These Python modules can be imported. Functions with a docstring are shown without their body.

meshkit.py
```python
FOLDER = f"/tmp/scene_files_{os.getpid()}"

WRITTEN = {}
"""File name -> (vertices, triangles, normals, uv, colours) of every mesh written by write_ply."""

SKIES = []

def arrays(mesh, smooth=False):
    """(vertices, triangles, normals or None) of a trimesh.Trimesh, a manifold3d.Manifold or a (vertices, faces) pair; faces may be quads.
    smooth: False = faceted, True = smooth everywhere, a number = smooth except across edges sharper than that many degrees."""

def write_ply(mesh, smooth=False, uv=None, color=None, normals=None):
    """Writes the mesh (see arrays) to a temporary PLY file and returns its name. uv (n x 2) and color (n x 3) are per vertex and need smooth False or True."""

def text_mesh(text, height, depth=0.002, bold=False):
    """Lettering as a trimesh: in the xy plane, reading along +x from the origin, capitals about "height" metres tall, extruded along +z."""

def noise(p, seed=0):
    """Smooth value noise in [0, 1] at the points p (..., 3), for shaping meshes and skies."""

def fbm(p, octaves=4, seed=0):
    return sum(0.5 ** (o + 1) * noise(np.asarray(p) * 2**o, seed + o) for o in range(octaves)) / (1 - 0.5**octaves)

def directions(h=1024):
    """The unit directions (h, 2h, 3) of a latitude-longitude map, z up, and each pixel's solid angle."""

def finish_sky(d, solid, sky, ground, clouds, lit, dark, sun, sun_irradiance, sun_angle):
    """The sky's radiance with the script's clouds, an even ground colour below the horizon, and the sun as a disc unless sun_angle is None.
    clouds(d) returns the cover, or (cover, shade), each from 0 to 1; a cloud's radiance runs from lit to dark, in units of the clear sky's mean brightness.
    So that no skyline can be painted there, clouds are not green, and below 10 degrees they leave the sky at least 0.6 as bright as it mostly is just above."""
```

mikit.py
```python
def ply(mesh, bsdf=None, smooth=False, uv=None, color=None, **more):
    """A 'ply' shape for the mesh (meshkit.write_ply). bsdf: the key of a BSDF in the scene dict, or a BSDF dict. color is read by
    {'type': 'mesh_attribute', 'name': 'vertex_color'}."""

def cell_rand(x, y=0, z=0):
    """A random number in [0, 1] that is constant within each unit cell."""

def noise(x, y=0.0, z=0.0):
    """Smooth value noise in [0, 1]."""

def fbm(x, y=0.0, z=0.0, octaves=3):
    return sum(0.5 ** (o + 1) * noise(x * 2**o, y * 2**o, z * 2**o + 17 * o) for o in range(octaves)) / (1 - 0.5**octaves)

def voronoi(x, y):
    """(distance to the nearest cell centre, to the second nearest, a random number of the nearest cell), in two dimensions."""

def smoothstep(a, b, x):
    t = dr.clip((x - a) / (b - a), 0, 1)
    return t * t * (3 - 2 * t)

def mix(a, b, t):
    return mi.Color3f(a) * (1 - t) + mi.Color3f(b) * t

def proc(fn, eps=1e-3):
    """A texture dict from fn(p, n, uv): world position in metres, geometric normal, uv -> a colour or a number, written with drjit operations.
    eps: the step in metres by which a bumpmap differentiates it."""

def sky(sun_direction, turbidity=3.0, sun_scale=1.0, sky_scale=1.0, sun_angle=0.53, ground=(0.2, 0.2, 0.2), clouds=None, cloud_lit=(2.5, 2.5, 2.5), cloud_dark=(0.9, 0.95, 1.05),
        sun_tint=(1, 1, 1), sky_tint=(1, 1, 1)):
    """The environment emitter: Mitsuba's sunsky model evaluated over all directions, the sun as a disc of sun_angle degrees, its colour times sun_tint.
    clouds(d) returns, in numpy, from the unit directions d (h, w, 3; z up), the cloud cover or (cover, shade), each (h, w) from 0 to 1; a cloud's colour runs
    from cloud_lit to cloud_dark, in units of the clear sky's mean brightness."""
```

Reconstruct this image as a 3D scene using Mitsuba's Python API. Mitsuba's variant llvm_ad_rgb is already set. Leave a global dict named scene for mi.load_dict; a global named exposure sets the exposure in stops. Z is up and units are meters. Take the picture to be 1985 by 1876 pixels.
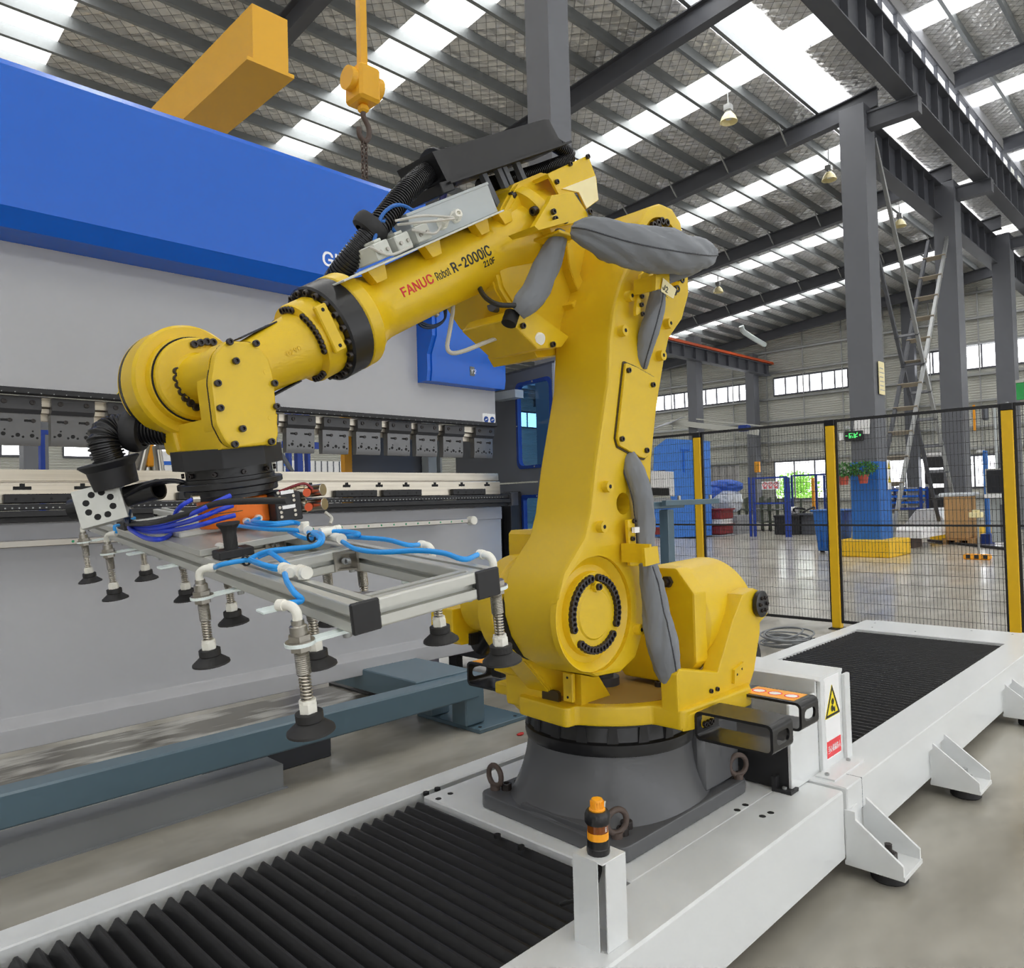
import math, random
import numpy as np
import trimesh
import mitsuba as mi
import drjit as dr
import manifold3d as m3
from shapely.geometry import Polygon, Point, LineString, box as sbox
from shapely.ops import unary_union
import mikit
from mikit import noise, fbm, voronoi, cell_rand, smoothstep, mix
import meshkit

rng = random.Random(7)
scene, labels = {}, {}

# ---------------------------------------------------------------- camera (world: X along the machine, Y into it, Z up)
FOC, CX, CY, EYE = 1455.0, 992.5, 938.0, np.array([0, 0, 1.34])
ROT = np.array([[0.7040092, -0.70965921, -0.02747453], [-0.00390285, 0.03481955, -0.99938599], [0.71018012, 0.70368417, 0.02174359]])
fwd, up = ROT[2], -ROT[1]
scene['camera'] = {'type': 'perspective', 'fov': math.degrees(2 * math.atan(992.5 / FOC)), 'fov_axis': 'x', 'near_clip': 0.05, 'far_clip': 500.0,
                   'to_world': mi.ScalarTransform4f().look_at(origin=EYE.tolist(), target=(EYE + fwd).tolist(), up=up.tolist())}
# ---------------------------------------------------------------- light: overcast daylight through skylights, windows and the open side of the hall
exposure = -0.3
scene['daylight'] = {'type': 'constant', 'radiance': {'type': 'rgb', 'value': [4.4, 4.5, 4.7]}}
SKYLIGHT, WINDOW = 7.0, 5.0


def at(x, y, axis, value):
    """the point where the sight line of a picture point meets the plane world[axis] = value"""
    r = ROT.T @ np.array([(x - CX) / FOC, (y - CY) / FOC, 1.0])
    return EYE + r * ((value - EYE[axis]) / r[axis])


# ---------------------------------------------------------------- naming
def newkey(name, parent=None):
    base = parent + '__' + name if parent else name
    k, n = base, 0
    while k in scene or k in labels:
        n += 1
        k = f'{base}_{n:03d}'
    return k


def info(key, label=None, cat=None, group=None, kind=None):
    d = labels.setdefault(key, {})
    for a, b in (('label', label), ('category', cat), ('group', group), ('kind', kind)):
        if b:
            d[a] = b
    return key


def thing(name, label, cat, group=None, kind=None):
    return info(newkey(name), label, cat, group, kind)


def put(name, mesh, mat, parent=None, smooth=35, label=None, cat=None, group=None, kind=None, emit=None, **more):
    if isinstance(mesh, list):
        mesh = cat_(mesh)
    k = newkey(name, parent)
    scene[k] = mikit.ply(mesh, mat, smooth, **more)
    if emit is not None:
        scene[k]['emitter'] = {'type': 'area', 'radiance': {'type': 'rgb', 'value': emit}}
    if label or cat or group or kind:
        info(k, label, cat, group, kind)
    return k


def puts(name, meshes, mat, parent=None, **kw):
    return [put(name, m, mat, parent, **kw) for m in meshes]


def again(name, proto, M, parent=None, **lab):
    """one more entry that shares a ply dict"""
    k = newkey(name, parent)
    scene[k] = {**proto, 'to_world': mi.ScalarTransform4f(np.asarray(M, float).tolist())}
    if lab:
        info(k, **lab)
    return k


# ---------------------------------------------------------------- shapes
def cat_(ms):
    return trimesh.util.concatenate(ms)


def M4(o=(0, 0, 0), x=(1, 0, 0), y=(0, 1, 0), z=(0, 0, 1)):
    m = np.eye(4)
    m[:3, 0], m[:3, 1], m[:3, 2], m[:3, 3] = x, y, z, o
    return m


def unit(v):
    v = np.asarray(v, float)
    return v / np.linalg.norm(v)


def frame(o, z, x=None):
    z = unit(z)
    if x is None:
        x = (1, 0, 0) if abs(z[0]) < 0.9 else (0, 1, 0)
    x = np.asarray(x, float)
    x = unit(x - (x @ z) * z)
    return M4(o, x, np.cross(z, x), z)


def xf(mesh, M):
    return mesh.copy().apply_transform(np.asarray(M, float))


def mf(m):
    a = m.to_mesh()
    return trimesh.Trimesh(a.vert_properties[:, :3], a.tri_verts, process=False)


def to_mf(t):
    return m3.Manifold(m3.Mesh(np.asarray(t.vertices, np.float32), np.asarray(t.faces, np.uint32)))


def bx(x0, y0, z0, x1, y1, z1, b=0.0):
    """box between two corners, its edges chamfered by b"""
    x0, x1 = min(x0, x1), max(x0, x1)
    y0, y1 = min(y0, y1), max(y0, y1)
    z0, z1 = min(z0, z1), max(z0, z1)
    if b <= 0:
        return trimesh.creation.box(bounds=[[x0, y0, z0], [x1, y1, z1]])
    b = min(b, 0.45 * min(x1 - x0, y1 - y0, z1 - z0))
    pts = []
    for x, sx in ((x0, 1), (x1, -1)):
        for y, sy in ((y0, 1), (y1, -1)):
            for z, sz in ((z0, 1), (z1, -1)):
                pts += [(x + sx * b, y + sy * b, z), (x + sx * b, y, z + sz * b), (x, y + sy * b, z + sz * b)]
    return mf(m3.Manifold.hull_points(pts))


def cbox(c, s, b=0.0, M=None):
    c, s = np.asarray(c, float), np.asarray(s, float) / 2
    m = bx(*(c - s), *(c + s), b)
    return m if M is None else xf(m, M)


def beam(p, q, w, h, up_=(0, 0, 1), b=0.0):
    """straight square bar from p to q, h along up_"""
    p, q = np.asarray(p, float), np.asarray(q, float)
    d = q - p
    L = np.linalg.norm(d)
    z = d / L
    u = np.asarray(up_, float)
    u = unit(u - (u @ z) * z)
    return xf(bx(-w / 2, -h / 2, 0, w / 2, h / 2, L, b), M4(p, np.cross(u, z), u, z))


def cyl(p, q, r, r2=None, n=24, b=0.0):
    p, q = np.asarray(p, float), np.asarray(q, float)
    L = np.linalg.norm(q - p)
    r2 = r if r2 is None else r2
    prof = [(0, 0), (r, 0), (r2, L), (0, L)] if b <= 0 else [(0, 0), (r - b, 0), (r, b), (r2, L - b), (r2 - b, L), (0, L)]
    return lathe(prof, frame(p, q - p), n)


def lathe(prof, M=None, n=32, a0=0.0, a1=2 * math.pi):
    """profile of (radius, height) turned about local z; closed solid of revolution"""
    prof = np.asarray(prof, float)
    k = len(prof)
    ang = np.linspace(a0, a1, n, endpoint=False)
    v = np.array([[r * math.cos(t), r * math.sin(t), z] for t in ang for r, z in prof])
    f = []
    for i in range(n):
        j = (i + 1) % n
        for s in range(k - 1):
            a, b, c, d = i * k + s, j * k + s, j * k + s + 1, i * k + s + 1
            if prof[s][0] > 1e-9:
                f.append((a, b, c))
            if prof[s + 1][0] > 1e-9:
                f.append((a, c, d))
    m = trimesh.Trimesh(v, f, process=False)
    m.merge_vertices()
    if m.is_watertight and m.volume < 0:
        m.invert()
    return m if M is None else xf(m, M)


def ring(p, axis, r0, r1, h, n=32, b=0.0):
    prof = [(r0, 0), (r1 - b, 0), (r1, b), (r1, h - b), (r1 - b, h), (r0, h), (r0, 0)] if b else [(r0, 0), (r1, 0), (r1, h), (r0, h), (r0, 0)]
    return lathe(prof, frame(p, axis), n)


def torus(p, axis, R, r, n=28, k=12, x=None):
    m = trimesh.creation.torus(R, r, major_sections=n, minor_sections=k)
    return xf(m, frame(p, axis, x))


def curve(pts, n=40):
    """smooth curve through the points (Catmull-Rom)"""
    p = np.asarray(pts, float)
    if len(p) < 3:
        return np.array([p[0] + (p[-1] - p[0]) * t for t in np.linspace(0, 1, n)])
    e = np.vstack([2 * p[0] - p[1], p, 2 * p[-1] - p[-2]])
    out = []
    per = max(2, n // (len(p) - 1))
    for i in range(len(p) - 1):
        a, b, c, d = e[i:i + 4]
        for t in np.linspace(0, 1, per, endpoint=False):
            out.append(0.5 * (2 * b + (c - a) * t + (2 * a - 5 * b + 4 * c - d) * t * t + (3 * b - a - 3 * c + d) * t ** 3))
    out.append(p[-1])
    return np.array(out)


def tube(path, r, k=8, close=True, squash=None, tw=None):
    """round tube along a polyline; r a number or one per point; squash = (a, b) scales the section"""
    p = np.asarray(path, float)
    n = len(p)
    r = np.broadcast_to(np.asarray(r, float), (n,))
    t = np.gradient(p, axis=0)
    t /= np.linalg.norm(t, axis=1, keepdims=True) + 1e-12
    u = np.zeros((n, 3))
    s = np.array([0, 0, 1.0]) if abs(t[0][2]) < 0.9 else np.array([1.0, 0, 0])
    if tw is not None:
        s = np.asarray(tw, float)
    u[0] = unit(s - (s @ t[0]) * t[0])
    for i in range(1, n):
        w = u[i - 1] - (u[i - 1] @ t[i]) * t[i]
        u[i] = unit(w)
    v = np.cross(t, u)
    ang = np.arange(k) * 2 * math.pi / k
    ca, sa = np.cos(ang), np.sin(ang)
    if squash is not None:
        ca, sa = ca * squash[0], sa * squash[1]
    V = p[:, None] + r[:, None, None] * (ca[None, :, None] * u[:, None] + sa[None, :, None] * v[:, None])
    V = V.reshape(-1, 3)
    F = []
    for i in range(n - 1):
        for j in range(k):
            a, b = i * k + j, i * k + (j + 1) % k
            F += [(a, b, b + k), (a, b + k, a + k)]
    if close:
        V = np.vstack([V, p[:1], p[-1:]])
        c0, c1 = n * k, n * k + 1
        for j in range(k):
            F += [(c0, (j + 1) % k, j), (c1, (n - 1) * k + j, (n - 1) * k + (j + 1) % k)]
    return trimesh.Trimesh(V, F, process=False)


def corrugated(path, r, pitch, depth, k=14, n=None):
    """ribbed hose along a smooth path"""
    p = np.asarray(path, float)
    s = np.r_[0, np.cumsum(np.linalg.norm(np.diff(p, axis=0), axis=1))]
    m = max(4, int(s[-1] / pitch))
    ss, rr = [], []
    for i in range(m):
        a = i * s[-1] / m
        w = s[-1] / m
        ss += [a, a + 0.12 * w, a + 0.5 * w, a + 0.62 * w]
        rr += [r - depth, r, r, r - depth]
    ss.append(s[-1])
    rr.append(r - depth)
    q = np.stack([np.interp(ss, s, p[:, i]) for i in range(3)], 1)
    return tube(q, rr, k)


def prism(poly, h, M=None, b=0.0, z0=0.0):
    """polygon (shapely or points) extruded from z0 by h along local z; b chamfers the rims of the outer outline"""
    if not hasattr(poly, 'exterior'):
        poly = Polygon(poly)
    if not poly.is_valid:
        poly = poly.buffer(0)
    if b <= 0:
        m = trimesh.creation.extrude_polygon(poly, h)
        m.apply_translation((0, 0, z0))
    else:
        def cs(g):
            g = g if hasattr(g, 'exterior') else max(g.geoms, key=lambda q: q.area)
            rings = [np.asarray(g.exterior.coords)[:-1]] + [np.asarray(i.coords)[:-1] for i in g.interiors]
            return m3.CrossSection(rings, m3.FillRule.EvenOdd)
        full = cs(poly)
        parts = [full.extrude(h - 2 * b).translate((0, 0, b))]
        steps = 2
        for i in range(steps):
            a = math.pi / 2 * (i + 0.5) / steps
            pass
        ins = poly.buffer(-b, join_style='mitre')
        half = poly.buffer(-b * 0.3, join_style='mitre')
        mm = loft2(poly, ins, b)
        if mm is None:
            parts = [full.extrude(h - 2 * b).translate((0, 0, b)), cs(half).extrude(h - 0.6 * b).translate((0, 0, 0.3 * b)), cs(ins).extrude(h)]
            m = mf(m3.Manifold.batch_boolean(parts, m3.OpType.Add))
        else:
            m = mm(h)
        m.apply_translation((0, 0, z0))
    return m if M is None else xf(m, M)


def loft2(poly, ins, b):
    """chamfered extrusion by moving each outline vertex inwards along its mitre; None where that fails"""
    if len(poly.interiors):
        return None
    o = np.asarray(poly.exterior.coords)[:-1]
    if not poly.exterior.is_ccw:
        o = o[::-1]
    n = len(o)
    d = np.roll(o, -1, 0) - o
    L = np.linalg.norm(d, axis=1, keepdims=True)
    if L.min() < 1e-6:
        return None
    d /= L
    nrm = np.stack([-d[:, 1], d[:, 0]], 1)
    prev = np.roll(nrm, 1, 0)
    mit = nrm + prev
    den = 1 + (nrm * prev).sum(1, keepdims=True)
    if den.min() < 0.15:
        return None
    inn = o + b * mit / den
    g = Polygon(inn)
    if not g.is_valid or g.area < 0.3 * poly.area and b < 0.01:
        return None

    def build(h):
        q = o + 0.3 * b * mit / den
        rings = [(inn, 0), (q, 0.3 * b), (o, b), (o, h - b), (q, h - 0.3 * b), (inn, h)]
        V = np.vstack([np.c_[r_, np.full(n, z)] for r_, z in rings])
        F = []
        for i in range(len(rings) - 1):
            for j in range(n):
                a, c = i * n + j, i * n + (j + 1) % n
                F += [(a, c, c + n), (a, c + n, a + n)]
        tv, tf = trimesh.creation.triangulate_polygon(g, engine='earcut')
        key = {tuple(np.round(p_, 7)): i for i, p_ in enumerate(inn)}
        idx = np.array([key.get(tuple(np.round(p_, 7)), -1) for p_ in tv])
        if (idx < 0).any():
            from scipy.spatial import cKDTree
            idx = cKDTree(inn).query(tv)[1]
        tf = idx[tf]
        a = inn[tf]
        s = np.sign((a[:, 1, 0] - a[:, 0, 0]) * (a[:, 2, 1] - a[:, 0, 1]) - (a[:, 2, 0] - a[:, 0, 0]) * (a[:, 1, 1] - a[:, 0, 1]))
        tf = np.where((s < 0)[:, None], tf[:, ::-1], tf)
        F = np.vstack([np.array(F), tf[:, ::-1], tf + n * (len(rings) - 1)])
        return trimesh.Trimesh(V, F, process=False)
    return build


def rnd(pts, r, res=6):
    """polygon with its corners rounded by r"""
    p = pts if hasattr(pts, 'exterior') else Polygon(pts)
    if not p.is_valid:
        p = p.buffer(0)
    p = p.buffer(-r, quad_segs=res).buffer(2 * r, quad_segs=res).buffer(-r, quad_segs=res)
    if not hasattr(p, 'exterior'):
        p = max(p.geoms, key=lambda g: g.area)
    return Polygon(p.exterior).simplify(r * 0.02) if not len(p.interiors) else p


def rrect(x0, y0, x1, y1, r, res=5):
    return sbox(x0 + r, y0 + r, x1 - r, y1 - r).buffer(r, quad_segs=res)


def diff(a, *bs):
    m = to_mf(a)
    for b in bs:
        m = m - to_mf(b)
    return mf(m)


XZ = lambda y: M4((0, y, 0), (1, 0, 0), (0, 0, 1), (0, 1, 0))   # local (x, y, z) -> world (X, Z, Y): prisms run from y towards +Y


def pxz(pts, Y):
    """picture points on the plane Y as (X, Z)"""
    return [tuple(at(x, y, 1, Y)[[0, 2]]) for x, y in pts]


def text3(s, h, depth=0.0008, bold=False):
    return meshkit.text_mesh(s, h, depth, bold)


HEXN = 6


def bolt_mesh(r, h, hexr=None):
    """socket-head cap screw along +z from 0, with a recessed hexagon"""
    hr = hexr or 0.55 * r
    prof = [(0, 0), (r, 0), (r, h * 0.88), (r * 0.9, h), (hr, h), (hr * 0.95, h * 0.45), (0, h * 0.45)]
    return lathe(prof, None, 12)


# ---------------------------------------------------------------- materials
def srgb(r, g, b):
    c = np.array([r, g, b], float) / 255
    return np.where(c <= 0.04045, c / 12.92, ((c + 0.055) / 1.055) ** 2.4).tolist()


def mat(name, col, rough=0.5, metal=0.0, spec=0.5, bump=None, **k):
    """a principled material; col an sRGB triple or a texture dict"""
    tex = col if isinstance(col, dict) else {'type': 'rgb', 'value': srgb(*col)}
    d = {'type': 'principled', 'base_color': tex, 'roughness': rough, 'metallic': metal, **k}
    if metal < 0.5:
        d['specular'] = spec
    if bump:
        d = {'type': 'bumpmap', 'arbitrary': bump[0], 'scale': bump[1], 'bsdf': d}
    scene[name] = {'type': 'twosided', 'bsdf': d}
    return name


def wear(c0, c1, scale, lo=0.35, hi=0.75, octaves=3, vary=False):
    a, b = srgb(*c0), srgb(*c1)
    if not vary:
        return tuple((np.asarray(c0) + np.asarray(c1)) / 2)
    return mikit.proc(lambda p, n, uv: mix(a, b, smoothstep(lo, hi, fbm(p.x * scale, p.y * scale, p.z * scale, octaves))))


cast_bump = mikit.proc(lambda p, n, uv: fbm(p.x * 260, p.y * 260, p.z * 260, 2), 4e-4)
mat('paint_yellow', (212, 177, 21), 0.34, clearcoat=0.25, clearcoat_gloss=0.75)
mat('paint_yellow_cast', wear((214, 180, 26), (206, 170, 18), 7.0), 0.38, clearcoat=0.2, clearcoat_gloss=0.7, bump=(cast_bump, 0.0006))
mat('paint_yellow_fence', (226, 180, 22), 0.4)
mat('paint_amber', (214, 150, 24), 0.45)
mat('base_grey', wear((88, 89, 91), (78, 79, 82), 6.0), 0.27, bump=(cast_bump, 0.0006))
mat('black_plastic', (27, 27, 29), 0.32)
mat('black_matt', wear((36, 36, 38), (28, 28, 30), 9.0), 0.55)
mat('black_rubber', (34, 33, 33), 0.6)
mat('bellows_black', (20, 20, 21), 0.42)
mat('deck_dust', (146, 118, 56), 0.8)
mat('bolt_black', (40, 34, 32), 0.38, metal=0.0)
mat('black_gap', (12, 12, 12), 0.7)
mat('chrome', (196, 190, 178), 0.22, metal=1.0)
mat('steel', wear((180, 176, 168), (160, 156, 148), 12.0), 0.34, metal=1.0)
mat('brushed', mikit.proc(lambda p, n, uv: mix(srgb(214, 206, 190), srgb(182, 174, 160), fbm(p.x * 2.2 + 3.0, p.y * 3, p.z * 90, 3))), 0.36, metal=0.92)
mat('rust_steel', wear((92, 76, 68), (70, 60, 56), 30.0), 0.6)
mat('aluminium', wear((206, 206, 200), (186, 186, 178), 14.0), 0.42, metal=0.55)
mat('zinc', wear((176, 178, 178), (152, 154, 154), 25.0), 0.4, metal=0.6)
mat('white_plastic', (226, 224, 214), 0.35)
mat('white_paint', wear((216, 218, 218), (204, 206, 206), 3.0, 0.3, 0.8), 0.26, clearcoat=0.3, clearcoat_gloss=0.8)
mat('white_bar', (222, 232, 230), 0.4)
mat('press_grey', (172, 172, 175), 0.3, clearcoat=0.3, clearcoat_gloss=0.8, bump=(mikit.proc(lambda p, n, uv: fbm(p.x * 120, p.y * 120, p.z * 120, 2), 8e-4), 0.0003))
mat('press_blue', (12, 92, 196), 0.34)
mat('machine_blue', (66, 128, 218), 0.5)
mat('dark_blue', (20, 52, 128), 0.35)
mat('slate', wear((92, 96, 104), (84, 88, 96), 2.0), 0.5)
mat('slate_dark', (62, 64, 70), 0.5)
mat('teal_grey', (80, 102, 114), 0.28, clearcoat=0.6, clearcoat_gloss=0.85)
mat('tray_grey', (128, 131, 134), 0.45)
mat('tool_dark', wear((66, 66, 68), (54, 54, 57), 20.0), 0.42)
mat('tool_steel', wear((120, 120, 120), (92, 92, 94), 26.0), 0.36, metal=0.6)
mat('fabric_grey', wear((126, 129, 134), (112, 115, 120), 14.0), 0.72, sheen=0.4, bump=(mikit.proc(lambda p, n, uv: fbm(p.x * 40, p.y * 40, p.z * 22, 3), 1e-3), 0.004))
mat('hose_blue', (36, 146, 224), 0.3)
mat('hose_navy', (34, 62, 196), 0.3)
mat('cable_grey', (186, 184, 176), 0.45)
mat('cable_black', (38, 38, 38), 0.5)
mat('cable_navy', (22, 42, 70), 0.45)
mat('cable_violet', (110, 110, 176), 0.45)
mat('orange_metal', (226, 112, 28), 0.26, metal=0.35)
mat('orange_plastic', (240, 160, 30), 0.35)
mat('amber_clear', (120, 62, 18), 0.12, spec=0.6)
mat('label_white', (232, 232, 232), 0.4)
mat('label_grey', (92, 96, 96), 0.5)
mat('label_yellow', (236, 214, 20), 0.4)
mat('label_cream', (232, 220, 170), 0.45)
mat('label_blue', (26, 62, 138), 0.4)
mat('label_red', (222, 54, 62), 0.4)
mat('print_black', (22, 22, 22), 0.5)
mat('print_red', (196, 44, 40), 0.5)
mat('print_dark', (58, 46, 14), 0.5)
mat('logo_red', (238, 70, 92), 0.4)
mat('plate_grey', (196, 198, 190), 0.45)
mat('box_grey', (168, 174, 176), 0.4)
mat('steel_dark', wear((84, 86, 92), (72, 74, 80), 1.5), 0.5)
mat('steel_column', wear((104, 106, 112), (94, 96, 102), 1.2), 0.5)
mat('girder_dark', (74, 76, 82), 0.5)
mat('crane_yellow', (226, 168, 36), 0.45)
mat('bin_blue', (34, 98, 176), 0.4)
mat('post_blue', (28, 60, 150), 0.45)
mat('red_paint', (190, 44, 40), 0.45)
mat('maroon', (128, 36, 40), 0.5)
mat('orange_red', (206, 84, 40), 0.5)
mat('cardboard', (186, 146, 98), 0.8)
mat('pallet_wood', (170, 130, 84), 0.85)
mat('leaf_green', (62, 116, 50), 0.5)
mat('pot_red', (176, 74, 58), 0.6)
mat('tarp_blue', (44, 92, 190), 0.35)
mat('film_white', (214, 220, 226), 0.25)
mat('curtain_grey', (168, 166, 164), 0.8)
mat('olive_steel', (74, 82, 70), 0.5)
mat('screen_dark', (30, 32, 38), 0.3)
mat('green_board', (50, 160, 84), 0.5)
mat('wood_ladder', (150, 140, 124), 0.7)
mat('sheet_grey', (150, 152, 156), 0.6)
scene['window_blue'] = {'type': 'thindielectric', 'int_ior': 1.45, 'specular_transmittance': {'type': 'rgb', 'value': [0.16, 0.45, 0.95]}}

# ================================================================ THE HALL
fl_a, fl_b, fl_c = srgb(168, 164, 154), srgb(140, 136, 126), srgb(116, 110, 98)


def floor_col(p, n, uv):
    big = fbm(p.x * 0.55 + 5, p.y * 0.55, 0.0, 3)
    c = mix(fl_a, fl_b, smoothstep(0.25, 0.85, fbm(p.x * 2.6, p.y * 5.1 + 9, 1.0, 4)))
    c = mix(c, fl_c, 0.3 * smoothstep(0.45, 0.8, fbm(p.x * 1.3 + 40, p.y * 3.4, 2.0, 4)))
    return c * (0.9 + 0.16 * big)


scene['floor_concrete'] = {'type': 'twosided', 'bsdf': {'type': 'principled', 'base_color': mikit.proc(floor_col), 'specular': 0.5,
                           'roughness': mikit.proc(lambda p, n, uv: 0.1 + 0.22 * fbm(p.x * 2.0 + 7, p.y * 2.0, 0.0, 3))}}
put('floor', bx(-24, -24, -0.3, 33.9, 31, 0.0), 'floor_concrete', smooth=False, kind='structure')

foil_a, foil_b = srgb(244, 244, 244), srgb(214, 212, 208)


def foil_col(p, n, uv):
    a, b = (p.x + p.y) * 4.2, (p.x - p.y) * 4.2
    la, lb = dr.abs(a - dr.floor(a) - 0.5), dr.abs(b - dr.floor(b) - 0.5)
    wire = smoothstep(0.44, 0.485, dr.maximum(la, lb))
    return mix(mix(foil_a, foil_b, fbm(p.x * 1.1, p.y * 6, 0.0, 3)), srgb(52, 52, 52), 0.6 * wire)


def foil_bump(p, n, uv):
    a, b = (p.x + p.y) * 4.2, (p.x - p.y) * 4.2
    la, lb = a - dr.floor(a) - 0.5, b - dr.floor(b) - 0.5
    return 0.5 * (la * la + lb * lb) + 0.9 * fbm(p.x * 4.5, p.y * 7.5, 0.0, 3)


scene['roof_foil'] = {'type': 'twosided', 'bsdf': {'type': 'bumpmap', 'arbitrary': mikit.proc(foil_bump, 6e-3), 'scale': 0.075,
                      'bsdf': {'type': 'principled', 'base_color': mikit.proc(foil_col), 'roughness': 0.3, 'metallic': 0.4}}}
SLOPE, ROOF0 = 0.1, 9.92
roofz = lambda y: ROOF0 - SLOPE * (y - 6)
ROOF_E, ROOF_W = 5.35, 30.5
SKY_X = [-12.6, -7.4, -2.2, 3.1, 8.3, 13.95, 19.2, 24.4, 29.6]
SW = 0.46
T_ROOF = lambda y0, zf: M4((0, y0, zf(y0)), (1, 0, 0), (0, 1, zf(y0 + 1) - zf(y0)), (0, 0, 1))
edges = [-20.0] + [v for x in SKY_X for v in (x - SW, x + SW)] + [33.9]
sheets = [xf(bx(edges[i], 0, 0.0, edges[i + 1], ROOF_W - ROOF_E, 0.05), T_ROOF(ROOF_E, roofz)) for i in range(0, len(edges), 2)]
put('ceiling', sheets, 'roof_foil', smooth=False, kind='structure')
mat('skylight_sheet', (236, 236, 232), 0.5)
for x in SKY_X:
    put('skylight', xf(bx(x - SW, 0.5, 0.01, x + SW, ROOF_W - ROOF_E - 0.5, 0.04), T_ROOF(ROOF_E, roofz)), 'skylight_sheet', 'ceiling', smooth=False, emit=[SKYLIGHT, SKYLIGHT, SKYLIGHT * 0.97])
# the higher roof of the next bay and its glazed step
roof2 = lambda y: 12.3 + 0.06 * (5.3 - y)
sheets = [xf(bx(edges[i], 0, 0.0, edges[i + 1], 24, 0.05), T_ROOF(-18.7, roof2)) for i in range(0, len(edges), 2)]
put('ceiling', sheets, 'roof_foil', smooth=False, kind='structure')
for x in SKY_X:
    put('skylight', xf(bx(x - SW, 2, 0.01, x + SW, 23.2, 0.04), T_ROOF(-18.7, roof2)), 'skylight_sheet', 'ceiling_001', smooth=False, emit=[SKYLIGHT, SKYLIGHT, SKYLIGHT * 0.97])
put('skylight', xf(bx(9.5, 0.62, -0.03, 33.4, 1.4, -0.005), T_ROOF(ROOF_E, roofz)), 'skylight_sheet', 'ceiling', smooth=False, emit=[SKYLIGHT * 0.8, SKYLIGHT * 0.8, SKYLIGHT * 0.8])
FRAMES = [0.8, 6.05, 11.35, 16.6, 22.0, 27.3, 32.7]


def i_beam(L, w, h, tw=0.02, tf=0.025):
    """I-section along local x, height along z, its top at z = 0"""
    return cat_([bx(0, -w / 2, -tf, L, w / 2, 0), bx(0, -w / 2, -h, L, w / 2, -h + tf), bx(0, -tw / 2, -h + tf, L, tw / 2, -tf)])


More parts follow.
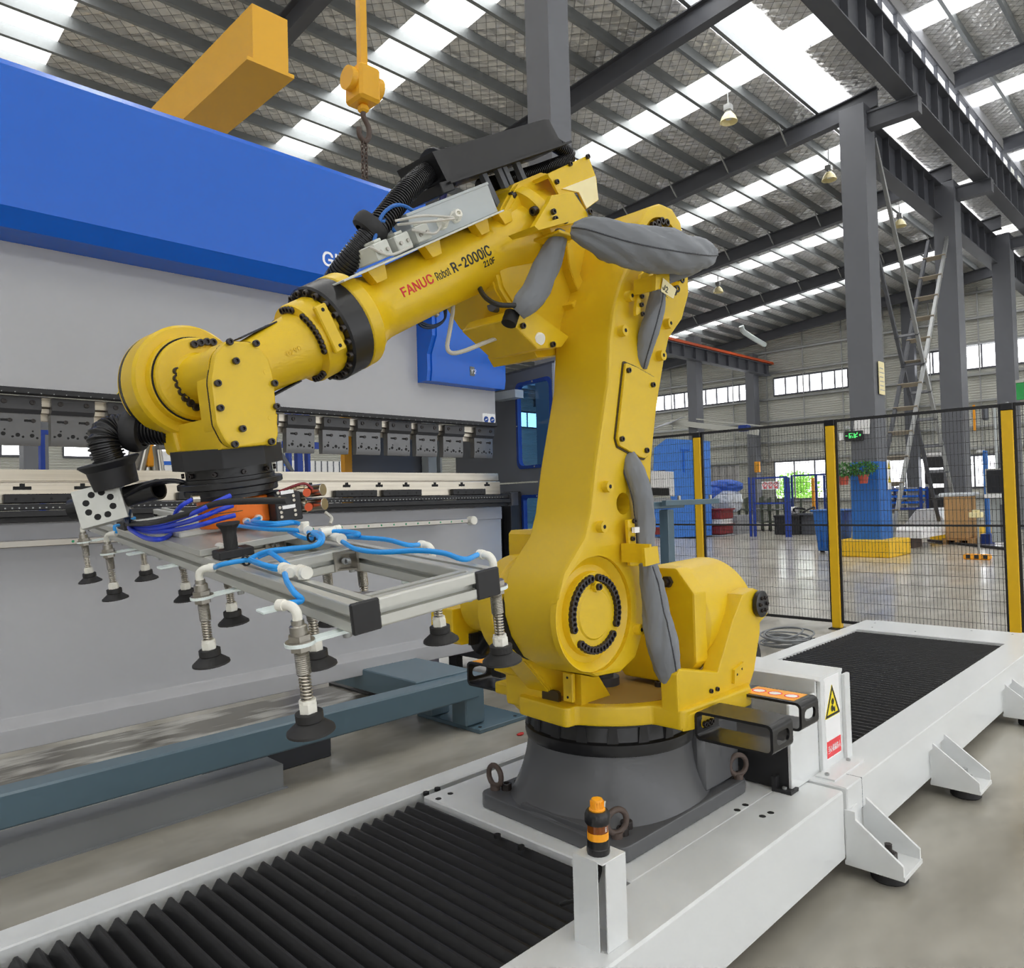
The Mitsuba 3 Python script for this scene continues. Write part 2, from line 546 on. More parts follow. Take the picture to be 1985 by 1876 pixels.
for x in FRAMES:   # rafters follow the slope of the roof
    L = ROOF_W - ROOF_E
    put('rafter', xf(i_beam(L, 0.2, 0.42), M4((x, ROOF_E, roofz(ROOF_E) - 0.2), (0, 1, -SLOPE), (-1, 0, 0), (0, 0, 1))), 'girder_dark', 'ceiling', smooth=False)
    put('rafter', xf(i_beam(24, 0.2, 0.42), M4((x, 5.2, roof2(5.2) - 0.2), (0, -1, 0.06), (1, 0, 0), (0, 0, 1))), 'girder_dark', 'ceiling_001', smooth=False)
pur = cat_([bx(-20, -0.035, -0.2, 33.8, -0.025, -0.0), bx(-20, -0.035, -0.2, 33.8, 0.04, -0.19)])
mat('purlin_zinc', (128, 132, 134), 0.42, metal=0.5)
y = 6.58
while y < 30:
    put('purlin', xf(pur, M4((0, y, roofz(y)))), 'purlin_zinc', 'ceiling', smooth=False)
    y += 0.728
y = 4.6
while y > -6:
    put('purlin', xf(pur, M4((0, y, roof2(y)))), 'purlin_zinc', 'ceiling_001', smooth=False)
    y -= 0.9
# knee rods that tie the purlins to the rafters
for x in FRAMES[3:6]:
    for i in range(12):
        y = 6.58 + 0.728 * (2 * i + 1)
        if y < 24:
            put('knee_rod', beam((x, y, roofz(y) - 0.6), (x - 0.45, y + 0.02, roofz(y) - 0.17), 0.03, 0.03), 'zinc', 'ceiling', smooth=False)


def steel_column(x, y, z1, label, w=0.46, d=0.6, m='steel_column', group=None):
    k = thing('steel_column', label, 'column', group)
    tf = 0.025
    put('flange', bx(x - w / 2, y - d / 2, 0, x + w / 2, y - d / 2 + tf, z1), m, k, smooth=False)
    put('flange', bx(x - w / 2, y + d / 2 - tf, 0, x + w / 2, y + d / 2, z1), m, k, smooth=False)
    put('web', cat_([bx(x - 0.012, y - d / 2 + tf, 0, x + 0.012, y + d / 2 - tf, z1), bx(x - w / 2, y - d / 2 + tf, 0, x - w / 2 + 0.02, y + d / 2 - tf, z1)]), m, k, smooth=False)
    put('base_plate', bx(x - w / 2 - 0.1, y - d / 2 - 0.1, 0, x + w / 2 + 0.1, y + d / 2 + 0.1, 0.03), m, k, smooth=False)
    return k


c1 = steel_column(16.4, 5.72, 9.34, 'grey steel column with a blue painted foot, hanging plants and a green exit sign', 0.6, 0.5)
put('blue_cladding', bx(16.06, 5.42, 0.3, 16.74, 6.0, 1.93, 0.02), 'bin_blue', c1, label='blue painted sheet round the foot')
put('yellow_kerb', bx(15.7, 5.15, 0, 16.95, 6.2, 0.34, 0.02), 'paint_yellow_fence', c1, label='yellow protective kerb')
c2 = steel_column(22.2, 5.55, 9.34, 'grey steel column behind the cardboard carton, joined by cross braces to the blue footed column', 0.6, 0.5)
put('yellow_kerb', bx(21.6, 4.95, 0, 22.8, 6.1, 0.36, 0.02), 'paint_yellow_fence', c2)
steel_column(28.1, 5.5, 9.34, 'grey steel column at the right edge behind the rightmost yellow fence post', 0.6, 0.5)
steel_column(6.25, 5.45, 9.4, 'grey steel column rising behind the robot beside the blue windowed guard cabinet', 0.34, 0.34)
steel_column(27.5, 16.4, 7.9, 'grey steel column with a white edge under the orange topped crane girder', 0.5, 0.42)
steel_column(33.2, 16.75, 7.9, 'grey steel column at the far wall corner at the end of the orange topped crane girder', 0.5, 0.42)
steel_column(33.3, 9.9, 9.1, 'dark blue-grey steel column against the far wall behind the crossing braces', 0.3, 0.45, 'steel_dark')


def girder(x0, x1, y, z0, z1, label, step=0.85, w=0.34, m='girder_dark'):
    k = thing('crane_girder', label, 'girder')
    put('web', bx(x0, y - 0.01, z0, x1, y + 0.01, z1), m, k, smooth=False)
    for z in (z0, z1):
        put('flange', bx(x0, y - w / 2, z - 0.015, x1, y + w / 2, z + 0.015), m, k, smooth=False)
    n = int((x1 - x0) / step)
    for i in range(n + 1):
        x = x0 + (i + 0.5) * (x1 - x0) / (n + 1)
        put('stiffener', bx(x - 0.01, y - w * 0.42, z0 + 0.02, x + 0.01, y + w * 0.42, z1 - 0.02), m, k, smooth=False)
    return k


girder(16.75, 33.5, 5.75, 8.45, 9.3, 'dark steel girder spanning from the blue footed column along the column row')
girder(10, 33.5, 4.72, 9.2, 10.1, 'upper dark crane girder carried on brackets beside the column row')
for x in (16.4, 22.2, 28.1):
    put('bracket', cat_([bx(x - 0.12, 4.5, 8.85, x + 0.12, 5.5, 9.18), bx(x - 0.16, 4.5, 9.15, x + 0.16, 5.5, 9.19)]), 'girder_dark', 'crane_girder_001', smooth=False)
g3 = girder(15, 33.6, 16.1, 6.85, 7.35, 'grey crane girder with an orange conductor rail in front of the far windows', 0.9, 0.3, 'steel_dark')
put('conductor_rail', bx(15, 15.93, 7.4, 33.9, 16.05, 7.5), 'orange_red', g3, smooth=False, label='orange conductor rail')
put('signal_lamp', bx(33.82, 15.9, 7.2, 33.95, 16.08, 7.52), 'label_yellow', g3, smooth=False, label='small yellow signal lamp')

for (xa, za, xb, zb), lab in (((16.75, 8.8, 21.9, 0.5), 'laced steel brace falling from the top of the blue footed column to the right'), ((21.95, 7.9, 16.9, 0.3), 'laced steel brace with ladder-like battens rising to the right, crossing the other brace')):
    k = thing('cross_brace', lab, 'brace')
    for yy, m in ((5.5, 'zinc'), (5.95, 'steel_dark')):
        put('chord', beam((xa, yy, za), (xb, yy, zb), 0.07, 0.09), m, k, smooth=False)
    n = 13
    for i in range(1, n):
        t = i / n
        p = np.array([xa + (xb - xa) * t, 0, za + (zb - za) * t])
        if xa < xb and t < 0.42:
            continue
        put('batten', beam(p + (0, 5.46, 0), p + (0, 5.99, 0), 0.14, 0.02, up_=unit((xb - xa, 0, zb - za))), 'wood_ladder' if xa > xb else 'steel_dark', k, smooth=False)

# glazed step between the two roofs
def window(x0, x1, y0, y1, z0, z1, n, axis='y', lit=None):
    """strip window of n panes; lies in the plane x = x0 (axis y) or y = y0 (axis x)"""
    i = 1
    while f'window_{i}' in labels:
        i += 1
    k = f'window_{i}'
    info(k, kind='structure')
    a0, a1 = (y0, y1) if axis == 'y' else (x0, x1)

    def b(u0, u1, w0, w1, t0, t1):
        return bx(x0 + t0, u0, w0, x0 + t1, u1, w1) if axis == 'y' else bx(u0, y0 + t0, w0, u1, y0 + t1, w1)
    fr = [b(a0, a1, z0 - 0.04, z0 + 0.03, -0.05, 0.05), b(a0, a1, z1 - 0.03, z1 + 0.04, -0.05, 0.05)]
    for j in range(n + 1):
        a = a0 + (a1 - a0) * j / n
        fr.append(b(a - 0.022, a + 0.022, z0, z1, -0.04, 0.04))
    put('frame', fr, 'steel_dark', k, smooth=False)
    for j in range(n):
        u0, u1 = a0 + (a1 - a0) * j / n + 0.02, a0 + (a1 - a0) * (j + 1) / n - 0.02
        if lit:
            put('pane', b(u0, u1, z0 + 0.02, z1 - 0.02, -0.004, 0.004), 'skylight_sheet', k, smooth=False, emit=[lit, lit, lit])
        else:
            q = np.array([[0, u0, z0], [0, u1, z0], [0, u1, z1], [0, u0, z1]], float)
            if axis == 'y':
                q[:, 0] = x0
            else:
                q = np.stack([q[:, 1], np.full(4, y0), q[:, 2]], 1)
            put('pane', (q, [[0, 1, 2, 3]]), 'pane_glass', k, smooth=False)
    return k


scene['pane_glass'] = {'type': 'thindielectric', 'int_ior': 1.5}
window(10, 33.5, 5.32, 5.32, 10.35, 11.9, 24, 'x')
put('wall_step', [bx(-20, 5.28, 9.95, 33.8, 5.36, 10.35), bx(-20, 5.28, 11.9, 33.8, 5.36, 12.3), bx(-20, 5.28, 10.35, 10, 5.36, 11.9)], 'press_grey', smooth=False, kind='structure')

# far wall of ribbed sheet on girts
HOLES = [(12.55, 15.95, 5.9, 6.72, 6), (17.1, 22.6, 5.85, 6.65, 9), (8.3, 9.6, 6.0, 6.9, 3), (5.2, 8.0, 6.0, 6.95, 5), (13.2, 16.05, 1.05, 2.8, 3), (7.0, 11.2, 1.35, 2.6, 5), (-4, 3, 5.9, 6.9, 10)]
def corrugated_wall(holes, a0, a1, ztop, pitch=0.1, depth=0.028):
    """horizontally ribbed sheet with openings, in the local frame (along, out, up)"""
    zs = sorted({0.0, ztop} | {z for h in holes for z in (h[2], h[3])})
    out = []
    for z0, z1 in zip(zs[:-1], zs[1:]):
        spans = [(a0, a1)]
        for h in holes:
            if h[2] <= z0 + 1e-6 and h[3] >= z1 - 1e-6:
                spans = [q for a, b in spans for q in ((a, min(b, h[0])), (max(a, h[1]), b)) if q[1] - q[0] > 0.01]
        zz, oo = [], []
        k0, k1 = math.floor(z0 / pitch), math.ceil(z1 / pitch)
        prof = [(k * pitch + f * pitch, d) for k in range(k0, k1) for f, d in ((0.0, 0.0), (0.45, 0.0), (0.6, depth), (0.85, depth))]
        prof = [(z0, np.interp(z0, *zip(*prof)))] + [q for q in prof if z0 < q[0] < z1] + [(z1, np.interp(z1, *zip(*(prof + [(k1 * pitch, 0.0)]))))]
        for a, b in spans:
            n = len(prof)
            V = np.array([[a, d, z] for z, d in prof] + [[b, d, z] for z, d in prof])
            F = [q for i in range(n - 1) for q in ((i, i + 1, n + i + 1), (i, n + i + 1, n + i))]
            out.append(trimesh.Trimesh(V, F, process=False))
    return cat_(out)


mat('ribbed_sheet', (188, 188, 180), 0.45)
put('wall_far', xf(corrugated_wall(HOLES, -19, 30.8, 13.8), M4((33.8, 0, 0), (0, 1, 0), (-1, 0, 0), (0, 0, 1))), 'ribbed_sheet', smooth=False, kind='structure')
for y0, y1, z0, z1, n in HOLES:
    window(33.78, 33.78, y0, y1, z0, z1, n)
for z in (1.0, 2.9, 3.75, 4.75, 5.78, 7.0, 8.0, 9.0, 10.2):
    segs = [(-18.0, 30.5)]
    for y0, y1, z0, z1, n in HOLES:
        if z0 < z < z1:
            segs = [s for a, b in segs for s in ((a, min(b, y0)), (max(a, y1), b)) if s[1] - s[0] > 0.05]
    for a, b in segs:
        put('girt', bx(33.6, a, z - 0.07, 33.79, b, z + 0.01), 'zinc', 'wall_far', smooth=False)
for y in np.arange(-3, 24, 1.75):
    put('tie_rod', bx(33.66, y - 0.02, 3.0, 33.7, y + 0.02, 9.2), 'zinc', 'wall_far', smooth=False)
# far side wall beyond the press
SIDE = [(0, 6.75, 3.34, 4.1, 8), (7.8, 8.85, 3.34, 4.1, 1), (9.05, 14, 3.34, 4.1, 5), (16, 33, 5.6, 6.5, 18)]
put('wall_side', xf(corrugated_wall(SIDE, -20, 33.8, 8.0), M4((0, 30.4, 0), (1, 0, 0), (0, -1, 0), (0, 0, 1))), 'ribbed_sheet', smooth=False, kind='structure')
for x0, x1, z0, z1, n in SIDE:
    window(x0, x1, 30.36, 30.36, z0, z1, n, 'x')
# the walls behind and beside the camera, with their window bands and gate
RIGHT = [(-19, 33, 1.1, 4.0, 26), (-19, 33, 8.0, 10.0, 26)]
put('wall_right', xf(corrugated_wall(RIGHT, -20, 33.8, 14.0, 0.4), M4((0, -18.8, 0), (1, 0, 0), (0, 1, 0), (0, 0, 1))), 'ribbed_sheet', smooth=False, kind='structure')
BACK = [(-13, -9, 0.0, 4.5, 1), (4, 22, 5.6, 6.6, 12), (-16, 4, 8, 9.5, 8)]
put('wall_back', xf(corrugated_wall(BACK, -19, 30.8, 13.8, 0.4), M4((-20, 0, 0), (0, 1, 0), (1, 0, 0), (0, 0, 1))), 'ribbed_sheet', smooth=False, kind='structure')
for a, b, z0, z1, n in RIGHT:
    window(a, b, -18.78, -18.78, z0, z1, n, 'x')
for a, b, z0, z1, n in BACK[1:]:
    window(-19.98, -19.98, a, b, z0, z1, n)


def bay_lamp(x, y, z, label):
    k = thing('bay_lamp', label, 'lamp', None)
    put('reflector', lathe([(0.05, 0.2), (0.08, 0.19), (0.14, 0.11), (0.18, 0.0), (0.17, 0.0), (0.13, 0.1), (0.07, 0.17), (0.05, 0.18), (0.05, 0.2)], M4((x, y, z)), 24), 'label_cream', k)
    put('housing', cat_([cyl((x, y, z + 0.19), (x, y, z + 0.25), 0.06), bx(x - 0.07, y - 0.07, z + 0.24, x + 0.07, y + 0.07, z + 0.36)]), 'zinc', k)
    put('bulb', lathe([(0, 0.04), (0.06, 0.06), (0.065, 0.12), (0.04, 0.19), (0, 0.19)], M4((x, y, z)), 16), 'white_plastic', k)
    put('rod', cyl((x, y, z + 0.36), (x, y, roofz(y) + 0.01), 0.012, n=8), 'zinc', k)


bay_lamp(14.15, 7.45, 9.0, 'cream high bay lamp hanging from the roof above the robot')
bay_lamp(18.65, 7.2, 9.0, 'cream high bay lamp hanging just left of the blue footed column')
bay_lamp(23.5, 7.1, 9.0, 'cream high bay lamp hanging behind the falling cross brace')
bay_lamp(23.9, 13.2, 8.45, 'small distant high bay lamp left of the column row, lowest in view')

# ================================================================ THE PRESS BRAKE
YZ = lambda x: M4((x, 0, 0), (0, 1, 0), (0, 0, 1), (1, 0, 0))    # local (x, y, z) -> world (Y, Z, X)
XL, XR = -1.4, 3.74
pb = thing('press_brake', 'large grey and blue press brake behind the robot gripper', 'machine')
z_ap = at(0, 1463, 1, 3.93)[2]
put('apron', prism(rnd([(3.93, z_ap), (4.06, z_ap), (4.06, 1.30), (4.0, 1.30), (4.0, z_ap + 0.135), (3.985, z_ap + 0.125), (3.93, z_ap + 0.098)], 0.006), XR + 0.17 - XL, YZ(XL)), 'press_grey', pb, label='grey lower apron with a bent bottom lip')
put('apron_band', bx(XL, 3.985, 1.205, XR + 0.17, 4.0, 1.295, 0.004), 'press_grey', pb)
ZR0, YR = 1.885, 3.85
ram = put('ram', bx(XL, YR, ZR0, XR, 4.02, 3.2, 0.004), 'press_grey', pb, label='grey upper beam')
put('cable_guard', bx(XL, YR - 0.015, 1.868, XR, YR + 0.03, 1.896, 0.004), 'black_matt', pb)
put('scale_marks', [bx(XL + i * 0.05, YR - 0.0165, 1.872, XL + i * 0.05 + 0.004, YR - 0.015, 1.876) for i in range(100)], 'zinc', pb, smooth=False, kind='stuff')
put('punch_rail', [bx(XL, 3.91, 1.822, XR - 0.03, 4.0, 1.868, 0.003), bx(XL, 3.93, 1.795, XR - 0.03, 4.0, 1.82, 0.002), bx(XL, 3.955, 1.765, XR - 0.03, 4.0, 1.795)], 'brushed', pb, label='bright steel punch holder rail')
bolt_s = mikit.ply(bolt_mesh(0.011, 0.006), 'bolt_black', 30)
CL = [0.27, 0.5, 0.735, 0.9545, 1.19, 1.43, 1.66, 1.895, 2.129, 2.362, 2.596, 2.829, 3.058, 3.289, 3.575]
FY = M4((0, 0, 0), (1, 0, 0), (0, 0, 1), (0, -1, 0))    # local z -> -Y


def facing(x, y, z):
    m = FY.copy()
    m[:3, 3] = (x, y, z)
    return m


for x in CL:
    w = 0.18
    c = put('tool_clamp', prism([(3.885, 1.806), (3.9, 1.788), (3.96, 1.788), (3.96, 1.862), (3.885, 1.862)], w, YZ(x), b=0.003), 'tool_dark', pb)
    for dx in (0.035, 0.143):
        again('bolt', bolt_s, facing(x + dx, 3.885, 1.838), c)
    pp = put('punch', cat_([prism([(3.905, 1.788), (3.905, 1.68), (3.912, 1.647), (3.95, 1.647), (3.95, 1.788)], w, YZ(x), b=0.002)]), 'tool_steel', pb)
    put('slot', [bx(x + a, 3.9035, 1.752, x + a + 0.045, 3.906, 1.762) for a in (0.025, 0.115)], 'black_gap', pp, smooth=False)
    for a in (0.06, 0.15):
        again('bolt', bolt_s, facing(x + a, 3.904, 1.757) @ np.diag([0.8, 0.8, 0.8, 1]), pp)
    put('hole', [cyl((x + a, 3.907, zz), (x + a, 3.9033, zz), r, n=10) for a, zz, r in ((0.035, 1.696, 0.009), (0.09, 1.692, 0.009), (0.145, 1.69, 0.009), (0.015, 1.688, 0.005), (0.07, 1.684, 0.005), (0.11, 1.684, 0.005), (0.165, 1.68, 0.005), (0.04, 1.714, 0.004), (0.148, 1.71, 0.004))], 'black_gap', pp, smooth=False)
# lower tool
put('die_block', prism([(3.9, 1.487), (3.93, 1.487), (3.93, 1.478), (3.96, 1.478), (3.96, 1.538), (3.905, 1.538)], XR + 0.06 - XL, YZ(XL)), 'brushed', pb, label='brushed steel lower die')
put('die_holder', bx(XL, 3.885, 1.385, XR + 0.06, 3.98, 1.48, 0.003), 'brushed', pb, label='brushed steel die holder')
for px_ in (602, 672, 735, 787, 843, 895, 944):
    x = at(px_, 940, 1, 3.885)[0]
    put('slot', [bx(x - 0.026, 3.8835, 1.446, x + 0.026, 3.886, 1.461), bx(x - 0.01, 3.8832, 1.459, x + 0.01, 3.886, 1.474)], 'black_gap', pb, smooth=False)
for px_ in (43, 160):
    x = at(px_, 940, 1, 3.885)[0]
    put('slot', [bx(x - 0.035, 3.8835, 1.446, x + 0.035, 3.886, 1.461), bx(x - 0.01, 3.8832, 1.459, x + 0.01, 3.886, 1.474)], 'black_gap', pb, smooth=False)
for a, b in ((650, 731), (743, 817), (878, 941), (7, 152), (345, 480)):
    xa, xb = at(a, 955, 1, 3.86)[0], at(b, 955, 1, 3.86)[0]
    c = put('stop_block', bx(xa, 3.855, 1.387, xb, 3.885, 1.427, 0.003), 'black_matt', pb)
    put('hole', [cyl((xa + (xb - xa) * t, 3.857, 1.405), (xa + (xb - xa) * t, 3.854, 1.405), 0.006, n=8) for t in (0.15, 0.38, 0.62, 0.85)], 'black_gap', c, smooth=False)
put('front_rail', [bx(XL, 3.84, 1.355, XR + 0.1, 3.93, 1.382, 0.003), bx(XL, 3.82, 1.325, XR + 0.1, 3.93, 1.352, 0.003), bx(XL, 3.85, 1.30, XR + 0.1, 3.93, 1.325, 0.002)], 'black_matt', pb, label='black front rail with a scale')
put('scale_marks', [bx(XL + i * 0.026, 3.8385, 1.362, XL + i * 0.026 + 0.006, 3.84, 1.368) for i in range(200)], 'zinc', pb, smooth=False, kind='stuff')
put('rail_end', bx(XR + 0.1, 3.81, 1.3, XR + 0.13, 3.94, 1.39, 0.004), 'slate_dark', pb)
g = put('guide_rail', bx(-1.0, 3.78, 1.195, 3.385, 3.815, 1.225, 0.003), 'steel', pb, label='steel guide rail with green dots')
mat('dot_green', (40, 130, 90), 0.4)
for i in range(26):
    x = 3.33 - i * 0.093
    put('dot', cyl((x, 3.781, 1.21), (x, 3.779, 1.21), 0.006, n=10), 'dot_green', g, smooth=False)
put('end_knob', cyl((3.43, 3.82, 1.21), (3.43, 3.765, 1.21), 0.03, b=0.004), 'white_plastic', g, label='white end knob')
put('rail_mount', bx(-1.0, 3.815, 1.2, 3.3, 4.0, 1.22), 'press_grey', g, smooth=False)
# side frames and rear plate seen through the tool gap
put('side_frame', prism([(4.05, 0.3), (5.3, 0.3), (5.3, 3.5), (4.02, 3.5), (4.02, 2.0), (4.9, 1.95), (4.9, 1.3), (4.05, 1.25)], 0.09, YZ(XR - 0.05)), 'slate', pb, smooth=False)
put('side_frame', prism([(4.05, 0.3), (5.3, 0.3), (5.3, 3.5), (4.02, 3.5), (4.02, 2.0), (4.9, 1.95), (4.9, 1.3), (4.05, 1.25)], 0.09, YZ(XL)), 'slate', pb, smooth=False)
xa = at(665, 880, 1, 4.6)[0]
put('rear_cover', bx(xa + 0.06, 4.6, 1.25, XR, 4.64, 2.0, 0.004), 'slate', pb, label='slate grey rear cover')
put('rear_post', [bx(at(830, 880, 1, 4.5)[0], 4.5, 1.3, at(846, 880, 1, 4.5)[0], 4.58, 2.0), bx(at(853, 880, 1, 4.5)[0], 4.5, 1.3, at(856, 880, 1, 4.5)[0], 4.58, 2.0)], 'box_grey', pb, smooth=False)
put('rear_edge', bx(xa, 4.58, 1.25, xa + 0.06, 4.63, 2.0), 'paint_amber', pb, smooth=False, label='yellow rear edge strip')
# blue covers
YB = 3.6
zt, zf_, zb = at(288, 198, 1, YB)[2], at(0, 395, 1, YB)[2], at(0, 438, 1, YB + 0.06)[2]
XB = at(830, 560, 1, YB)[0]
put('blue_cover', prism([(YB, zf_), (YB + 0.06, zb), (4.0, zb), (4.0, zt), (YB + 0.05, zt), (YB, zt - 0.045)], XB - XL, YZ(XL), b=0.006), 'press_blue', pb, label='large blue upper cover')
put('lifting_eye', [torus((at(562, 290, 1, 3.8)[0], 3.8, zt + 0.035), (0.3, 1, 0), 0.03, 0.006), cyl((at(562, 290, 1, 3.8)[0], 3.8, zt - 0.01), (at(562, 290, 1, 3.8)[0], 3.8, zt + 0.012), 0.01)], 'zinc', pb)
YF = 3.68
X0, X1 = at(847, 650, 1, YF)[0], at(990, 677, 1, YF)[0]
prof = [at(*p, 0, X0)[1:] for p in ((847, 650), (837, 686), (838, 718), (836, 738))]
prof = [(a, b) for a, b in prof]
put('cylinder_cover', prism([(YF, zt - 0.05)] + prof + [(3.86, prof[-1][1]), (3.86, zt - 0.05)], X1 - X0, YZ(X0), b=0.004), 'press_blue', pb, label='blue cylinder cover with folded front')
put('rear_cover', prism([(3.86, 2.35), (5.2, 2.35), (5.2, zt - 0.1), (3.86, zt - 0.1)], X1 + 0.02 - (X0 + 0.4), YZ(X0 + 0.4), b=0.01), 'press_blue', pb)
put('cover_flank', prism([(YF + 0.004, zt - 0.06)] + [(a + 0.012, b) for a, b in prof] + [(3.855, prof[-1][1] - 0.002), (3.855, zt - 0.06)], 0.03, YZ(X0 - 0.03)), 'press_blue', pb, smooth=False)
put('rail_block', bx(at(990, 725, 1, 3.9)[0], 3.86, 2.1, at(997, 725, 1, 3.9)[0] + 0.05, 4.1, 2.16), 'box_grey', pb, smooth=False)


def plane_text(s, h, o, x, y, m, parent, name='lettering', lift=0.0006, bold=0.0, wid=1.0, lab=None):
    """flat raised lettering: o the lower left corner, x along the line, y up"""
    t = text3(s, h, bold=bool(bold))
    b = t.bounds
    t.apply_translation(-b[0])
    t.apply_scale([wid, 1, 1])
    x, y = unit(x), unit(y)
    M = M4(np.asarray(o, float) + np.cross(x, y) * lift, x, y, np.cross(x, y))
    return put(name, xf(t, M), m, parent, smooth=False, label=lab)


mat('letter_white', (236, 240, 246), 0.4)
gu = at(625, 514, 1, YB)
plane_text('GU', 0.076, gu + (0, -0.001, 0), (1, 0, 0), (0, 0, 1), 'letter_white', pb, 'lettering', lab='white letters on the blue cover', bold=1)
lg = at(937, 575, 1, YF)
lm = [(0, 0.012), (0.03, 0.0), (0.07, 0.002), (0.085, 0.03), (0.1, 0.05), (0.088, 0.06), (0.112, 0.1), (0.02, 0.1), (0.0, 0.09)]
put('emblem', prism(lm, 0.002, M4(lg + (0.0, -0.001, 0.0), (1, 0, 0), (0, 0, 1), (0, -1, 0))), 'logo_red', pb, smooth=False, label='red emblem on the blue cover')
put('lettering', [bx(lg[0] - 0.034, YF - 0.002, lg[2] + 0.015, lg[0] - 0.008, YF, lg[2] + 0.105), bx(lg[0] - 0.16, YF - 0.002, lg[2] + 0.0, lg[0] - 0.05, YF, lg[2] + 0.03)], 'letter_white', pb, smooth=False)
y2 = at(911, 730, 0, X0 + (at(911, 722, 1, YF)[0] - X0))
yy = (prof[1][0] + prof[2][0]) / 2
o = np.array([at(911, 728, 1, yy)[0], yy - 0.002, at(911, 728, 1, yy)[2]])
put('plate', bx(o[0], o[1] - 0.001, o[2], o[0] + 0.04, o[1] + 0.006, o[2] + 0.062), 'label_grey', pb, smooth=False)
plane_text('Y2', 0.03, o + (0.004, -0.0015, 0.016), (1, 0, 0), (0, 0, 1), 'letter_white', pb, 'lettering')


def tri(o, x, y, side, parent, name='warning_label', thick=0.0015):
    """yellow triangular sign with a black rim; o its centre"""
    x, y = unit(x), unit(y)
    z = np.cross(x, y)
    def T(s):
        return Polygon([(s * math.cos(a), s * math.sin(a)) for a in (math.pi / 2, math.pi * 7 / 6, math.pi * 11 / 6)])
    R = side / math.sqrt(3)
    M = M4(np.asarray(o, float), x, y, z)
    k = put(name, prism(T(R).buffer(-R * 0.04).buffer(R * 0.06), thick, M), 'label_yellow', parent, smooth=False)
    put('rim', prism(T(R * 0.97).difference(T(R * 0.76)), thick * 1.6, M), 'print_black', k, smooth=False)
    return k, M, R


t0 = at(249, 757, 1, YR - 0.003)
k, M, R = tri(t0, (1, 0, 0), (0, 0, 1), 0.115, pb)
hand = unary_union([LineString([(-0.022, -0.018), (-0.006, -0.026), (0.02, 0.004), (0.008, 0.016), (-0.006, 0.014)]).buffer(0.003), LineString([(0.0, -0.006), (0.02, -0.026)]).buffer(0.004)])
put('pictogram', prism(hand, 0.0026, M), 'print_black', k, smooth=False)
t1 = at(286, 772, 1, YR - 0.003)
tri(t1 + (0.02, 0, 0.002), (1, 0, 0), (0, 0, 1), 0.1, pb)
s0, s1 = at(936, 824, 1, YR - 0.003), at(960, 806, 1, YR - 0.003)
sg = put('sign_plate', bx(s0[0], YR - 0.003, s0[2], s1[0], YR, s1[2] + 0.012), 'label_white', pb, smooth=False)
for u in (0.27, 0.75):
    c = s0 + (s1 - s0) * (u, 1, 0.58)
    put('pictogram', [cyl((c[0], YR - 0.003, c[2]), (c[0], YR - 0.0045, c[2]), 0.022, n=20)], 'label_blue', sg, smooth=False)
    put('pictogram', [xf(bx(-0.012, -0.003, 0, 0.012, 0.003, 0.001), M4((c[0], YR - 0.0045, c[2]), unit((1, 0, 0.4)), unit((-0.4, 0, 1)), (0, -1, 0)))], 'label_white', sg, smooth=False)

# ---- guard cabinet at the machine's right end
dA, dB = at(1070, 703, 0, 4.0)[:2], np.array([4.22, 4.85])
du = unit(np.r_[dB - dA, 0])
dn = np.array([du[1], -du[0], 0])                    # to the right (+X)
gc = thing('guard_cabinet', 'slate grey guard door with a blue framed window at the press brake end', 'machine guard')
Ld = float(np.linalg.norm(dB - dA))
Md = M4((dA[0], dA[1], 0), du, (0, 0, 1), np.cross(du, (0, 0, 1)))
zt2 = at(1070, 703, 0, 4.0)[2]


def dpt(x, y):
    """picture point on the door plane -> door coordinates (along, up)"""
    r = ROT.T @ np.array([(x - CX) / FOC, (y - CY) / FOC, 1.0])
    n = np.cross(du, (0, 0, 1.0))
    t = ((np.r_[dA, 0] - EYE) @ n) / (r @ n)
    q = EYE + r * t - np.r_[dA, 0]
    return float(q @ du), float(q[2])


w1 = [dpt(1067, 735), dpt(1002, 743), dpt(1005, 906), dpt(1056, 903)]
wx0, wx1, wz0, wz1 = min(w1[0][0], w1[3][0]), (w1[1][0] + w1[2][0]) / 2, (w1[2][1] + w1[3][1]) / 2, (w1[0][1] + w1[1][1]) / 2
zlow = dpt(1040, 934)[1]
w2z1, w2x1 = dpt(1030, 962)[1], dpt(1014, 965)[0]
hole1, hole2 = rrect(wx0, wz0, wx1, wz1, 0.05), rrect(wx0, 0.75, w2x1, w2z1, 0.02)
put('door_panel', prism(sbox(0, zlow + 0.008, Ld, zt2).difference(hole1), 0.02, Md), 'slate', gc, smooth=False)
put('lower_panel', prism(sbox(0, 0.05, Ld, zlow - 0.004).difference(hole2), 0.02, Md), 'slate', gc, smooth=False)
for h, (a, b, c, d, r) in ((hole1, (wx0, wz0, wx1, wz1, 0.05)), (hole2, (wx0, 0.75, w2x1, w2z1, 0.02))):
    fr = put('window_frame', prism(rrect(a - 0.012, b - 0.012, c + 0.012, d + 0.012, r).difference(rrect(a + 0.012, b + 0.012, c - 0.012, d - 0.012, r)), 0.035, Md @ M4((0, 0, -0.008))), 'dark_blue', gc, smooth=False, label='dark blue window frame')
    put('bolt', [xf(bolt_mesh(0.006, 0.005), Md @ M4((u, v, -0.008), (1, 0, 0), (0, -1, 0), (0, 0, -1))) for u, v in (((a + c) / 2, b - 0.0), ((a + c) / 2, d), (a, (b + d) / 2), (c, (b + d) / 2))], 'zinc', fr)
    q = np.array([[a, b, 0.01], [c, b, 0.01], [c, d, 0.01], [a, d, 0.01]])
    put('pane', (trimesh.transform_points(q, Md), [[0, 1, 2, 3]]), 'window_blue', gc, smooth=False, label='blue tinted pane')
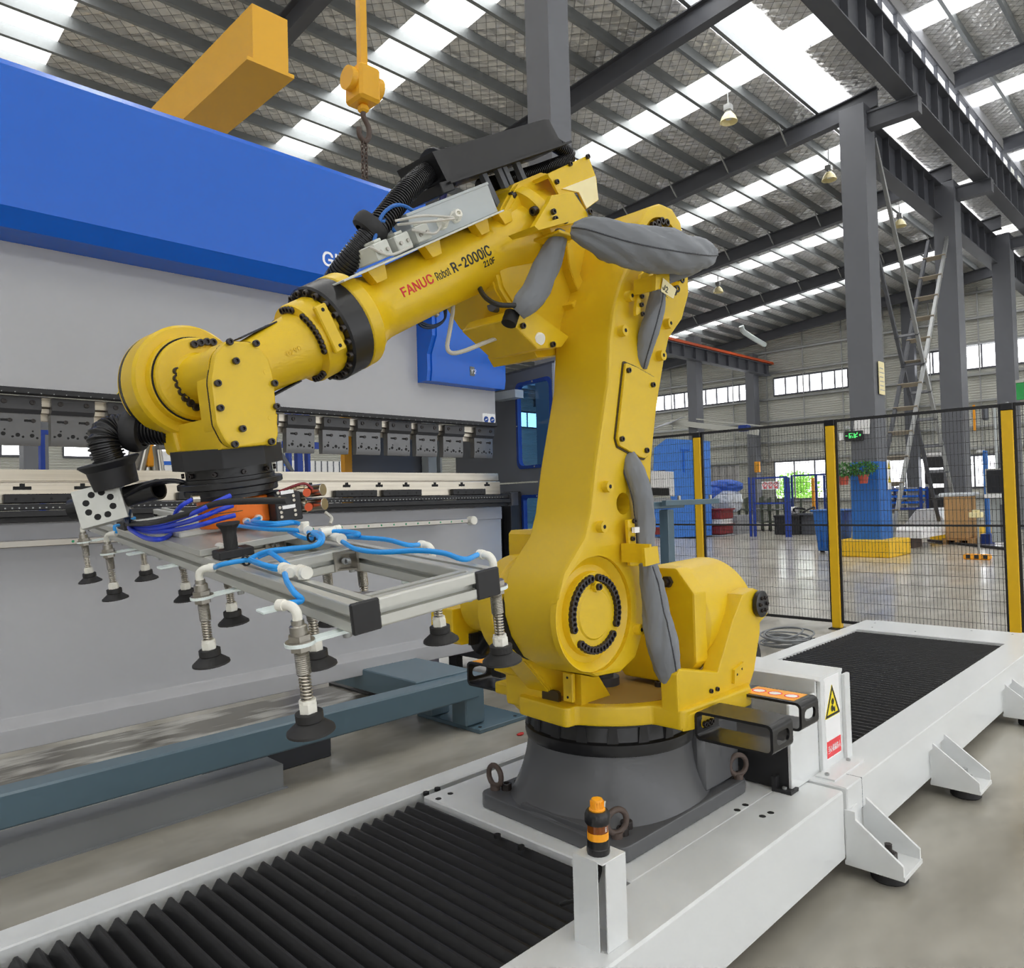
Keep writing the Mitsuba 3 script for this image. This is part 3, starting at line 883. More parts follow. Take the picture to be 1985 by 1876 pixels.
put('door_edge', prism(sbox(-0.03, 0.05, 0.004, zt2 + 0.01), 0.07, Md), 'box_grey', gc, smooth=False, label='light grey door edge')
put('top_edge', prism(sbox(-0.03, zt2 - 0.002, Ld, zt2 + 0.012), 0.07, Md @ M4((0, 0, -0.002))), 'slate_dark', gc, smooth=False)
b0, b1 = dpt(993, 953), dpt(1014, 1062)
bk = thing('control_box', 'tall black box below the guard cabinet window, right of the press brake table', 'electrical box')
put('body', prism(rrect(b1[0], b1[1] - 0.1, b0[0] - 0.02, b0[1], 0.006), 0.1, Md @ M4((0, 0, -0.105)), b=0.004), 'black_matt', bk)
put('arm', bx(at(981, 955, 1, 3.9)[0], 3.85, 1.3, at(990, 955, 1, 3.9)[0] + 0.03, 3.96, 1.4, 0.004), 'slate_dark', bk)
cab = thing('electrical_cabinet', 'dark electrical cabinet standing behind the right end of the press brake table', 'cabinet')
put('body', bx(3.93, 4.1, 0.12, 4.05, 4.7, 1.35, 0.01), 'slate_dark', cab)
puts('foot', [bx(3.96, 4.1, 0, 4.02, 4.2, 0.12), bx(3.96, 4.6, 0, 4.02, 4.7, 0.12)], 'black_matt', cab, smooth=False)

# ---- blue-grey support frame on the floor
sf = thing('press_stand', 'blue-grey steel floor stand with a long front beam before the press brake', 'stand')
put('front_beam', bx(-1.4, 3.28, 0.19, 3.0, 3.40, 0.32, 0.008), 'teal_grey', sf, smooth=20)
put('cross_beam', bx(2.62, 3.40, 0.2, 3.04, 4.5, 0.33, 0.006), 'teal_grey', sf)
for y in (3.3, 3.62):
    put('leg', bx(2.9, y, 0.03, 3.05, y + 0.13, 0.33 if y > 3.4 else 0.32, 0.008), 'teal_grey', sf)
put('base_plate', bx(2.93, 3.22, 0, 3.32, 3.8, 0.025, 0.003), 'teal_grey', sf)
puts('hole', [cyl((x, y, 0.0255), (x, y, 0.02), 0.012, n=12) for x, y in ((2.97, 3.26), (3.26, 3.26), (3.26, 3.74))], 'black_gap', sf, smooth=False)
put('leg', bx(1.55, 3.56, 0.0, 2.165, 3.75, 0.2, 0.004), 'slate_dark', sf, label='dark inner leg box')
put('leg', bx(3.08, 4.6, 0.025, 3.2, 4.75, 0.35, 0.004), 'slate_dark', sf)
put('base_plate', bx(3.0, 4.44, 0, 3.34, 4.95, 0.022, 0.002), 'black_matt', sf, label='black rear base plate')
tp = thing('cable_tray', 'plain grey sheet metal cable tray lying on the floor under the front beam', 'cable tray')
put('tray', [bx(-1.4, 3.34, 0.0, 1.77, 3.5, 0.115, 0.003), bx(-1.4, 3.325, 0, 1.785, 3.342, 0.006)], 'tray_grey', tp)
wl_a, wl_b = srgb(96, 92, 84), srgb(176, 174, 168)
scene['worn_plate'] = {'type': 'twosided', 'bsdf': {'type': 'principled', 'metallic': 0.3, 'roughness': 0.3, 'base_color': mikit.proc(lambda p, n, uv: mix(wl_a, wl_b, smoothstep(0.45, 0.72, fbm(p.x * 3, p.y * 14, 0.0, 4))))}}
fp = thing('floor_plate', 'worn scratched steel plate on the floor under the press brake apron', 'plate')
put('sheet', bx(-1.4, 4.33, 0.0, 3.0, 4.9, 0.008), 'worn_plate', fp, smooth=False)
put('edge_strip', bx(-1.4, 4.31, 0.0, 3.0, 4.34, 0.02), 'slate_dark', fp, smooth=False)
cb = thing('carton', 'small lilac-white carton behind the black rear base plate under the press brake', 'box')
mat('lilac', (178, 176, 196), 0.6)
put('carton_body', bx(3.35, 4.75, 0, 3.9, 5.1, 0.16, 0.003), 'lilac', cb)
put('flap_line', bx(3.35, 4.747, 0.1, 3.9, 4.75, 0.106), 'dark_blue', cb, smooth=False)

# ================================================================ THE ROBOT TRACK
tr = thing('robot_track', 'long white floor track with black bellows that carries the yellow robot', 'track')
ZT = 0.30
XN, XF = -1.2, 6.3
put('side_beam', [bx(XN, 1.055, 0.065, 2.66, 1.24, ZT, 0.006)], 'white_paint', tr, label='white near side beam')
put('side_beam', [bx(2.69, 1.06, 0.065, XF, 1.2, ZT - 0.012, 0.006)], 'white_paint', tr)
put('rim_cover', [bx(2.665, 1.045, ZT - 0.1, XF, 1.215, ZT + 0.008, 0.004)], 'white_paint', tr, smooth=False)
put('cover_joint', bx(2.80, 1.0445, ZT - 0.1, 2.803, 1.216, ZT + 0.0085), 'tray_grey', tr, smooth=False)
put('side_beam', bx(XN, 2.17, 0.065, XF, 2.27, ZT, 0.004), 'white_paint', tr, label='white far side beam')
put('end_plate', bx(5.82, 1.2, 0.2, XF, 2.2, ZT + 0.004, 0.004), 'white_paint', tr)
put('bed', bx(XN, 1.2, 0.08, XF, 2.2, 0.2), 'black_matt', tr, smooth=False)
put('carriage_plate', bx(1.665, 1.235, 0.24, 2.95, 2.135, ZT, 0.004), 'white_paint', tr, label='white carriage plate under the robot base')


def bellows(x0, x1, y0, y1, pitch, z0, z1):
    n = int(round((x1 - x0) / pitch))
    p = []
    for i in range(n):
        a = x0 + (x1 - x0) * i / n
        p += [(a, z0), (a + pitch * 0.42, z1), (a + pitch * 0.5, z1), (a + pitch * 0.58, z1)]
    p += [(x1, z0), (x1, z0 - 0.02), (x0, z0 - 0.02)]
    return xf(trimesh.creation.extrude_polygon(Polygon(p), y1 - y0), XZ(y0))


put('bellows', bellows(XN, 1.665, 1.25, 2.14, 0.045, 0.258, 0.285), 'bellows_black', tr, smooth=False, label='near black folded bellows')
put('bellows', bellows(2.96, 5.82, 1.22, 2.17, 0.05, 0.252, 0.288), 'bellows_black', tr, smooth=False, label='far black folded bellows')
hol = [at(x, y, 2, ZT)[:2] for x, y in ((848, 1527), (826, 1535), (873, 1538), (850, 1548), (1445, 1560), (1429, 1570), (1478, 1582), (1494, 1575), (964, 1617), (1010, 1639), (1119, 1688))]
puts('hole', [cyl((x, y, ZT + 0.0006), (x, y, ZT - 0.01), 0.011, n=12) for x, y in hol], 'black_gap', tr, smooth=False)
puts('screw', [xf(bolt_mesh(0.006, 0.004), M4((x, y, ZT + 0.003))) for x, y in ((5.95, 2.1), (5.95, 1.8), (6.2, 1.5), (6.2, 1.25), (6.15, 2.15))], 'zinc', tr)
for i, x in enumerate((2.66, 3.62, 4.95, 0.2)):
    f = put('foot', [prism([(1.055, 0.06), (0.87, 0.06), (0.87, 0.095), (1.055, 0.235)], 0.012, YZ(x)), prism([(1.055, 0.06), (0.87, 0.06), (0.87, 0.095), (1.055, 0.235)], 0.012, YZ(x + 0.17)), bx(x, 0.865, 0.045, x + 0.182, 1.06, 0.062, 0.002)], 'white_paint', tr, smooth=False, label='white gusseted foot')
    put('pad', cyl((x + 0.09, 0.945, 0), (x + 0.09, 0.945, 0.045), 0.06, b=0.006), 'black_matt', f)
    put('foot_bolt', [lathe([(0, 0), (0.028, 0), (0.028, 0.03), (0.018, 0.03), (0.018, 0.035), (0, 0.035)], M4((x + 0.09, 0.945, 0.062)), 6), cyl((x + 0.09, 0.945, 0.06), (x + 0.09, 0.945, 0.12), 0.012, n=12)], 'bolt_black' if i == 0 else 'zinc', f)
put('stiffener', [bx(2.66, 1.02, 0.08, 2.672, 1.056, 0.235), bx(2.672, 1.04, 0.1, 2.74, 1.056, 0.235)], 'white_paint', tr, smooth=False)
put('bracket', [bx(2.5, 1.17, ZT, 2.56, 1.24, ZT + 0.012), bx(2.5, 1.225, ZT, 2.56, 1.24, ZT + 0.05)], 'black_matt', tr, smooth=False)
puts('screw', [xf(bolt_mesh(0.008, 0.007), M4((x, 1.2, ZT + 0.012))) for x in (2.515, 2.545)], 'zinc', tr)

# sheet metal cover with the warning sign
cv = thing('sheet_cover', 'white sheet metal cover with a gear hazard sign standing across the track behind the robot', 'cover')
zc = 0.655
put('side_panel', [bx(2.76, 1.165, ZT + 0.01, 2.96, 1.18, zc - 0.005, 0.002), bx(2.95, 1.15, ZT + 0.01, 3.0, 1.165, zc - 0.02, 0.002)], 'white_paint', cv, smooth=False)
put('front_panel', [bx(2.53, 1.18, ZT + 0.002, 2.762, 1.192, 0.6, 0.002), bx(2.745, 1.18, ZT + 0.01, 2.76, 2.1, zc - 0.005, 0.002)], 'white_paint', cv, smooth=False)
put('top_panel', prism([(2.745, zc - 0.012), (2.965, zc - 0.012), (2.965, zc), (2.77, zc), (2.745, zc - 0.008)], 2.12 - 1.165, XZ(1.165)), 'white_paint', cv, smooth=False)
put('inner_panel', bx(2.53, 1.192, ZT + 0.002, 2.745, 2.05, 0.47), 'black_matt', cv, smooth=False, label='dark inner guard')
put('ledge', bx(2.7, 1.1, ZT + 0.008, 2.98, 1.17, ZT + 0.014), 'white_paint', cv, smooth=False)
puts('screw', [xf(bolt_mesh(0.008, 0.008), M4((x, 1.14, ZT + 0.014))) for x in (2.73, 2.93)], 'zinc', cv)
so = np.array([2.85, 1.1645, 0.53])
sgn = put('warning_sign', bx(2.79, 1.1635, 0.345, 2.925, 1.165, 0.645), 'label_white', cv, smooth=False, label='gear hazard sign')
k, M, R = tri(so + (0.006, -0.0004, 0.005), (1, 0, 0), (0, 0, 1), 0.135, cv, 'hazard_triangle')
gear = lambda cx, cy, r: unary_union([Point(cx, cy).buffer(r)] + [xb for j in range(10) for xb in [sbox(cx + (r + 0.001) * math.cos(j * 0.628) - 0.0016, cy + (r + 0.001) * math.sin(j * 0.628) - 0.0016, cx + (r + 0.001) * math.cos(j * 0.628) + 0.0016, cy + (r + 0.001) * math.sin(j * 0.628) + 0.0016)]]).difference(Point(cx, cy).buffer(r * 0.55)).union(Point(cx, cy).buffer(r * 0.3))
pic = unary_union([gear(0.002, 0.014, 0.009), gear(-0.004, -0.01, 0.009), Polygon([(0.003, -0.004), (0.012, -0.012), (0.02, -0.006), (0.02, -0.024), (0.014, -0.026), (0.008, -0.018)])])
put('pictogram', [prism(g_, 0.003, M) for g_ in (pic.geoms if hasattr(pic, 'geoms') else [pic])], 'print_black', k, smooth=False)
put('red_band', bx(2.795, 1.162, 0.35, 2.922, 1.1635, 0.41), 'label_red', cv, smooth=False, label='red band with white characters')
GLY = {'dang': [((0.5, 1), (0.5, 0.7)), ((0.15, 0.95), (0.3, 0.72)), ((0.85, 0.95), (0.7, 0.72)), ((0.1, 0.6), (0.9, 0.6)), ((0.9, 0.6), (0.9, 0)), ((0.1, 0.32), (0.9, 0.32)), ((0.1, 0.02), (0.9, 0.02))],
       'xin': [((0.1, 0.55), (0.02, 0.2)), ((0.32, 0.75), (0.34, 0.15)), ((0.34, 0.15), (0.72, 0.08)), ((0.72, 0.08), (0.75, 0.3)), ((0.5, 0.9), (0.6, 0.65)), ((0.85, 0.65), (0.97, 0.35))],
       'ji': [((0.02, 0.7), (0.48, 0.7)), ((0.25, 1), (0.25, 0)), ((0.25, 0.65), (0.03, 0.25)), ((0.25, 0.6), (0.45, 0.35)), ((0.58, 0.9), (0.82, 0.9)), ((0.58, 0.9), (0.5, 0.02)), ((0.82, 0.9), (0.82, 0.08)), ((0.82, 0.08), (0.98, 0.08))],
       'xie': [((0.02, 0.7), (0.36, 0.7)), ((0.2, 1), (0.2, 0)), ((0.2, 0.65), (0.03, 0.3)), ((0.38, 0.78), (0.98, 0.78)), ((0.72, 1), (0.95, 0.02)), ((0.9, 0.5), (0.62, 0.05)), ((0.4, 0.5), (0.68, 0.5)), ((0.45, 0.6), (0.42, 0.1)), ((0.6, 0.6), (0.6, 0.1)), ((0.86, 0.98), (0.95, 0.88))],
       'shang': [((0.25, 1), (0.05, 0.55)), ((0.16, 0.75), (0.16, 0)), ((0.5, 1), (0.36, 0.7)), ((0.45, 0.8), (0.97, 0.8)), ((0.4, 0.5), (0.9, 0.5)), ((0.9, 0.5), (0.84, 0.02)), ((0.62, 0.7), (0.38, 0.02))],
       'ren': [((0.5, 1), (0.46, 0.5)), ((0.46, 0.5), (0.05, 0.02)), ((0.5, 0.6), (0.95, 0.02))]}
for i, g_ in enumerate(('dang', 'xin', 'ji', 'xie', 'shang', 'ren')):
    u = unary_union([LineString([(a[0] * 0.017, a[1] * 0.026), (b[0] * 0.017, b[1] * 0.026)]).buffer(0.0011, cap_style='flat') for a, b in GLY[g_]])
    Mg = M4((2.801 + i * 0.0198, 1.1618, 0.367), (1, 0, 0), (0, 0, 1), (0, -1, 0))
    put('character', [prism(q, 0.0005, Mg) for q in (u.geoms if hasattr(u, 'geoms') else [u])], 'label_white', cv, smooth=False)

# automatic lubricator on its bracket
lu = thing('lubricator', 'small black grease lubricator with an orange cap on a white bracket before the robot base', 'lubricator')
lp = at(1160, 1652, 1, 1.13)
lx, ly, lz = lp
r0 = 0.0275
put('body', lathe([(0, 0), (r0 * 0.95, 0), (r0 * 1.0, 0.004), (r0, 0.014), (r0 * 0.94, 0.016), (r0 * 0.94, 0.03), (0, 0.03)], M4((lx, ly, lz)), 28), 'black_plastic', lu)
put('clear_barrel', cyl((lx, ly, lz + 0.016), (lx, ly, lz + 0.072), r0 * 0.9, n=28), 'amber_clear', lu, label='amber see-through barrel')
put('label_band', [ring((lx, ly, lz + 0.034), (0, 0, 1), r0 * 0.88, r0 * 0.925, 0.017, 28)], 'orange_plastic', lu, label='orange label band')
put('label_band', [ring((lx, ly, lz + 0.018), (0, 0, 1), r0 * 0.88, r0 * 0.922, 0.015, 28)], 'print_black', lu)
put('scale_mark', [bx(lx - 0.004, ly - r0 * 0.95, lz + 0.056 + i * 0.003, lx + 0.002, ly - r0 * 0.9, lz + 0.0568 + i * 0.003) for i in range(4)], 'label_white', lu, smooth=False)
put('collar', lathe([(0, 0), (r0 * 1.02, 0), (r0 * 1.1, 0.004), (r0 * 1.1, 0.02), (r0 * 0.9, 0.03), (0, 0.03)], M4((lx, ly, lz + 0.07)), 28), 'black_plastic', lu)
put('cap', cat_([lathe([(0, 0), (r0 * 0.7, 0), (r0 * 0.7, 0.004), (r0 * 0.58, 0.006), (r0 * 0.52, 0.024), (r0 * 0.46, 0.027), (0, 0.0275)], M4((lx, ly, lz + 0.099)), 28)] + [bx(-0.001, r0 * 0.5, 0.006, 0.001, r0 * 0.6, 0.022).apply_transform(trimesh.transformations.rotation_matrix(j * 0.393, (0, 0, 1))).apply_translation((lx, ly, lz + 0.099)) for j in range(16)]), 'orange_plastic', lu, label='orange knurled cap')
put('nipple', cyl((lx + 0.02, ly - 0.004, lz + 0.1), (lx + 0.024, ly - 0.004, lz + 0.115), 0.004, n=10), 'chrome', lu)
put('bracket', [bx(lx - 0.042, ly - 0.028, ZT, lx - 0.038, ly + 0.045, lz), bx(lx - 0.042, ly - 0.045, lz - 0.004, lx + 0.045, ly + 0.045, lz, 0.002), bx(lx - 0.03, ly - 0.045, ZT, lx + 0.045, ly - 0.041, lz, 0.001), bx(lx + 0.041, ly - 0.045, ZT, lx + 0.045, ly + 0.045, lz)], 'white_paint', lu, smooth=False, label='white folded bracket')
put('hose', tube(curve([(lx, ly, lz), (lx - 0.01, ly - 0.01, lz - 0.04), (lx - 0.02, ly + 0.02, lz - 0.1), (lx + 0.03, ly + 0.15, ZT + 0.02)], 20), 0.005), 'cable_black', lu)

# ================================================================ THE ROBOT
rb = thing('industrial_robot', 'big yellow six-axis industrial robot on a dark grey base, arm reaching left', 'robot')
YJ = 1.64          # plane of the forearm
JX, JY = 2.08, 1.62
YA = 1.35          # outer face of the upper arm
bolt_m = mikit.ply(bolt_mesh(0.011, 0.012), 'bolt_black', 30)
bolt_l = mikit.ply(bolt_mesh(0.016, 0.02), 'bolt_black', 30)
Sx = lambda s: np.diag([s, s, s, 1.0])


def bolt(p, z, parent, s=1.0, proto=None):
    again('bolt', proto or bolt_m, frame(p, z) @ Sx(s), parent)


# ---- base
def loft_rings(rings):
    n = len(rings[0])
    V = np.vstack(rings)
    F = []
    for i in range(len(rings) - 1):
        for j in range(n):
            a, c = i * n + j, i * n + (j + 1) % n
            F += [(a, c, c + n), (a, c + n, a + n)]
    V = np.vstack([V, rings[0].mean(0), rings[-1].mean(0)])
    c0, c1 = len(V) - 2, len(V) - 1
    for j in range(n):
        F += [(c0, (j + 1) % n, j), (c1, (len(rings) - 1) * n + j, (len(rings) - 1) * n + (j + 1) % n)]
    return trimesh.Trimesh(V, F, process=False)


def flare(t):
    a = np.linspace(0, 2 * math.pi, 72, endpoint=False)
    e = 2.0 + 0.35 * (1 - t) ** 1.3
    r = 0.285 + 0.034 * (1 - t) ** 2.2
    c, s = np.cos(a), np.sin(a)
    q = (np.abs(c) ** e + np.abs(s) ** e) ** (-1 / e)
    rx, ry = r * (1 + 0.1 * (1 - t) ** 2), r * (0.97 + 0.0 * t)
    return np.stack([JX + rx * q * c - 0.0 * (1 - t), JY + ry * q * s, np.full(72, 0.345 + 0.2 * t)], 1)


bs = put('base', [prism(rnd([(1.715, 1.302), (2.45, 1.298), (2.45, 1.93), (1.738, 1.925)], 0.035), 0.048, M4((0, 0, ZT)), b=0.006), loft_rings([flare(t) for t in np.linspace(-0.02, 1, 14)]),
                  bx(2.2, 1.33, 0.34, 2.455, 1.915, 0.585, 0.02), bx(2.0, 1.86, 0.34, 2.3, 1.95, 0.57, 0.02), prism([(1.735, 1.44), (1.735, 1.72), (1.8, 1.7), (1.8, 1.46)], 0.035, M4((0, 0, 0.33)), b=0.005)], 'base_grey', rb, smooth=40, label='dark grey cast base')
for x, y in ((1.775, 1.36), (1.795, 1.865), (2.4, 1.345), (2.4, 1.87)):
    for dx, dy in ((0.0, 0.0), (0.045, 0.018)) if y < 1.6 else ((0.0, 0.0), (0.045, -0.018)):
        again('bolt', bolt_l, M4((x + dx + 0.02, y + dy, 0.347)) @ Sx(1.15), bs)
for x, y, ax in ((1.768, 1.36, (0.35, 1, 0)), (1.79, 1.895, (1, -0.1, 0)), (2.415, 1.32, (0.5, 1, 0))):
    put('lifting_eye', [torus((x, y, 0.395), ax, 0.034, 0.009), cyl((x, y, 0.345), (x, y, 0.365), 0.017)], 'rust_steel', bs, label='rusty lifting eye')
put('plug', [torus((2.26, 1.345, 0.52), (-0.4, -1, 0.1), 0.018, 0.008), cyl((2.26, 1.35, 0.52), (2.25, 1.315, 0.52), 0.01)], 'base_grey', bs)
put('slewing_ring', lathe([(0.2, 0), (0.287, 0), (0.29, 0.012), (0.29, 0.036), (0.278, 0.042), (0.272, 0.085), (0.285, 0.09), (0.285, 0.11), (0.2, 0.11)], M4((JX, JY, 0.538)), 64), 'black_plastic', rb, label='black slewing ring')
puts('ring_rib', [xf(prism([(-0.018, 0), (0.018, 0), (0.012, 0.052), (-0.012, 0.052)], 0.014), M4((JX + 0.268 * math.cos(a), JY + 0.268 * math.sin(a), 0.576), (-math.sin(a), math.cos(a), 0), (0, 0, 1), (math.cos(a), math.sin(a), 0))) for a in np.arange(0, 6.28, 0.349)], 'black_matt', rb, smooth=False)

# ---- turntable
tb = put('turntable', [prism(rnd(Point(JX, JY).buffer(0.335, 24).union(Polygon([(1.92, 1.22), (2.3, 1.2), (2.46, 1.3), (2.46, 1.95), (2.1, 2.0), (1.9, 1.95)])).union(Polygon([(1.72, 1.5), (1.74, 1.72), (1.92, 1.85), (1.9, 1.5)])), 0.02), 0.062, M4((0, 0, 0.645)), b=0.01),
                       prism([(1.765, 1.64), (1.86, 1.64), (1.86, 1.9), (1.765, 1.8)], 0.16, M4((0, 0, 0.66)), b=0.012),
                       prism([(1.925, 1.225), (2.0, 1.2), (2.06, 1.2), (2.06, 1.27), (1.95, 1.3)], 0.05, M4((0, 0, 0.642)), b=0.006)], 'paint_yellow_cast', rb, smooth=35, label='yellow turntable')
put('deck', prism(rnd(Point(JX, JY).buffer(0.3, 24), 0.02), 0.004, M4((0, 0, 0.7045))), 'deck_dust', tb, smooth=False) 
pk = at(1054, 1362, 0, 1.764)
put('pocket', prism(rrect(-0.035, -0.045, 0.035, 0.045, 0.012), 0.012, M4((1.7635, pk[1] - 0.03, pk[2]), (0, -1, 0), (0, 0, 1), (-1, 0, 0)) @ M4((0, 0, -0.011))), 'print_dark', tb, smooth=False, label='dark casting pocket')
pd = at(1098, 1333, 0, 1.75)
put('pad_plate', [bx(1.755, pd[1] - 0.02, pd[2] - 0.045, 1.77, pd[1] + 0.02, pd[2] + 0.045, 0.003)], 'paint_yellow', tb)
puts('hole', [cyl((1.7545, pd[1], pd[2] + dz), (1.76, pd[1], pd[2] + dz), 0.004, n=10) for dz in (-0.03, 0.03)], 'black_gap', tb, smooth=False)
put('gusset', prism([(1.78, 0.70), (1.93, 0.70), (1.86, 0.79), (1.78, 0.84)], 0.03, XZ(1.49)), 'paint_yellow_cast', tb, smooth=False)
for i in range(8):   # half ring of deck bolts
    a = -2.1 + i * 0.2
    again('bolt', bolt_l, M4((JX + 0.12 + 0.17 * math.cos(a), JY - 0.04 + 0.17 * math.sin(a), 0.708)) @ Sx(0.9), tb)
put('motor_cap', [cyl((2.03, 1.6, 0.7), (2.03, 1.6, 0.735), 0.055), cyl((2.03, 1.6, 0.735), (2.03, 1.6, 0.76), 0.035)], 'slate_dark', tb)
# trunnion plate that carries the balancer
YT = 1.235
tp_px = [(1312, 1308), (1318, 1296), (1392, 1303), (1420, 1205), (1440, 1152), (1462, 1140), (1486, 1150), (1489, 1190), (1474, 1207), (1474, 1225), (1463, 1300), (1449, 1345), (1440, 1362), (1350, 1398), (1316, 1392)]
put('trunnion_plate', prism(rnd(pxz(tp_px, YT), 0.008), 0.06, XZ(YT), b=0.006), 'paint_yellow_cast', tb, smooth=35, label='yellow trunnion plate')
tc = at(1471, 1170, 1, YT - 0.004)
put('trunnion_cap', lathe([(0, 0), (0.045, 0), (0.045, 0.014), (0.03, 0.017), (0, 0.017)], frame(tc, (0, -1, 0)), 28), 'black_plastic', tb, label='black trunnion cap')
for j in range(6):
    a = j * math.pi / 3
    bolt(tc + (0.024 * math.cos(a), -0.016, 0.024 * math.sin(a)), (0, -1, 0), tb, 0.6)
for px_ in ((1377, 1339), (1389, 1335)):
    bolt(at(*px_, 1, YT), (0, -1, 0), tb, 0.65)
pl = at(1433, 1302, 1, YT - 0.008)
put('pad_plate', [prism(rnd([(pl[0] - 0.035, pl[2] - 0.035), (pl[0] + 0.03, pl[2] - 0.012), (pl[0] + 0.035, pl[2] + 0.028), (pl[0] - 0.03, pl[2] + 0.012)], 0.003), 0.012, XZ(YT - 0.009))], 'paint_yellow', tb)
put('hole', [cyl((pl[0] + d, YT - 0.0095, pl[2] + d * 0.4), (pl[0] + d, YT, pl[2] + d * 0.4), 0.004, n=10) for d in (-0.015, 0.017)], 'black_gap', tb, smooth=False)

# ---- spring balancer
YBL, ZBL = 1.46, 0.915
X0b = 2.115
rB = 0.188
put('balancer', [cyl((X0b + 0.05, YBL, ZBL), (X0b + 0.385, YBL, ZBL + 0.008), rB, n=64, b=0.02)], 'paint_yellow', rb, smooth=35, label='yellow balancer cylinder')
put('balancer_flange', xf(prism(rnd([(-0.175, -0.11), (-0.11, -0.19), (0.11, -0.19), (0.175, -0.11), (0.175, 0.11), (0.11, 0.19), (-0.11, 0.19), (-0.175, 0.11)], 0.015), 0.075, None, b=0.008), M4((X0b - 0.005, YBL, ZBL), (0, 1, 0), (0, 0, 1), (1, 0, 0))), 'paint_yellow', rb, smooth=35, label='yellow octagonal balancer flange')
put('nut', lathe([(0, 0), (0.02, 0), (0.02, 0.014), (0.012, 0.014), (0.012, 0.026), (0, 0.026)], frame((X0b - 0.005, *at(1297, 1127, 0, X0b)[1:]), (-1, 0, 0)), 6), 'bolt_black', rb)
bl = at(1325, 1102, 1, YBL)
put('label', xf(prism(sbox(-0.05, -0.02, 0.05, 0.02), 0.001), M4((X0b + 0.13, YBL - 0.06, ZBL + math.sqrt(rB ** 2 - 0.06 ** 2) - 0.009), (1, 0, 0), unit((0, 0.92, 0.36)), unit((0, -0.36, 0.92)))), 'label_yellow', rb, smooth=False)
put('label_print', [xf(prism(sbox(a, -0.012, a + 0.018, 0.012), 0.0006), M4((X0b + 0.13, YBL - 0.06, ZBL + math.sqrt(rB ** 2 - 0.06 ** 2) - 0.008), (1, 0, 0), unit((0, 0.92, 0.36)), unit((0, -0.36, 0.92)))) for a in (-0.045, -0.015, 0.015)], 'logo_red', rb, smooth=False)

# ---- J2 housing behind the arm
j2 = at(1157, 1190, 1, YA)
J2 = np.array([j2[0], 0, j2[2]])
put('shoulder_housing', [cyl((J2[0], 1.575, J2[2]), (J2[0], 1.60, J2[2]), 0.165, n=48), cyl((J2[0], 1.6, J2[2]), (J2[0], 1.69, J2[2]), 0.166, 0.16, n=48, b=0.012), cyl((J2[0] + 0.02, 1.69, J2[2]), (J2[0] + 0.02, 1.86, J2[2]), 0.1, n=40, b=0.01),
                         prism(rnd([(J2[0] - 0.07, J2[2] - 0.13), (J2[0] + 0.1, 0.7), (J2[0] + 0.4, 0.7), (J2[0] + 0.16, J2[2])], 0.01), 0.11, XZ(1.6), b=0.01),
                         bx(J2[0] + 0.02, 1.61, J2[2] + 0.1, J2[0] + 0.15, 1.73, J2[2] + 0.235, 0.012)], 'paint_yellow_cast', rb, smooth=35, label='yellow shoulder housing')
put('shoulder_gap', cyl((J2[0], 1.565, J2[2]), (J2[0], 1.6, J2[2]), 0.16, n=48), 'black_gap', rb)
mb = np.array([1.612, 1.9, 0.93])
put('motor_box', [prism(rnd([(mb[0] - 0.01, 0.895), (mb[0] + 0.03, 0.866), (mb[0] + 0.23, 0.866), (mb[0] + 0.23, 0.99), (mb[0] - 0.01, 0.99)], 0.006), 0.11, XZ(1.88), b=0.004)], 'paint_yellow', rb, smooth=False, label='yellow shoulder motor box')
put('motor_opening', bx(mb[0] + 0.06, 1.87, 0.862, mb[0] + 0.2, 1.882, 0.9), 'black_gap', rb, smooth=False)
put('motor', [cyl((mb[0] + 0.13, 1.85, 0.9), (mb[0] + 0.13, 1.9, 0.84), 0.035)], 'black_plastic', rb)
put('side_bracket', [prism([(1.72, 0.78), (1.9, 0.70), (1.9, 0.88), (1.8, 0.88)], 0.12, XZ(1.7), b=0.01)], 'paint_yellow_cast', rb, smooth=35)
put('stop_pad', bx(1.735, 1.73, 0.83, 1.79, 1.79, 0.885, 0.004), 'black_rubber', rb)

# ---- upper arm
arm_px = [(1183, 660), (1180, 740), (1156, 900), (1146, 993), (1136, 1040), (1095, 1110), (1084, 1160), (1086, 1205), (1098, 1250), (1122, 1292), (1159, 1314), (1205, 1305), (1236, 1275), (1249, 1230), (1252, 1150), (1256, 1080), (1262, 990), (1266, 890), (1276, 788), (1291, 695), (1300, 655), (1325, 620), (1338, 570), (1336, 500), (1322, 430), (1305, 402), (1282, 392), (1256, 402), (1238, 440), (1226, 500), (1206, 545), (1190, 600)]
arm_poly = rnd(pxz(arm_px, YA), 0.01)
arm_poly = arm_poly.simplify(0.0015)
AT = 0.225
arm = prism(arm_poly, AT, XZ(YA), b=0.016)
j3 = at(1287, 492, 1, YA)
hole_p = at(1208, 976, 1, YA)
arm = diff(arm, cyl((J2[0], YA - 0.01, J2[2]), (J2[0], YA + 0.03, J2[2]), 0.166, n=56), cyl((j3[0], YA - 0.01, j3[2]), (j3[0], YA + 0.028, j3[2]), 0.118, n=56), cyl((hole_p[0], YA - 0.02, hole_p[2]), (hole_p[0], YA + 0.12, hole_p[2]), 0.033, n=28))
ar = put('upper_arm', arm, 'paint_yellow_cast', rb, smooth=32, label='yellow cast upper arm')
put('hole', cyl((hole_p[0], YA + 0.06, hole_p[2]), (hole_p[0], YA + 0.119, hole_p[2]), 0.0325, n=28), 'black_gap', ar, smooth=False)
put('shoulder_disc', lathe([(0, 0.026), (0.07, 0.026), (0.075, 0.022), (0.118, 0.022), (0.122, 0.004), (0.14, 0.002), (0.162, 0.02), (0.165, 0.02), (0.165, 0), (0, 0)], frame((J2[0], YA + 0.031, J2[2]), (0, -1, 0)), 56), 'paint_yellow', ar, label='round shoulder cover')
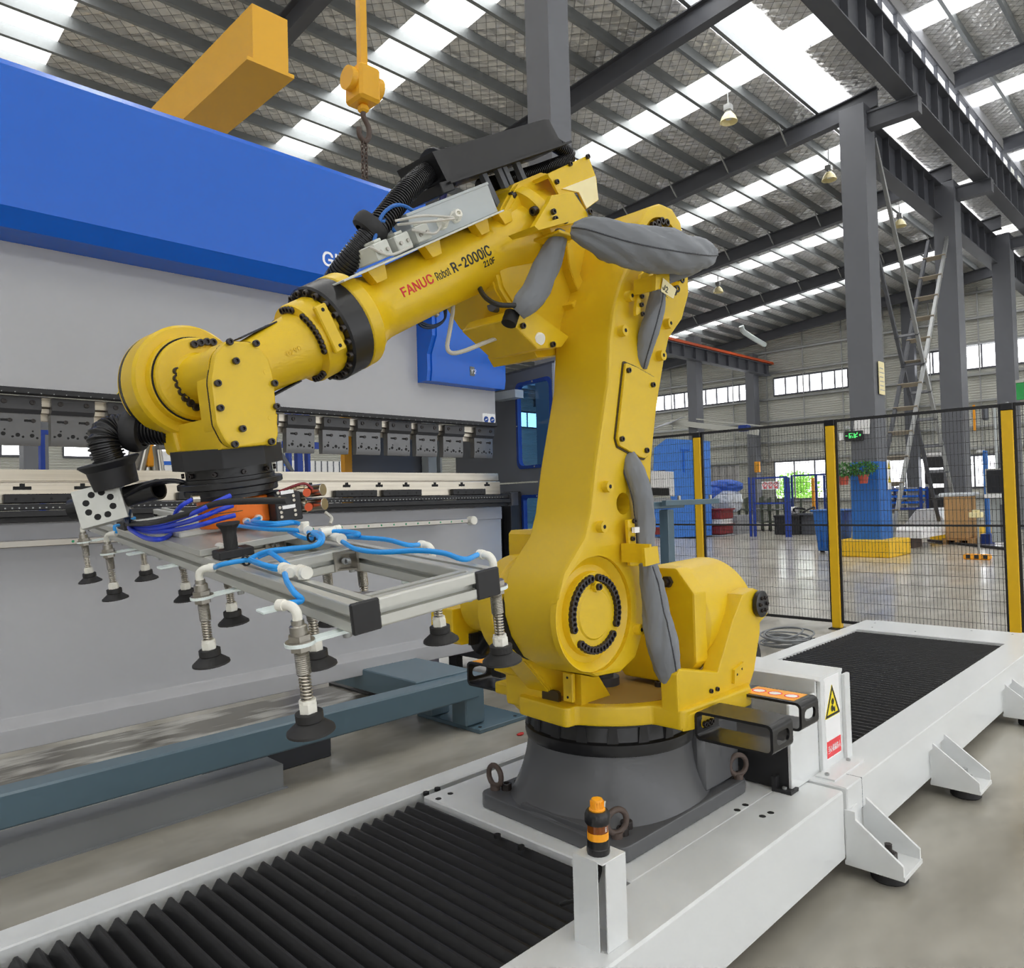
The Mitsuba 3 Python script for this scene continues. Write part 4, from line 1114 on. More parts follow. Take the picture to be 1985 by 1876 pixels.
put('boss', lathe([(0, 0), (0.017, 0), (0.015, 0.012), (0, 0.012)], frame((*at(1157, 1137, 1, YA)[:1], YA + 0.008, at(1157, 1137, 1, YA)[2]), (0, -1, 0)), 20), 'paint_yellow', ar)
bolt((at(1157, 1137, 1, YA)[0], YA - 0.003, at(1157, 1137, 1, YA)[2]), (0, -1, 0), ar, 0.9)
for a0, a1, n in ((100, 198, 13), (80, -22, 13), (228, 318, 12)):
    for a in np.radians(np.linspace(a0, a1, n)):
        bolt((J2[0] + 0.103 * math.cos(a), YA + 0.01, J2[2] + 0.103 * math.sin(a)), (0, -1, 0), ar, 1.05)
put('elbow_disc', lathe([(0, 0.016), (0.04, 0.016), (0.075, 0.006), (0.085, 0.012), (0.1, 0.012), (0.114, 0.0), (0, 0)], frame((j3[0], YA + 0.029, j3[2]), (0, -1, 0)), 56), 'paint_yellow', ar, label='round elbow cover')
for px_ in ((1263, 438), (1271, 434), (1279, 430), (1288, 433), (1273, 442), (1301, 452), (1317, 543), (1308, 561), (1302, 567), (1256, 522)):
    q = at(*px_, 1, YA + 0.01)
    bolt(q, (0, -1, 0), ar, 1.15)
for px_ in ((1222, 574), (1209, 641), (1179, 943), (1168, 1021), (1297, 627), (1283, 689), (1240, 1220)):
    q = at(*px_, 1, YA - 0.012)
    b_ = put('boss', lathe([(0.006, 0.02), (0.0165, 0.02), (0.0175, 0.0), (0.024, -0.014), (0, -0.014), (0, 0.012), (0.006, 0.012), (0.006, 0.02)], frame((q[0], YA, q[2]), (0, -1, 0)), 24), 'paint_yellow_cast', ar)
    put('hole', cyl((q[0], YA - 0.0205, q[2]), (q[0], YA - 0.0195, q[2]), 0.006, n=12), 'black_gap', ar, smooth=False)
cp = pxz([(1212, 703), (1233, 712), (1270, 733), (1271, 745), (1257, 880), (1250, 888), (1240, 886), (1200, 864), (1196, 850)], YA - 0.008)
put('arm_cover', prism(rnd(cp, 0.008), 0.014, XZ(YA - 0.012), b=0.002), 'paint_yellow', ar, smooth=False, label='smooth yellow cover plate')
put('cover_gasket', prism(rnd(Polygon(cp).buffer(0.006), 0.008), 0.006, XZ(YA - 0.003)), 'print_dark', ar, smooth=False)
for px_ in ((1217, 718), (1264, 746), (1204, 851), (1252, 873)):
    bolt(at(*px_, 1, YA - 0.012), (0, -1, 0), ar, 0.75)

# ---- forearm
R0, S0 = at(640, 640, 1, YJ), at(1000, 462, 1, YJ)
fa = unit(S0 - R0)
fn = np.array([-fa[2], 0, fa[0]])
fy = np.array([0, -1.0, 0])
MF = M4(R0, np.cross(fy, fa) * -1, fy, fa)     # local z along the forearm towards the elbow
MF[:3, 0] = np.cross(MF[:3, 1], MF[:3, 2])
LF = float((S0 - R0) @ fa)


def fpt(s, n, y=0.0):
    """forearm coordinates: along, up (perpendicular), towards -Y"""
    return R0 + fa * s + fn * n + fy * y


fo = put('forearm', lathe([(0, 0.03), (0.118, 0.03), (0.124, 0.036), (0.124, 0.07), (0.118, 0.076), (0.092, 0.12), (0.086, 0.16), (0.09, 0.4), (0.1, 0.62), (0.112, 0.71), (0.118, LF), (0, LF)], MF, 64), 'paint_yellow', rb, smooth=30, label='yellow forearm tube')
fl = put('wrist_flange', lathe([(0, -0.035), (0.118, -0.035), (0.123, -0.03), (0.123, 0.03), (0, 0.03)], MF, 64), 'black_plastic', rb, label='black wrist flange ring')
for j in range(20):
    a = j * 2 * math.pi / 20
    p = R0 + fa * -0.035 + MF[:3, 0] * 0.11 * math.cos(a) + fy * 0.11 * math.sin(a)
    bolt(p, -fa, fl, 0.75)
wr = put('wrist', lathe([(0, -0.36), (0.05, -0.36), (0.062, -0.3), (0.066, -0.24), (0.074, -0.15), (0.08, -0.098), (0.098, -0.094), (0.1, -0.088), (0.1, -0.038), (0.096, -0.034), (0, -0.034)], MF, 56), 'paint_yellow_cast', rb, smooth=30, label='yellow cast wrist')
for a in np.r_[np.linspace(-20, 42, 9), np.linspace(130, 165, 5), np.linspace(-95, -65, 5), np.linspace(66, 92, 4)]:
    a = math.radians(a)
    p = R0 + fa * -0.093 + fy * 0.089 * math.cos(a) + MF[:3, 0] * 0.089 * math.sin(a)
    bolt(p, -fa, wr, 0.72)
wp0 = at(596, 655, 1, YJ - 0.101)
put('wrist_pad', [xf(bx(-0.058, -0.016, -0.006, 0.058, 0.018, 0.008, 0.003), M4(R0 - fa * 0.066 + fy * 0.1 + fn * 0.012, fn, -fa, fy))], 'paint_yellow', wr, smooth=False)
put('hole', [cyl(R0 - fa * 0.066 + fy * 0.109 + fn * (0.012 + d), R0 - fa * 0.066 + fy * 0.104 + fn * (0.012 + d), 0.0045, n=10) for d in (-0.045, 0.045)], 'black_gap', wr, smooth=False)
puts('rubber_strip', [xf(bx(-0.025, -0.05, 0, 0.025, 0.05, 0.003), M4(R0 - fa * 0.19 + fn * 0.071, fy, fa, fn)), xf(bx(-0.02, -0.04, 0, 0.02, 0.04, 0.003), M4(R0 - fa * 0.19 - fn * 0.073, fy, -fa, -fn))], 'black_matt', wr, smooth=False)
t_ = text3('0290 AW0', 0.012)
t_.apply_translation(-t_.bounds[0])
put('cast_text', xf(t_, M4(R0 - fa * 0.185 + fy * 0.0745 - fn * 0.006, fa, fn, fy)), 'paint_yellow', wr, smooth=False)

# wrist hand
hd = put('hand', [prism(rnd(pxz([(444, 870), (544, 861), (541, 832), (533, 737), (524, 694), (493, 661), (437, 659), (415, 685), (407, 738), (419, 825)], 1.52), 0.028), 0.075, XZ(1.52), b=0.008),
                  prism(rnd(Point(*at(372, 740, 1, 1.74)[[0, 2]]).buffer(0.112, 24).union(Polygon([(0.672, 1.465), (0.8, 1.478), (0.815, 1.6), (0.64, 1.6)])), 0.01), 0.07, XZ(1.725), b=0.008),
                  prism([(0.682, 1.462), (0.808, 1.476), (0.812, 1.545), (0.672, 1.53)], 0.26, XZ(1.52), b=0.008)], 'paint_yellow_cast', rb, smooth=35, label='yellow wrist hand')
cvp = rnd(pxz([(444, 869), (543, 860), (540, 832), (532, 737), (523, 695), (493, 662), (437, 660), (417, 687), (409, 738), (420, 825)], 1.497), 0.028)
put('hand_cover', prism(cvp, 0.024, XZ(1.497), b=0.006), 'paint_yellow', hd, smooth=35, label='flat yellow hand cover')
put('cover_gasket', prism(Polygon(cvp).buffer(-0.001), 0.004, XZ(1.5195)), 'print_dark', hd, smooth=False)
for px_ in ((444, 663), (495, 666), (421, 743), (531, 743), (426, 791), (535, 788), (454, 861), (525, 856), (456, 700), (469, 831)):
    bolt(at(*px_, 1, 1.495), (0, -1, 0), hd, 0.66)
puts('plug', [cyl(at(*px_, 1, 1.4975), at(*px_, 1, 1.4975) + (0, -0.0012, 0), 0.0055, n=16) for px_ in ((515, 721), (524, 810))], 'paint_yellow', hd, smooth=False)
DC = at(372, 738, 1, 1.72)
put('drum', [lathe([(0, 0.02), (0.1, 0.02), (0.102, 0), (0.122, 0), (0.128, -0.008), (0.128, -0.075), (0.1, -0.08), (0, -0.08)], frame(DC, (0, -1, 0)), 64)], 'paint_yellow', hd, smooth=30, label='yellow wrist drum')
put('drum_band', lathe([(0, 0), (0.127, 0), (0.127, -0.014), (0, -0.014)], frame(DC + (0, 0.08, 0), (0, -1, 0)), 64), 'black_plastic', hd, label='black band round the drum')
put('drum_cap', lathe([(0, 0), (0.128, 0), (0.122, -0.02), (0, -0.024)], frame(DC + (0, 0.094, 0), (0, -1, 0)), 64), 'paint_yellow', hd)
put('drum_hub', lathe([(0, 0.0), (0.093, 0), (0.093, 0.034), (0.088, 0.039), (0.058, 0.042), (0.052, 0.05), (0.048, 0.2), (0, 0.2)], frame(DC, (0, -1, 0)), 56), 'paint_yellow_cast', hd, smooth=35, label='yellow drum hub')
put('drum_gap', lathe([(0, 0.0), (0.0965, 0), (0.0965, 0.022), (0, 0.022)], frame(DC, (0, -1, 0)), 56), 'black_gap', hd)
for px_ in ((341, 720), (341, 734), (345, 747), (351, 760), (358, 772), (368, 782), (379, 790), (375, 668), (387, 665), (399, 663), (411, 664)):
    bolt(at(*px_, 1, 1.68), (0, -1, 0), hd, 0.78)

# tool flange in the tilted frame of the gripper
GO = np.array([0.5305, 0.8186, 1.2128])
g2, g1, g3 = np.array([0.98416, -0.12312, 0.12759]), np.array([0.11668, 0.99154, 0.05679]), np.array([-0.1335, -0.04101, 0.9902])
GS = 0.0395
TF = at(441, 884, 1, 1.635)
Mt = M4(TF, g2, g1, g3)
put('tool_flange', [xf(prism(rnd([(0.118 * math.cos(a), 0.118 * math.sin(a)) for a in np.arange(math.pi / 8, 6.2, math.pi / 4)], 0.006), 0.042), Mt @ M4((0, 0, -0.022)))], 'black_matt', rb, smooth=False, label='black octagonal tool flange')

# ---- elbow casting between forearm and upper arm
EO = pxz([(985, 388), (1005, 352), (1058, 330), (1096, 345), (1112, 392), (1150, 420), (1166, 470), (1168, 540), (1158, 600), (1132, 650), (1095, 662), (1042, 640), (1000, 612), (968, 560), (955, 505), (960, 440)], 1.56)
el = put('elbow_casting', [prism(rnd(EO, 0.02), 0.26, XZ(1.56), b=0.02), lathe([(0, LF - 0.012), (0.15, LF - 0.012), (0.154, LF - 0.006), (0.154, LF + 0.03), (0.14, LF + 0.036), (0.13, LF + 0.12), (0, LF + 0.12)], MF, 56),
                           cyl((j3[0], 1.572, j3[2]), (j3[0], 1.95, j3[2]), 0.14, n=48, b=0.01)], 'paint_yellow_cast', rb, smooth=35, label='yellow elbow casting')
for a in (25, 62, 100, 140, 180, 220, 260, 300, 338):
    a = math.radians(a)
    p = R0 + fa * (LF - 0.012) + fn * 0.136 * math.sin(a) + fy * 0.136 * math.cos(a)
    again('bolt', bolt_l, frame(p, -fa) @ Sx(0.85), el)
put('elbow_gap', cyl((j3[0] - 0.02, 1.576, j3[2]), (j3[0] - 0.02, 1.59, j3[2]), 0.155, n=48), 'black_gap', el)
q = pxz([(1012, 600), (1088, 670), (1140, 640), (1150, 612), (1030, 560)], 1.5)
put('rib', [prism(rnd(pxz([(1098, 470), (1108, 470), (1120, 520), (1150, 590), (1142, 606), (1118, 560), (1104, 520)], 1.53), 0.003), 0.04, XZ(1.53), b=0.004)], 'paint_yellow_cast', el)
put('rib', [prism(rnd(pxz([(1108, 588), (1140, 566), (1146, 590), (1116, 604)], 1.52), 0.003), 0.06, XZ(1.52), b=0.004)], 'paint_yellow_cast', el)
# motor box under the elbow, with a white cap
put('elbow_motor_box', [prism(rnd(pxz([(984, 618), (998, 600), (1026, 596), (1104, 652), (1090, 672), (1042, 676)], 1.5), 0.004), 0.2, XZ(1.5), b=0.004)], 'paint_yellow', el, smooth=False, label='yellow elbow motor box')
put('lower_cover', prism(pxz([(1030, 672), (1120, 650), (1122, 682), (1042, 694)], 1.58), 0.2, XZ(1.58), b=0.003), 'paint_yellow', el, smooth=False)
wc = at(1030, 651, 1, 1.54)
put('cap', cyl(wc + (0, 0.02, 0.004), wc + (-0.008, -0.045, -0.02), 0.02, n=24, b=0.003), 'white_plastic', el, label='white plastic cap')
put('hole', [cyl(at(*p_, 1, 1.5605), at(*p_, 1, 1.5605) + (0, 0.004, 0), 0.015, n=20) for p_ in ((1069, 563), (1115, 615))], 'black_gap', el, smooth=False)
for px_ in ((1012, 632), (1070, 668)):
    bolt(at(*px_, 1, 1.498), (0, -1, 0), el, 0.8)
jx = at(1104, 557, 1, 1.559)
for s_, (px_, py_), h_ in (('J3', (1106, 551), 0.024), ('+', (1104, 535), 0.022), ('-', (1114, 558), 0.022)):
    plane_text(s_, h_, at(px_, py_, 1, 1.559), unit((0.85, 0, -0.4)), unit((0.4, 0, 0.85)), 'print_black', el, 'lettering', lift=0.001)
# sheet metal top cover
tcq = pxz([(1058, 344), (1064, 336), (1140, 302), (1150, 330), (1118, 366), (1092, 352)], 1.5)
put('top_cover', [prism(pxz([(1062, 337), (1140, 301), (1156, 345), (1160, 388), (1137, 405), (1122, 372), (1084, 378)], 1.5), 0.008, XZ(1.5)), prism(pxz([(1062, 337), (1140, 301), (1143, 309), (1065, 345)], 1.5), 0.26, XZ(1.5))], 'paint_yellow', el, smooth=False, label='yellow sheet metal top cover')
put('cover_face', prism(pxz([(1088, 366), (1153, 341), (1159, 387), (1136, 404), (1121, 373)], 1.499), 0.004, XZ(1.496)), 'label_cream', el, smooth=False, label='pale lower face of the top cover')
for px_ in ((1138, 304), (1104, 318), (1078, 353)):
    bolt(at(*px_, 1, 1.498), (0, -1, 0), el, 0.7)
put('cable_bracket', [prism(rnd(pxz([(1064, 392), (1070, 378), (1112, 372), (1140, 414), (1138, 428), (1040, 446), (1036, 438)], 1.46), 0.003), 0.02, XZ(1.46), b=0.002), prism(pxz([(1036, 438), (1100, 418), (1102, 430), (1044, 446)], 1.36), 0.1, XZ(1.36)),
                      bx(*(at(1084, 444, 1, 1.36) + (0, 0, 0.0)), *(at(1117, 462, 1, 1.36) + (0, 0.1, 0)), 0.002)], 'paint_yellow', el, smooth=False, label='yellow cable bracket')
for px_ in ((1075, 425), (1071, 411), (1142, 411), (1094, 429)):
    bolt(at(*px_, 1, 1.455), (0, -1, 0), el, 0.8)
put('service_plug', [cyl(at(972, 594, 1, 1.62), at(972, 594, 1, 1.62) + (-0.04, 0, 0.0), 0.022, n=16), cyl(at(985, 652, 1, 1.62), at(985, 652, 1, 1.62) + (-0.04, 0, 0.0), 0.018, n=16)], 'slate', el)

# lettering along the forearm tube
def tube_text(s, h, s0, ang, m, bold=1.0, r=None):
    t = text3(s, h, bold=s != 'Robot')
    t.apply_translation(-t.bounds[0])
    t.apply_scale([bold, 1, 1])
    v = np.array(t.vertices)
    ss = s0 + v[:, 0]
    rad = np.interp(ss, [0.12, 0.16, 0.4, 0.62, 0.71, LF], [0.092, 0.086, 0.09, 0.1, 0.112, 0.118]) + 0.0006 + v[:, 2] * 0.5
    a = math.radians(ang) + v[:, 1] / 0.095
    P = R0 + fa * ss[:, None] + (np.cos(a) * rad)[:, None] * fy + (np.sin(a) * rad)[:, None] * fn
    f = np.asarray(t.faces)
    mm = trimesh.Trimesh(P, f, process=False)
    n = mm.face_normals
    c = mm.triangles_center - (R0 + fa * ((mm.triangles_center - R0) @ fa)[:, None])
    if (n * c).sum() < 0:
        mm.invert()
    return put('lettering', mm, m, fo, smooth=False)


def fang(px_, py_):
    """forearm coordinate and angle of the tube surface point seen at a picture point"""
    y = YJ - 0.09
    for _ in range(6):
        q = at(px_, py_, 1, y) - R0
        s, n = q @ fa, q @ fn
        rad = np.interp(s, [0.12, 0.16, 0.4, 0.62, 0.71, LF], [0.092, 0.086, 0.09, 0.1, 0.112, 0.118])
        y = YJ - math.sqrt(max(rad ** 2 - min(abs(n), rad * 0.98) ** 2, 1e-6))
    return float(s), math.degrees(math.asin(np.clip(n / rad, -1, 1)))


for s_, h_, pp, m_, bold, pe in (('FANUC', 0.026, (783, 576), 'print_red', 1.0, (843, 548)), ('Robot', 0.024, (849, 545), 'print_black', 1.0, (875, 532)), ('R-2000iC', 0.028, (880, 528), 'print_black', 1.0, (955, 495)), ('210F', 0.016, (938, 514), 'print_black', 1.0, (959, 505))):
    s0_, a0_ = fang(*pp)
    s1_, a1_ = fang(*pe)
    t_ = text3(s_, h_, bold=s_ != 'Robot')
    tube_text(s_, h_, s0_, (a0_ + a1_) / 2 - (4 if s_ == '210F' else 0), m_, (s1_ - s0_) / (t_.bounds[1][0] - t_.bounds[0][0]))

# valve tray on the forearm
YT0 = YJ - 0.125
pa, pb2 = at(668, 546, 1, YT0), at(978, 409, 1, YT0)
ta = unit(pb2 - pa)
tn = np.array([-ta[2], 0, ta[0]])
MT = M4(pa, ta, (0, 1, 0), np.cross(ta, (0, 1, 0)))
if MT[2, 2] < 0:
    MT[:3, 1] *= -1
    MT[:3, 2] *= -1
LT = float((pb2 - pa) @ ta)
MT = M4(pa, ta, (0, 1, 0), tn)
put('valve_tray', xf(bx(0, 0, 0, LT, 0.2, 0.005, 0.001), MT), 'plate_grey', rb, smooth=False, label='grey sheet metal valve tray')
puts('tray_lug', [xf(prism([(-0.03, 0), (0.03, 0), (0.018, -0.035), (-0.018, -0.035)], 0.03), M4(pa + ta * s + np.array([0, 0.03, 0]), ta, tn, (0, 1, 0))) for s in (0.13, 0.34, 0.55, 0.66)], 'paint_yellow', rb, smooth=False)
bxa = (at(815, 433, 1, YT0 + 0.03) - pa) @ ta
bxb = (at(968, 402, 1, YT0 + 0.03) - pa) @ ta
put('junction_box', xf(bx(bxa - 0.03, 0.035, 0.005, bxb - 0.005, 0.15, 0.088, 0.002), MT), 'box_grey', rb, smooth=False, label='grey junction box')
put('box_lid', xf(bx(bxa - 0.032, 0.033, 0.084, bxb - 0.003, 0.152, 0.092, 0.001), MT), 'box_grey', rb, smooth=False)
for px_ in ((882, 421), (856, 434)):
    q = at(*px_, 1, YT0 + 0.033)
    put('cable_gland', [lathe([(0, -0.004), (0.017, -0.004), (0.017, 0.008), (0.015, 0.01), (0.015, 0.02), (0.011, 0.028), (0.006, 0.028), (0.006, 0.02), (0, 0.02)], frame(q, (-0.35, -1, 0.1)), 8)], 'white_plastic', rb, label='white cable gland')
q0, q1 = at(880, 424, 1, YT0 - 0.0), at(855, 437, 1, YT0)
tp_ = lambda s, y, z: trimesh.transform_points([[s, y, z]], MT)[0]
for i, (s_, h_) in enumerate(((0.17, 0.042), (0.245, 0.04), (0.32, 0.042))):
    put('valve', [xf(bx(s_ - 0.03, 0.02, 0.012, s_ + 0.022, 0.11, 0.012 + h_, 0.003), MT), xf(bx(s_ - 0.015, 0.03, 0.012 + h_, s_ + 0.012, 0.1, 0.02 + h_, 0.002), MT)], 'plate_grey', rb, smooth=False, label='grey solenoid valve')
    put('valve_screw', [cyl(tp_(s_ + d, 0.02, 0.03), tp_(s_ + d, 0.014, 0.03), 0.005, n=10) for d in (-0.018, 0.008)], 'steel', rb)
for a, b, c, m_ in ((tp_(0.175, 0.05, 0.06), tp_(0.26, 0.03, 0.12), tp_(0.36, 0.05, 0.07), 'bin_blue'), (tp_(0.185, 0.07, 0.06), tp_(0.22, 0.04, 0.095), tp_(0.26, 0.06, 0.06), 'bin_blue'), (tp_(0.16, 0.08, 0.06), tp_(0.22, 0.06, 0.11), tp_(0.32, 0.08, 0.06), 'bin_blue')):
    put('air_hose', tube(curve([a, a + (b - a) * 0.5 + tn * 0.015, b, c + (b - c) * 0.5 + tn * 0.015, c], 28), 0.005, 8), m_, rb)
for a, b, c in ((tp_(0.13, 0.02, 0.05), tp_(0.17, 0.01, 0.015), tp_(0.26, 0.02, 0.012)), (tp_(0.25, 0.03, 0.075), tp_(0.32, -0.02, 0.05), q0), (tp_(0.28, 0.02, 0.05), tp_(0.33, 0.0, 0.02), q1), (tp_(0.24, 0.02, 0.085), tp_(0.31, -0.01, 0.07), q0 + tn * 0.004)):
    put('cable', tube(curve([a, b, c], 20), 0.0035, 7), 'cable_grey', rb)

# ---- black cable duct over the elbow
YD = 1.56
da, db = at(878, 353, 1, YD), at(1100, 278, 1, YD)
dd = unit(db - da)
dnn = np.array([-dd[2], 0, dd[0]])
LD = float((db - da) @ dd)
MD = M4(da, dd, dnn, (0, 1, 0))
hD = float((at(852, 290, 1, YD) - da) @ dnn)
sD = float((at(852, 290, 1, YD) - da) @ dd)
put('cable_duct', [prism([(0, 0), (LD - 0.02, 0), (LD - 0.08, hD), (sD, hD)], 0.004, MD), prism([(sD, hD), (LD - 0.08, hD), (LD - 0.08, hD - 0.005), (sD, hD - 0.005)], 0.16, MD), prism([(-0.02, -0.002), (LD + 0.01, -0.002), (LD + 0.01, 0.004), (-0.02, 0.004)], 0.17, MD @ M4((0, 0, -0.012))), prism([(0.02, 0), (LD - 0.06, 0), (LD - 0.1, hD), (sD, hD)], 0.004, MD @ M4((0, 0, 0.16)))], 'black_matt', rb, smooth=False, label='black sheet metal cable duct')
put('duct_end', [prism([(-0.02, 0), (0.0, 0), (sD + 0.01, hD), (sD - 0.03, hD)], 0.16, MD), xf(bx(-0.05, -0.02, 0.0, 0.0, 0.01, 0.15, 0.002), MD)], 'black_plastic', rb, smooth=False)
put('duct_end', [prism([(LD - 0.06, hD * 0.25), (LD - 0.035, hD * 0.2), (LD - 0.055, hD * 0.95), (LD - 0.08, hD)], 0.13, MD)], 'black_plastic', rb, smooth=False)
for px_ in ((936, 350), (968, 338), (980, 334), (1008, 328)):
    a = at(px_[0], 340, 1, YD + 0.05)
    s_ = float((a - da) @ dd)
    base = da + dd * s_ + np.array([0, 0.05, 0])
    put('duct_post', beam(base, base - dnn * 0.1 + np.array([0.015, 0, 0]), 0.018, 0.02), 'slate', rb, smooth=False)
put('duct_shelf', [prism([(-0.06, -0.075), (0.15, -0.06), (0.15, -0.03), (-0.06, -0.045)], 0.1, MD @ M4((0, 0, 0.05)))], 'black_plastic', rb, smooth=False)
# ribbed hoses
ht = at(838, 330, 1, YD + 0.06)
hose1 = curve([ht + (0.06, 0.0, 0.02), ht, at(792, 366, 1, YD + 0.03), at(740, 430, 1, YD + 0.02), at(700, 476, 1, YD + 0.05), at(655, 535, 1, YD + 0.12), at(630, 580, 1, YD + 0.2)], 90)
put('ribbed_hose', corrugated(hose1, 0.031, 0.0085, 0.0045, 16), 'black_plastic', rb, smooth=50, label='black ribbed hose above the forearm')
c1_, c2_ = at(724, 450, 1, YD + 0.03), at(716, 440, 1, YD + 0.03)
cdir = unit(at(700, 476, 1, YD + 0.05) - at(740, 430, 1, YD + 0.02))
cc_ = at(717, 439 + 3, 1, YD + 0.03)
put('hose_coupling', lathe([(0.03, -0.022), (0.043, -0.018), (0.047, -0.008), (0.047, 0.008), (0.043, 0.018), (0.03, 0.022), (0.03, -0.022)], frame(at(718, 455 - 14, 1, YD + 0.035), cdir), 28), 'black_matt', rb, label='black rubber hose coupling')
e1_ = unit(hose1[0] - hose1[8])
put('hose_mount', [lathe([(0.03, -0.01), (0.055, -0.01), (0.058, -0.004), (0.058, 0.004), (0.045, 0.008), (0.045, 0.03), (0.058, 0.034), (0.058, 0.042), (0.03, 0.042), (0.03, -0.01)], frame(at(842, 328, 1, YD + 0.06), (0.9, 0.05, 0.3)), 28)], 'black_plastic', rb, label='black hose mount')
hose2 = curve([da + dd * (LD - 0.06) + np.array([0, 0.07, 0]) + dnn * hD * 0.6, da + dd * (LD + 0.0) + np.array([0, 0.07, 0]) + dnn * hD * 0.35, at(1096, 300, 1, YD + 0.07) + (0.02, 0, 0), at(1060, 326, 1, YD + 0.08), at(1000, 345, 1, YD + 0.1), at(930, 362, 1, YD + 0.1)], 70)
put('ribbed_hose', corrugated(hose2, 0.024, 0.008, 0.004, 14), 'black_plastic', rb, smooth=50)
for i in range(4):
    a = at(852 + i * 3, 395, 1, YD + 0.1 + 0.01 * i)
    put('cable', tube(curve([at(858 + i * 3, 365, 1, YD + 0.1), a, at(850 + i * 3, 420, 1, YD + 0.1)], 12), 0.0035, 6), 'cable_violet', rb)

# ---- grey fabric hose sleeves
nrs = np.random.RandomState(3)


def sleeve(pxs, label=None, k=40, n=84, seam=0.5):
    """padded sleeve: list of (x, y, plane Y, half width in pixels, flatness)"""
    P = np.array([at(x, y, 1, Y) for x, y, Y, w, f in pxs])
    dep = np.array([ROT[2] @ (p - EYE) for p in P])
    rr = np.array([w for _, _, _, w, f in pxs]) * dep / FOC
    path = curve(P, n)
    t = np.linspace(0, 1, len(path))
    r = np.interp(t, np.linspace(0, 1, len(rr)), rr)
    flat = np.interp(t, np.linspace(0, 1, len(rr)), [f for *_, f in pxs])
    m = tube(path, 1.0, k)
    V = np.array(m.vertices)
    cen = np.repeat(path, k, 0)
    d = V[:len(cen)] - cen
    depth_dir = unit(EYE - path.mean(0))
    comp = (d @ depth_dir)[:, None] * depth_dir
    d = (d - comp) + comp * np.repeat(flat, k)[:, None]
    sl = np.repeat(np.r_[0, np.cumsum(np.linalg.norm(np.diff(path, axis=0), axis=1))], k)
    th = np.tile(np.arange(k) * 2 * math.pi / k, len(path))
    tt = np.repeat(t, k)
    fo_ = meshkit.fbm(np.stack([sl * 16 + 3 * np.cos(th), 1.3 * np.cos(th) + len(scene), 1.3 * np.sin(th) + sl * 5], 1))
    end = np.exp(-np.minimum(tt, 1 - tt) * 9)
    w = (1 + 0.42 * (fo_ - 0.5) + 0.1 * end * np.sin(7 * th + 9 * fo_))[:, None]
    V[:len(cen)] = cen + d * np.repeat(r, k)[:, None] * w
    m.vertices = V
    key = put('fabric_sleeve', m, 'fabric_grey', rb, smooth=70, label=label)
    i0 = int(k * seam)
    j = [i * k + i0 for i in range(2, len(path) - 2)]
    sm = V[j] + (V[j] - path[2:-2]) * 0.01
    put('seam', tube(sm, 0.0022, 5), 'slate_dark', key)
    return key


sleeve([(1112, 446, 1.33, 14, .8), (1140, 452, 1.29, 30, .7), (1180, 465, 1.25, 38, .7), (1230, 478, 1.22, 42, .7), (1290, 488, 1.2, 42, .7), (1340, 494, 1.2, 36, .7), (1368, 494, 1.21, 24, .7), (1383, 494, 1.22, 6, .7)], 'grey fabric sleeve looping across the elbow', seam=0.27)
sleeve([(1372, 500, 1.23, 10, .7), (1345, 512, 1.25, 20, .7), (1310, 522, 1.28, 22, .7), (1286, 536, 1.3, 16, .7)], seam=0.3)
sleeve([(1088, 452, 1.4, 12, .8), (1076, 478, 1.4, 20, .8), (1058, 520, 1.42, 25, .8), (1040, 560, 1.44, 26, .8), (1018, 590, 1.46, 24, .8), (1003, 606, 1.48, 16, .8)], 'grey fabric sleeve in front of the elbow casting', seam=0.3)
sleeve([(1276, 568, 1.31, 15, .8), (1270, 600, 1.31, 18, .8), (1258, 645, 1.32, 18, .8), (1246, 690, 1.345, 15, .7), (1242, 712, 1.36, 12, .6)], 'grey fabric sleeve along the upper arm', seam=0.3)
sleeve([(1216, 878, 1.36, 12, .6), (1228, 910, 1.33, 20, .8), (1244, 960, 1.31, 21, .8), (1250, 1010, 1.31, 20, .8), (1252, 1062, 1.3, 17, .8)], 'grey fabric sleeve below the arm cover', seam=0.3)
sleeve([(1255, 1090, 1.3, 15, .8), (1263, 1130, 1.3, 22, .8), (1273, 1190, 1.29, 26, .8), (1284, 1250, 1.28, 30, .8), (1294, 1300, 1.28, 26, .8), (1302, 1340, 1.28, 9, .8)], 'grey fabric sleeve in front of the balancer', seam=0.3)
put('sleeve_opening', cyl(at(993, 607, 1, 1.5), at(986, 628, 1, 1.5), 0.022, n=16), 'black_gap', rb)
put('cable', tube(curve([at(1000, 592, 1, 1.47), at(965, 590, 1, 1.5), at(940, 575, 1, 1.55), at(928, 552, 1, 1.6), at(930, 530, 1, 1.66)], 30), 0.0075, 10), 'cable_black', rb, label='black cable loop under the forearm')
put('air_line', tube(curve([at(876, 580, 1, 1.66), at(878, 600, 1, 1.66), at(872, 640, 1, 1.66), at(867, 672, 1, 1.66), at(876, 684, 1, 1.65), at(900, 680, 1, 1.64), at(940, 664, 1, 1.62), at(985, 647, 1, 1.6)], 60), 0.0065, 9), 'cable_grey', rb, label='clear air line under the forearm')
for d in (0, 4, 9):
    put('cable', tube(curve([at(806, 606, 1, 1.66), at(815, 622 + d, 1, 1.66), at(840, 631 + d * 0.4, 1, 1.66), at(862, 618, 1, 1.66), at(864 - d * 0.6, 590, 1, 1.67), at(860, 575, 1, 1.68)], 30), 0.0035, 6), 'cable_navy', rb)
put('connector', cyl(at(838, 600, 1, 1.66), at(848, 611, 1, 1.66), 0.009, n=12), 'steel', rb)
# sleeve brackets
def angle_bracket(px_plate, Y, t, name='sleeve_bracket', lab=None):
    return put(name, prism(rnd(pxz(px_plate, Y), 0.003), t, XZ(Y), b=0.002), 'paint_yellow', ar, smooth=False, label=lab)


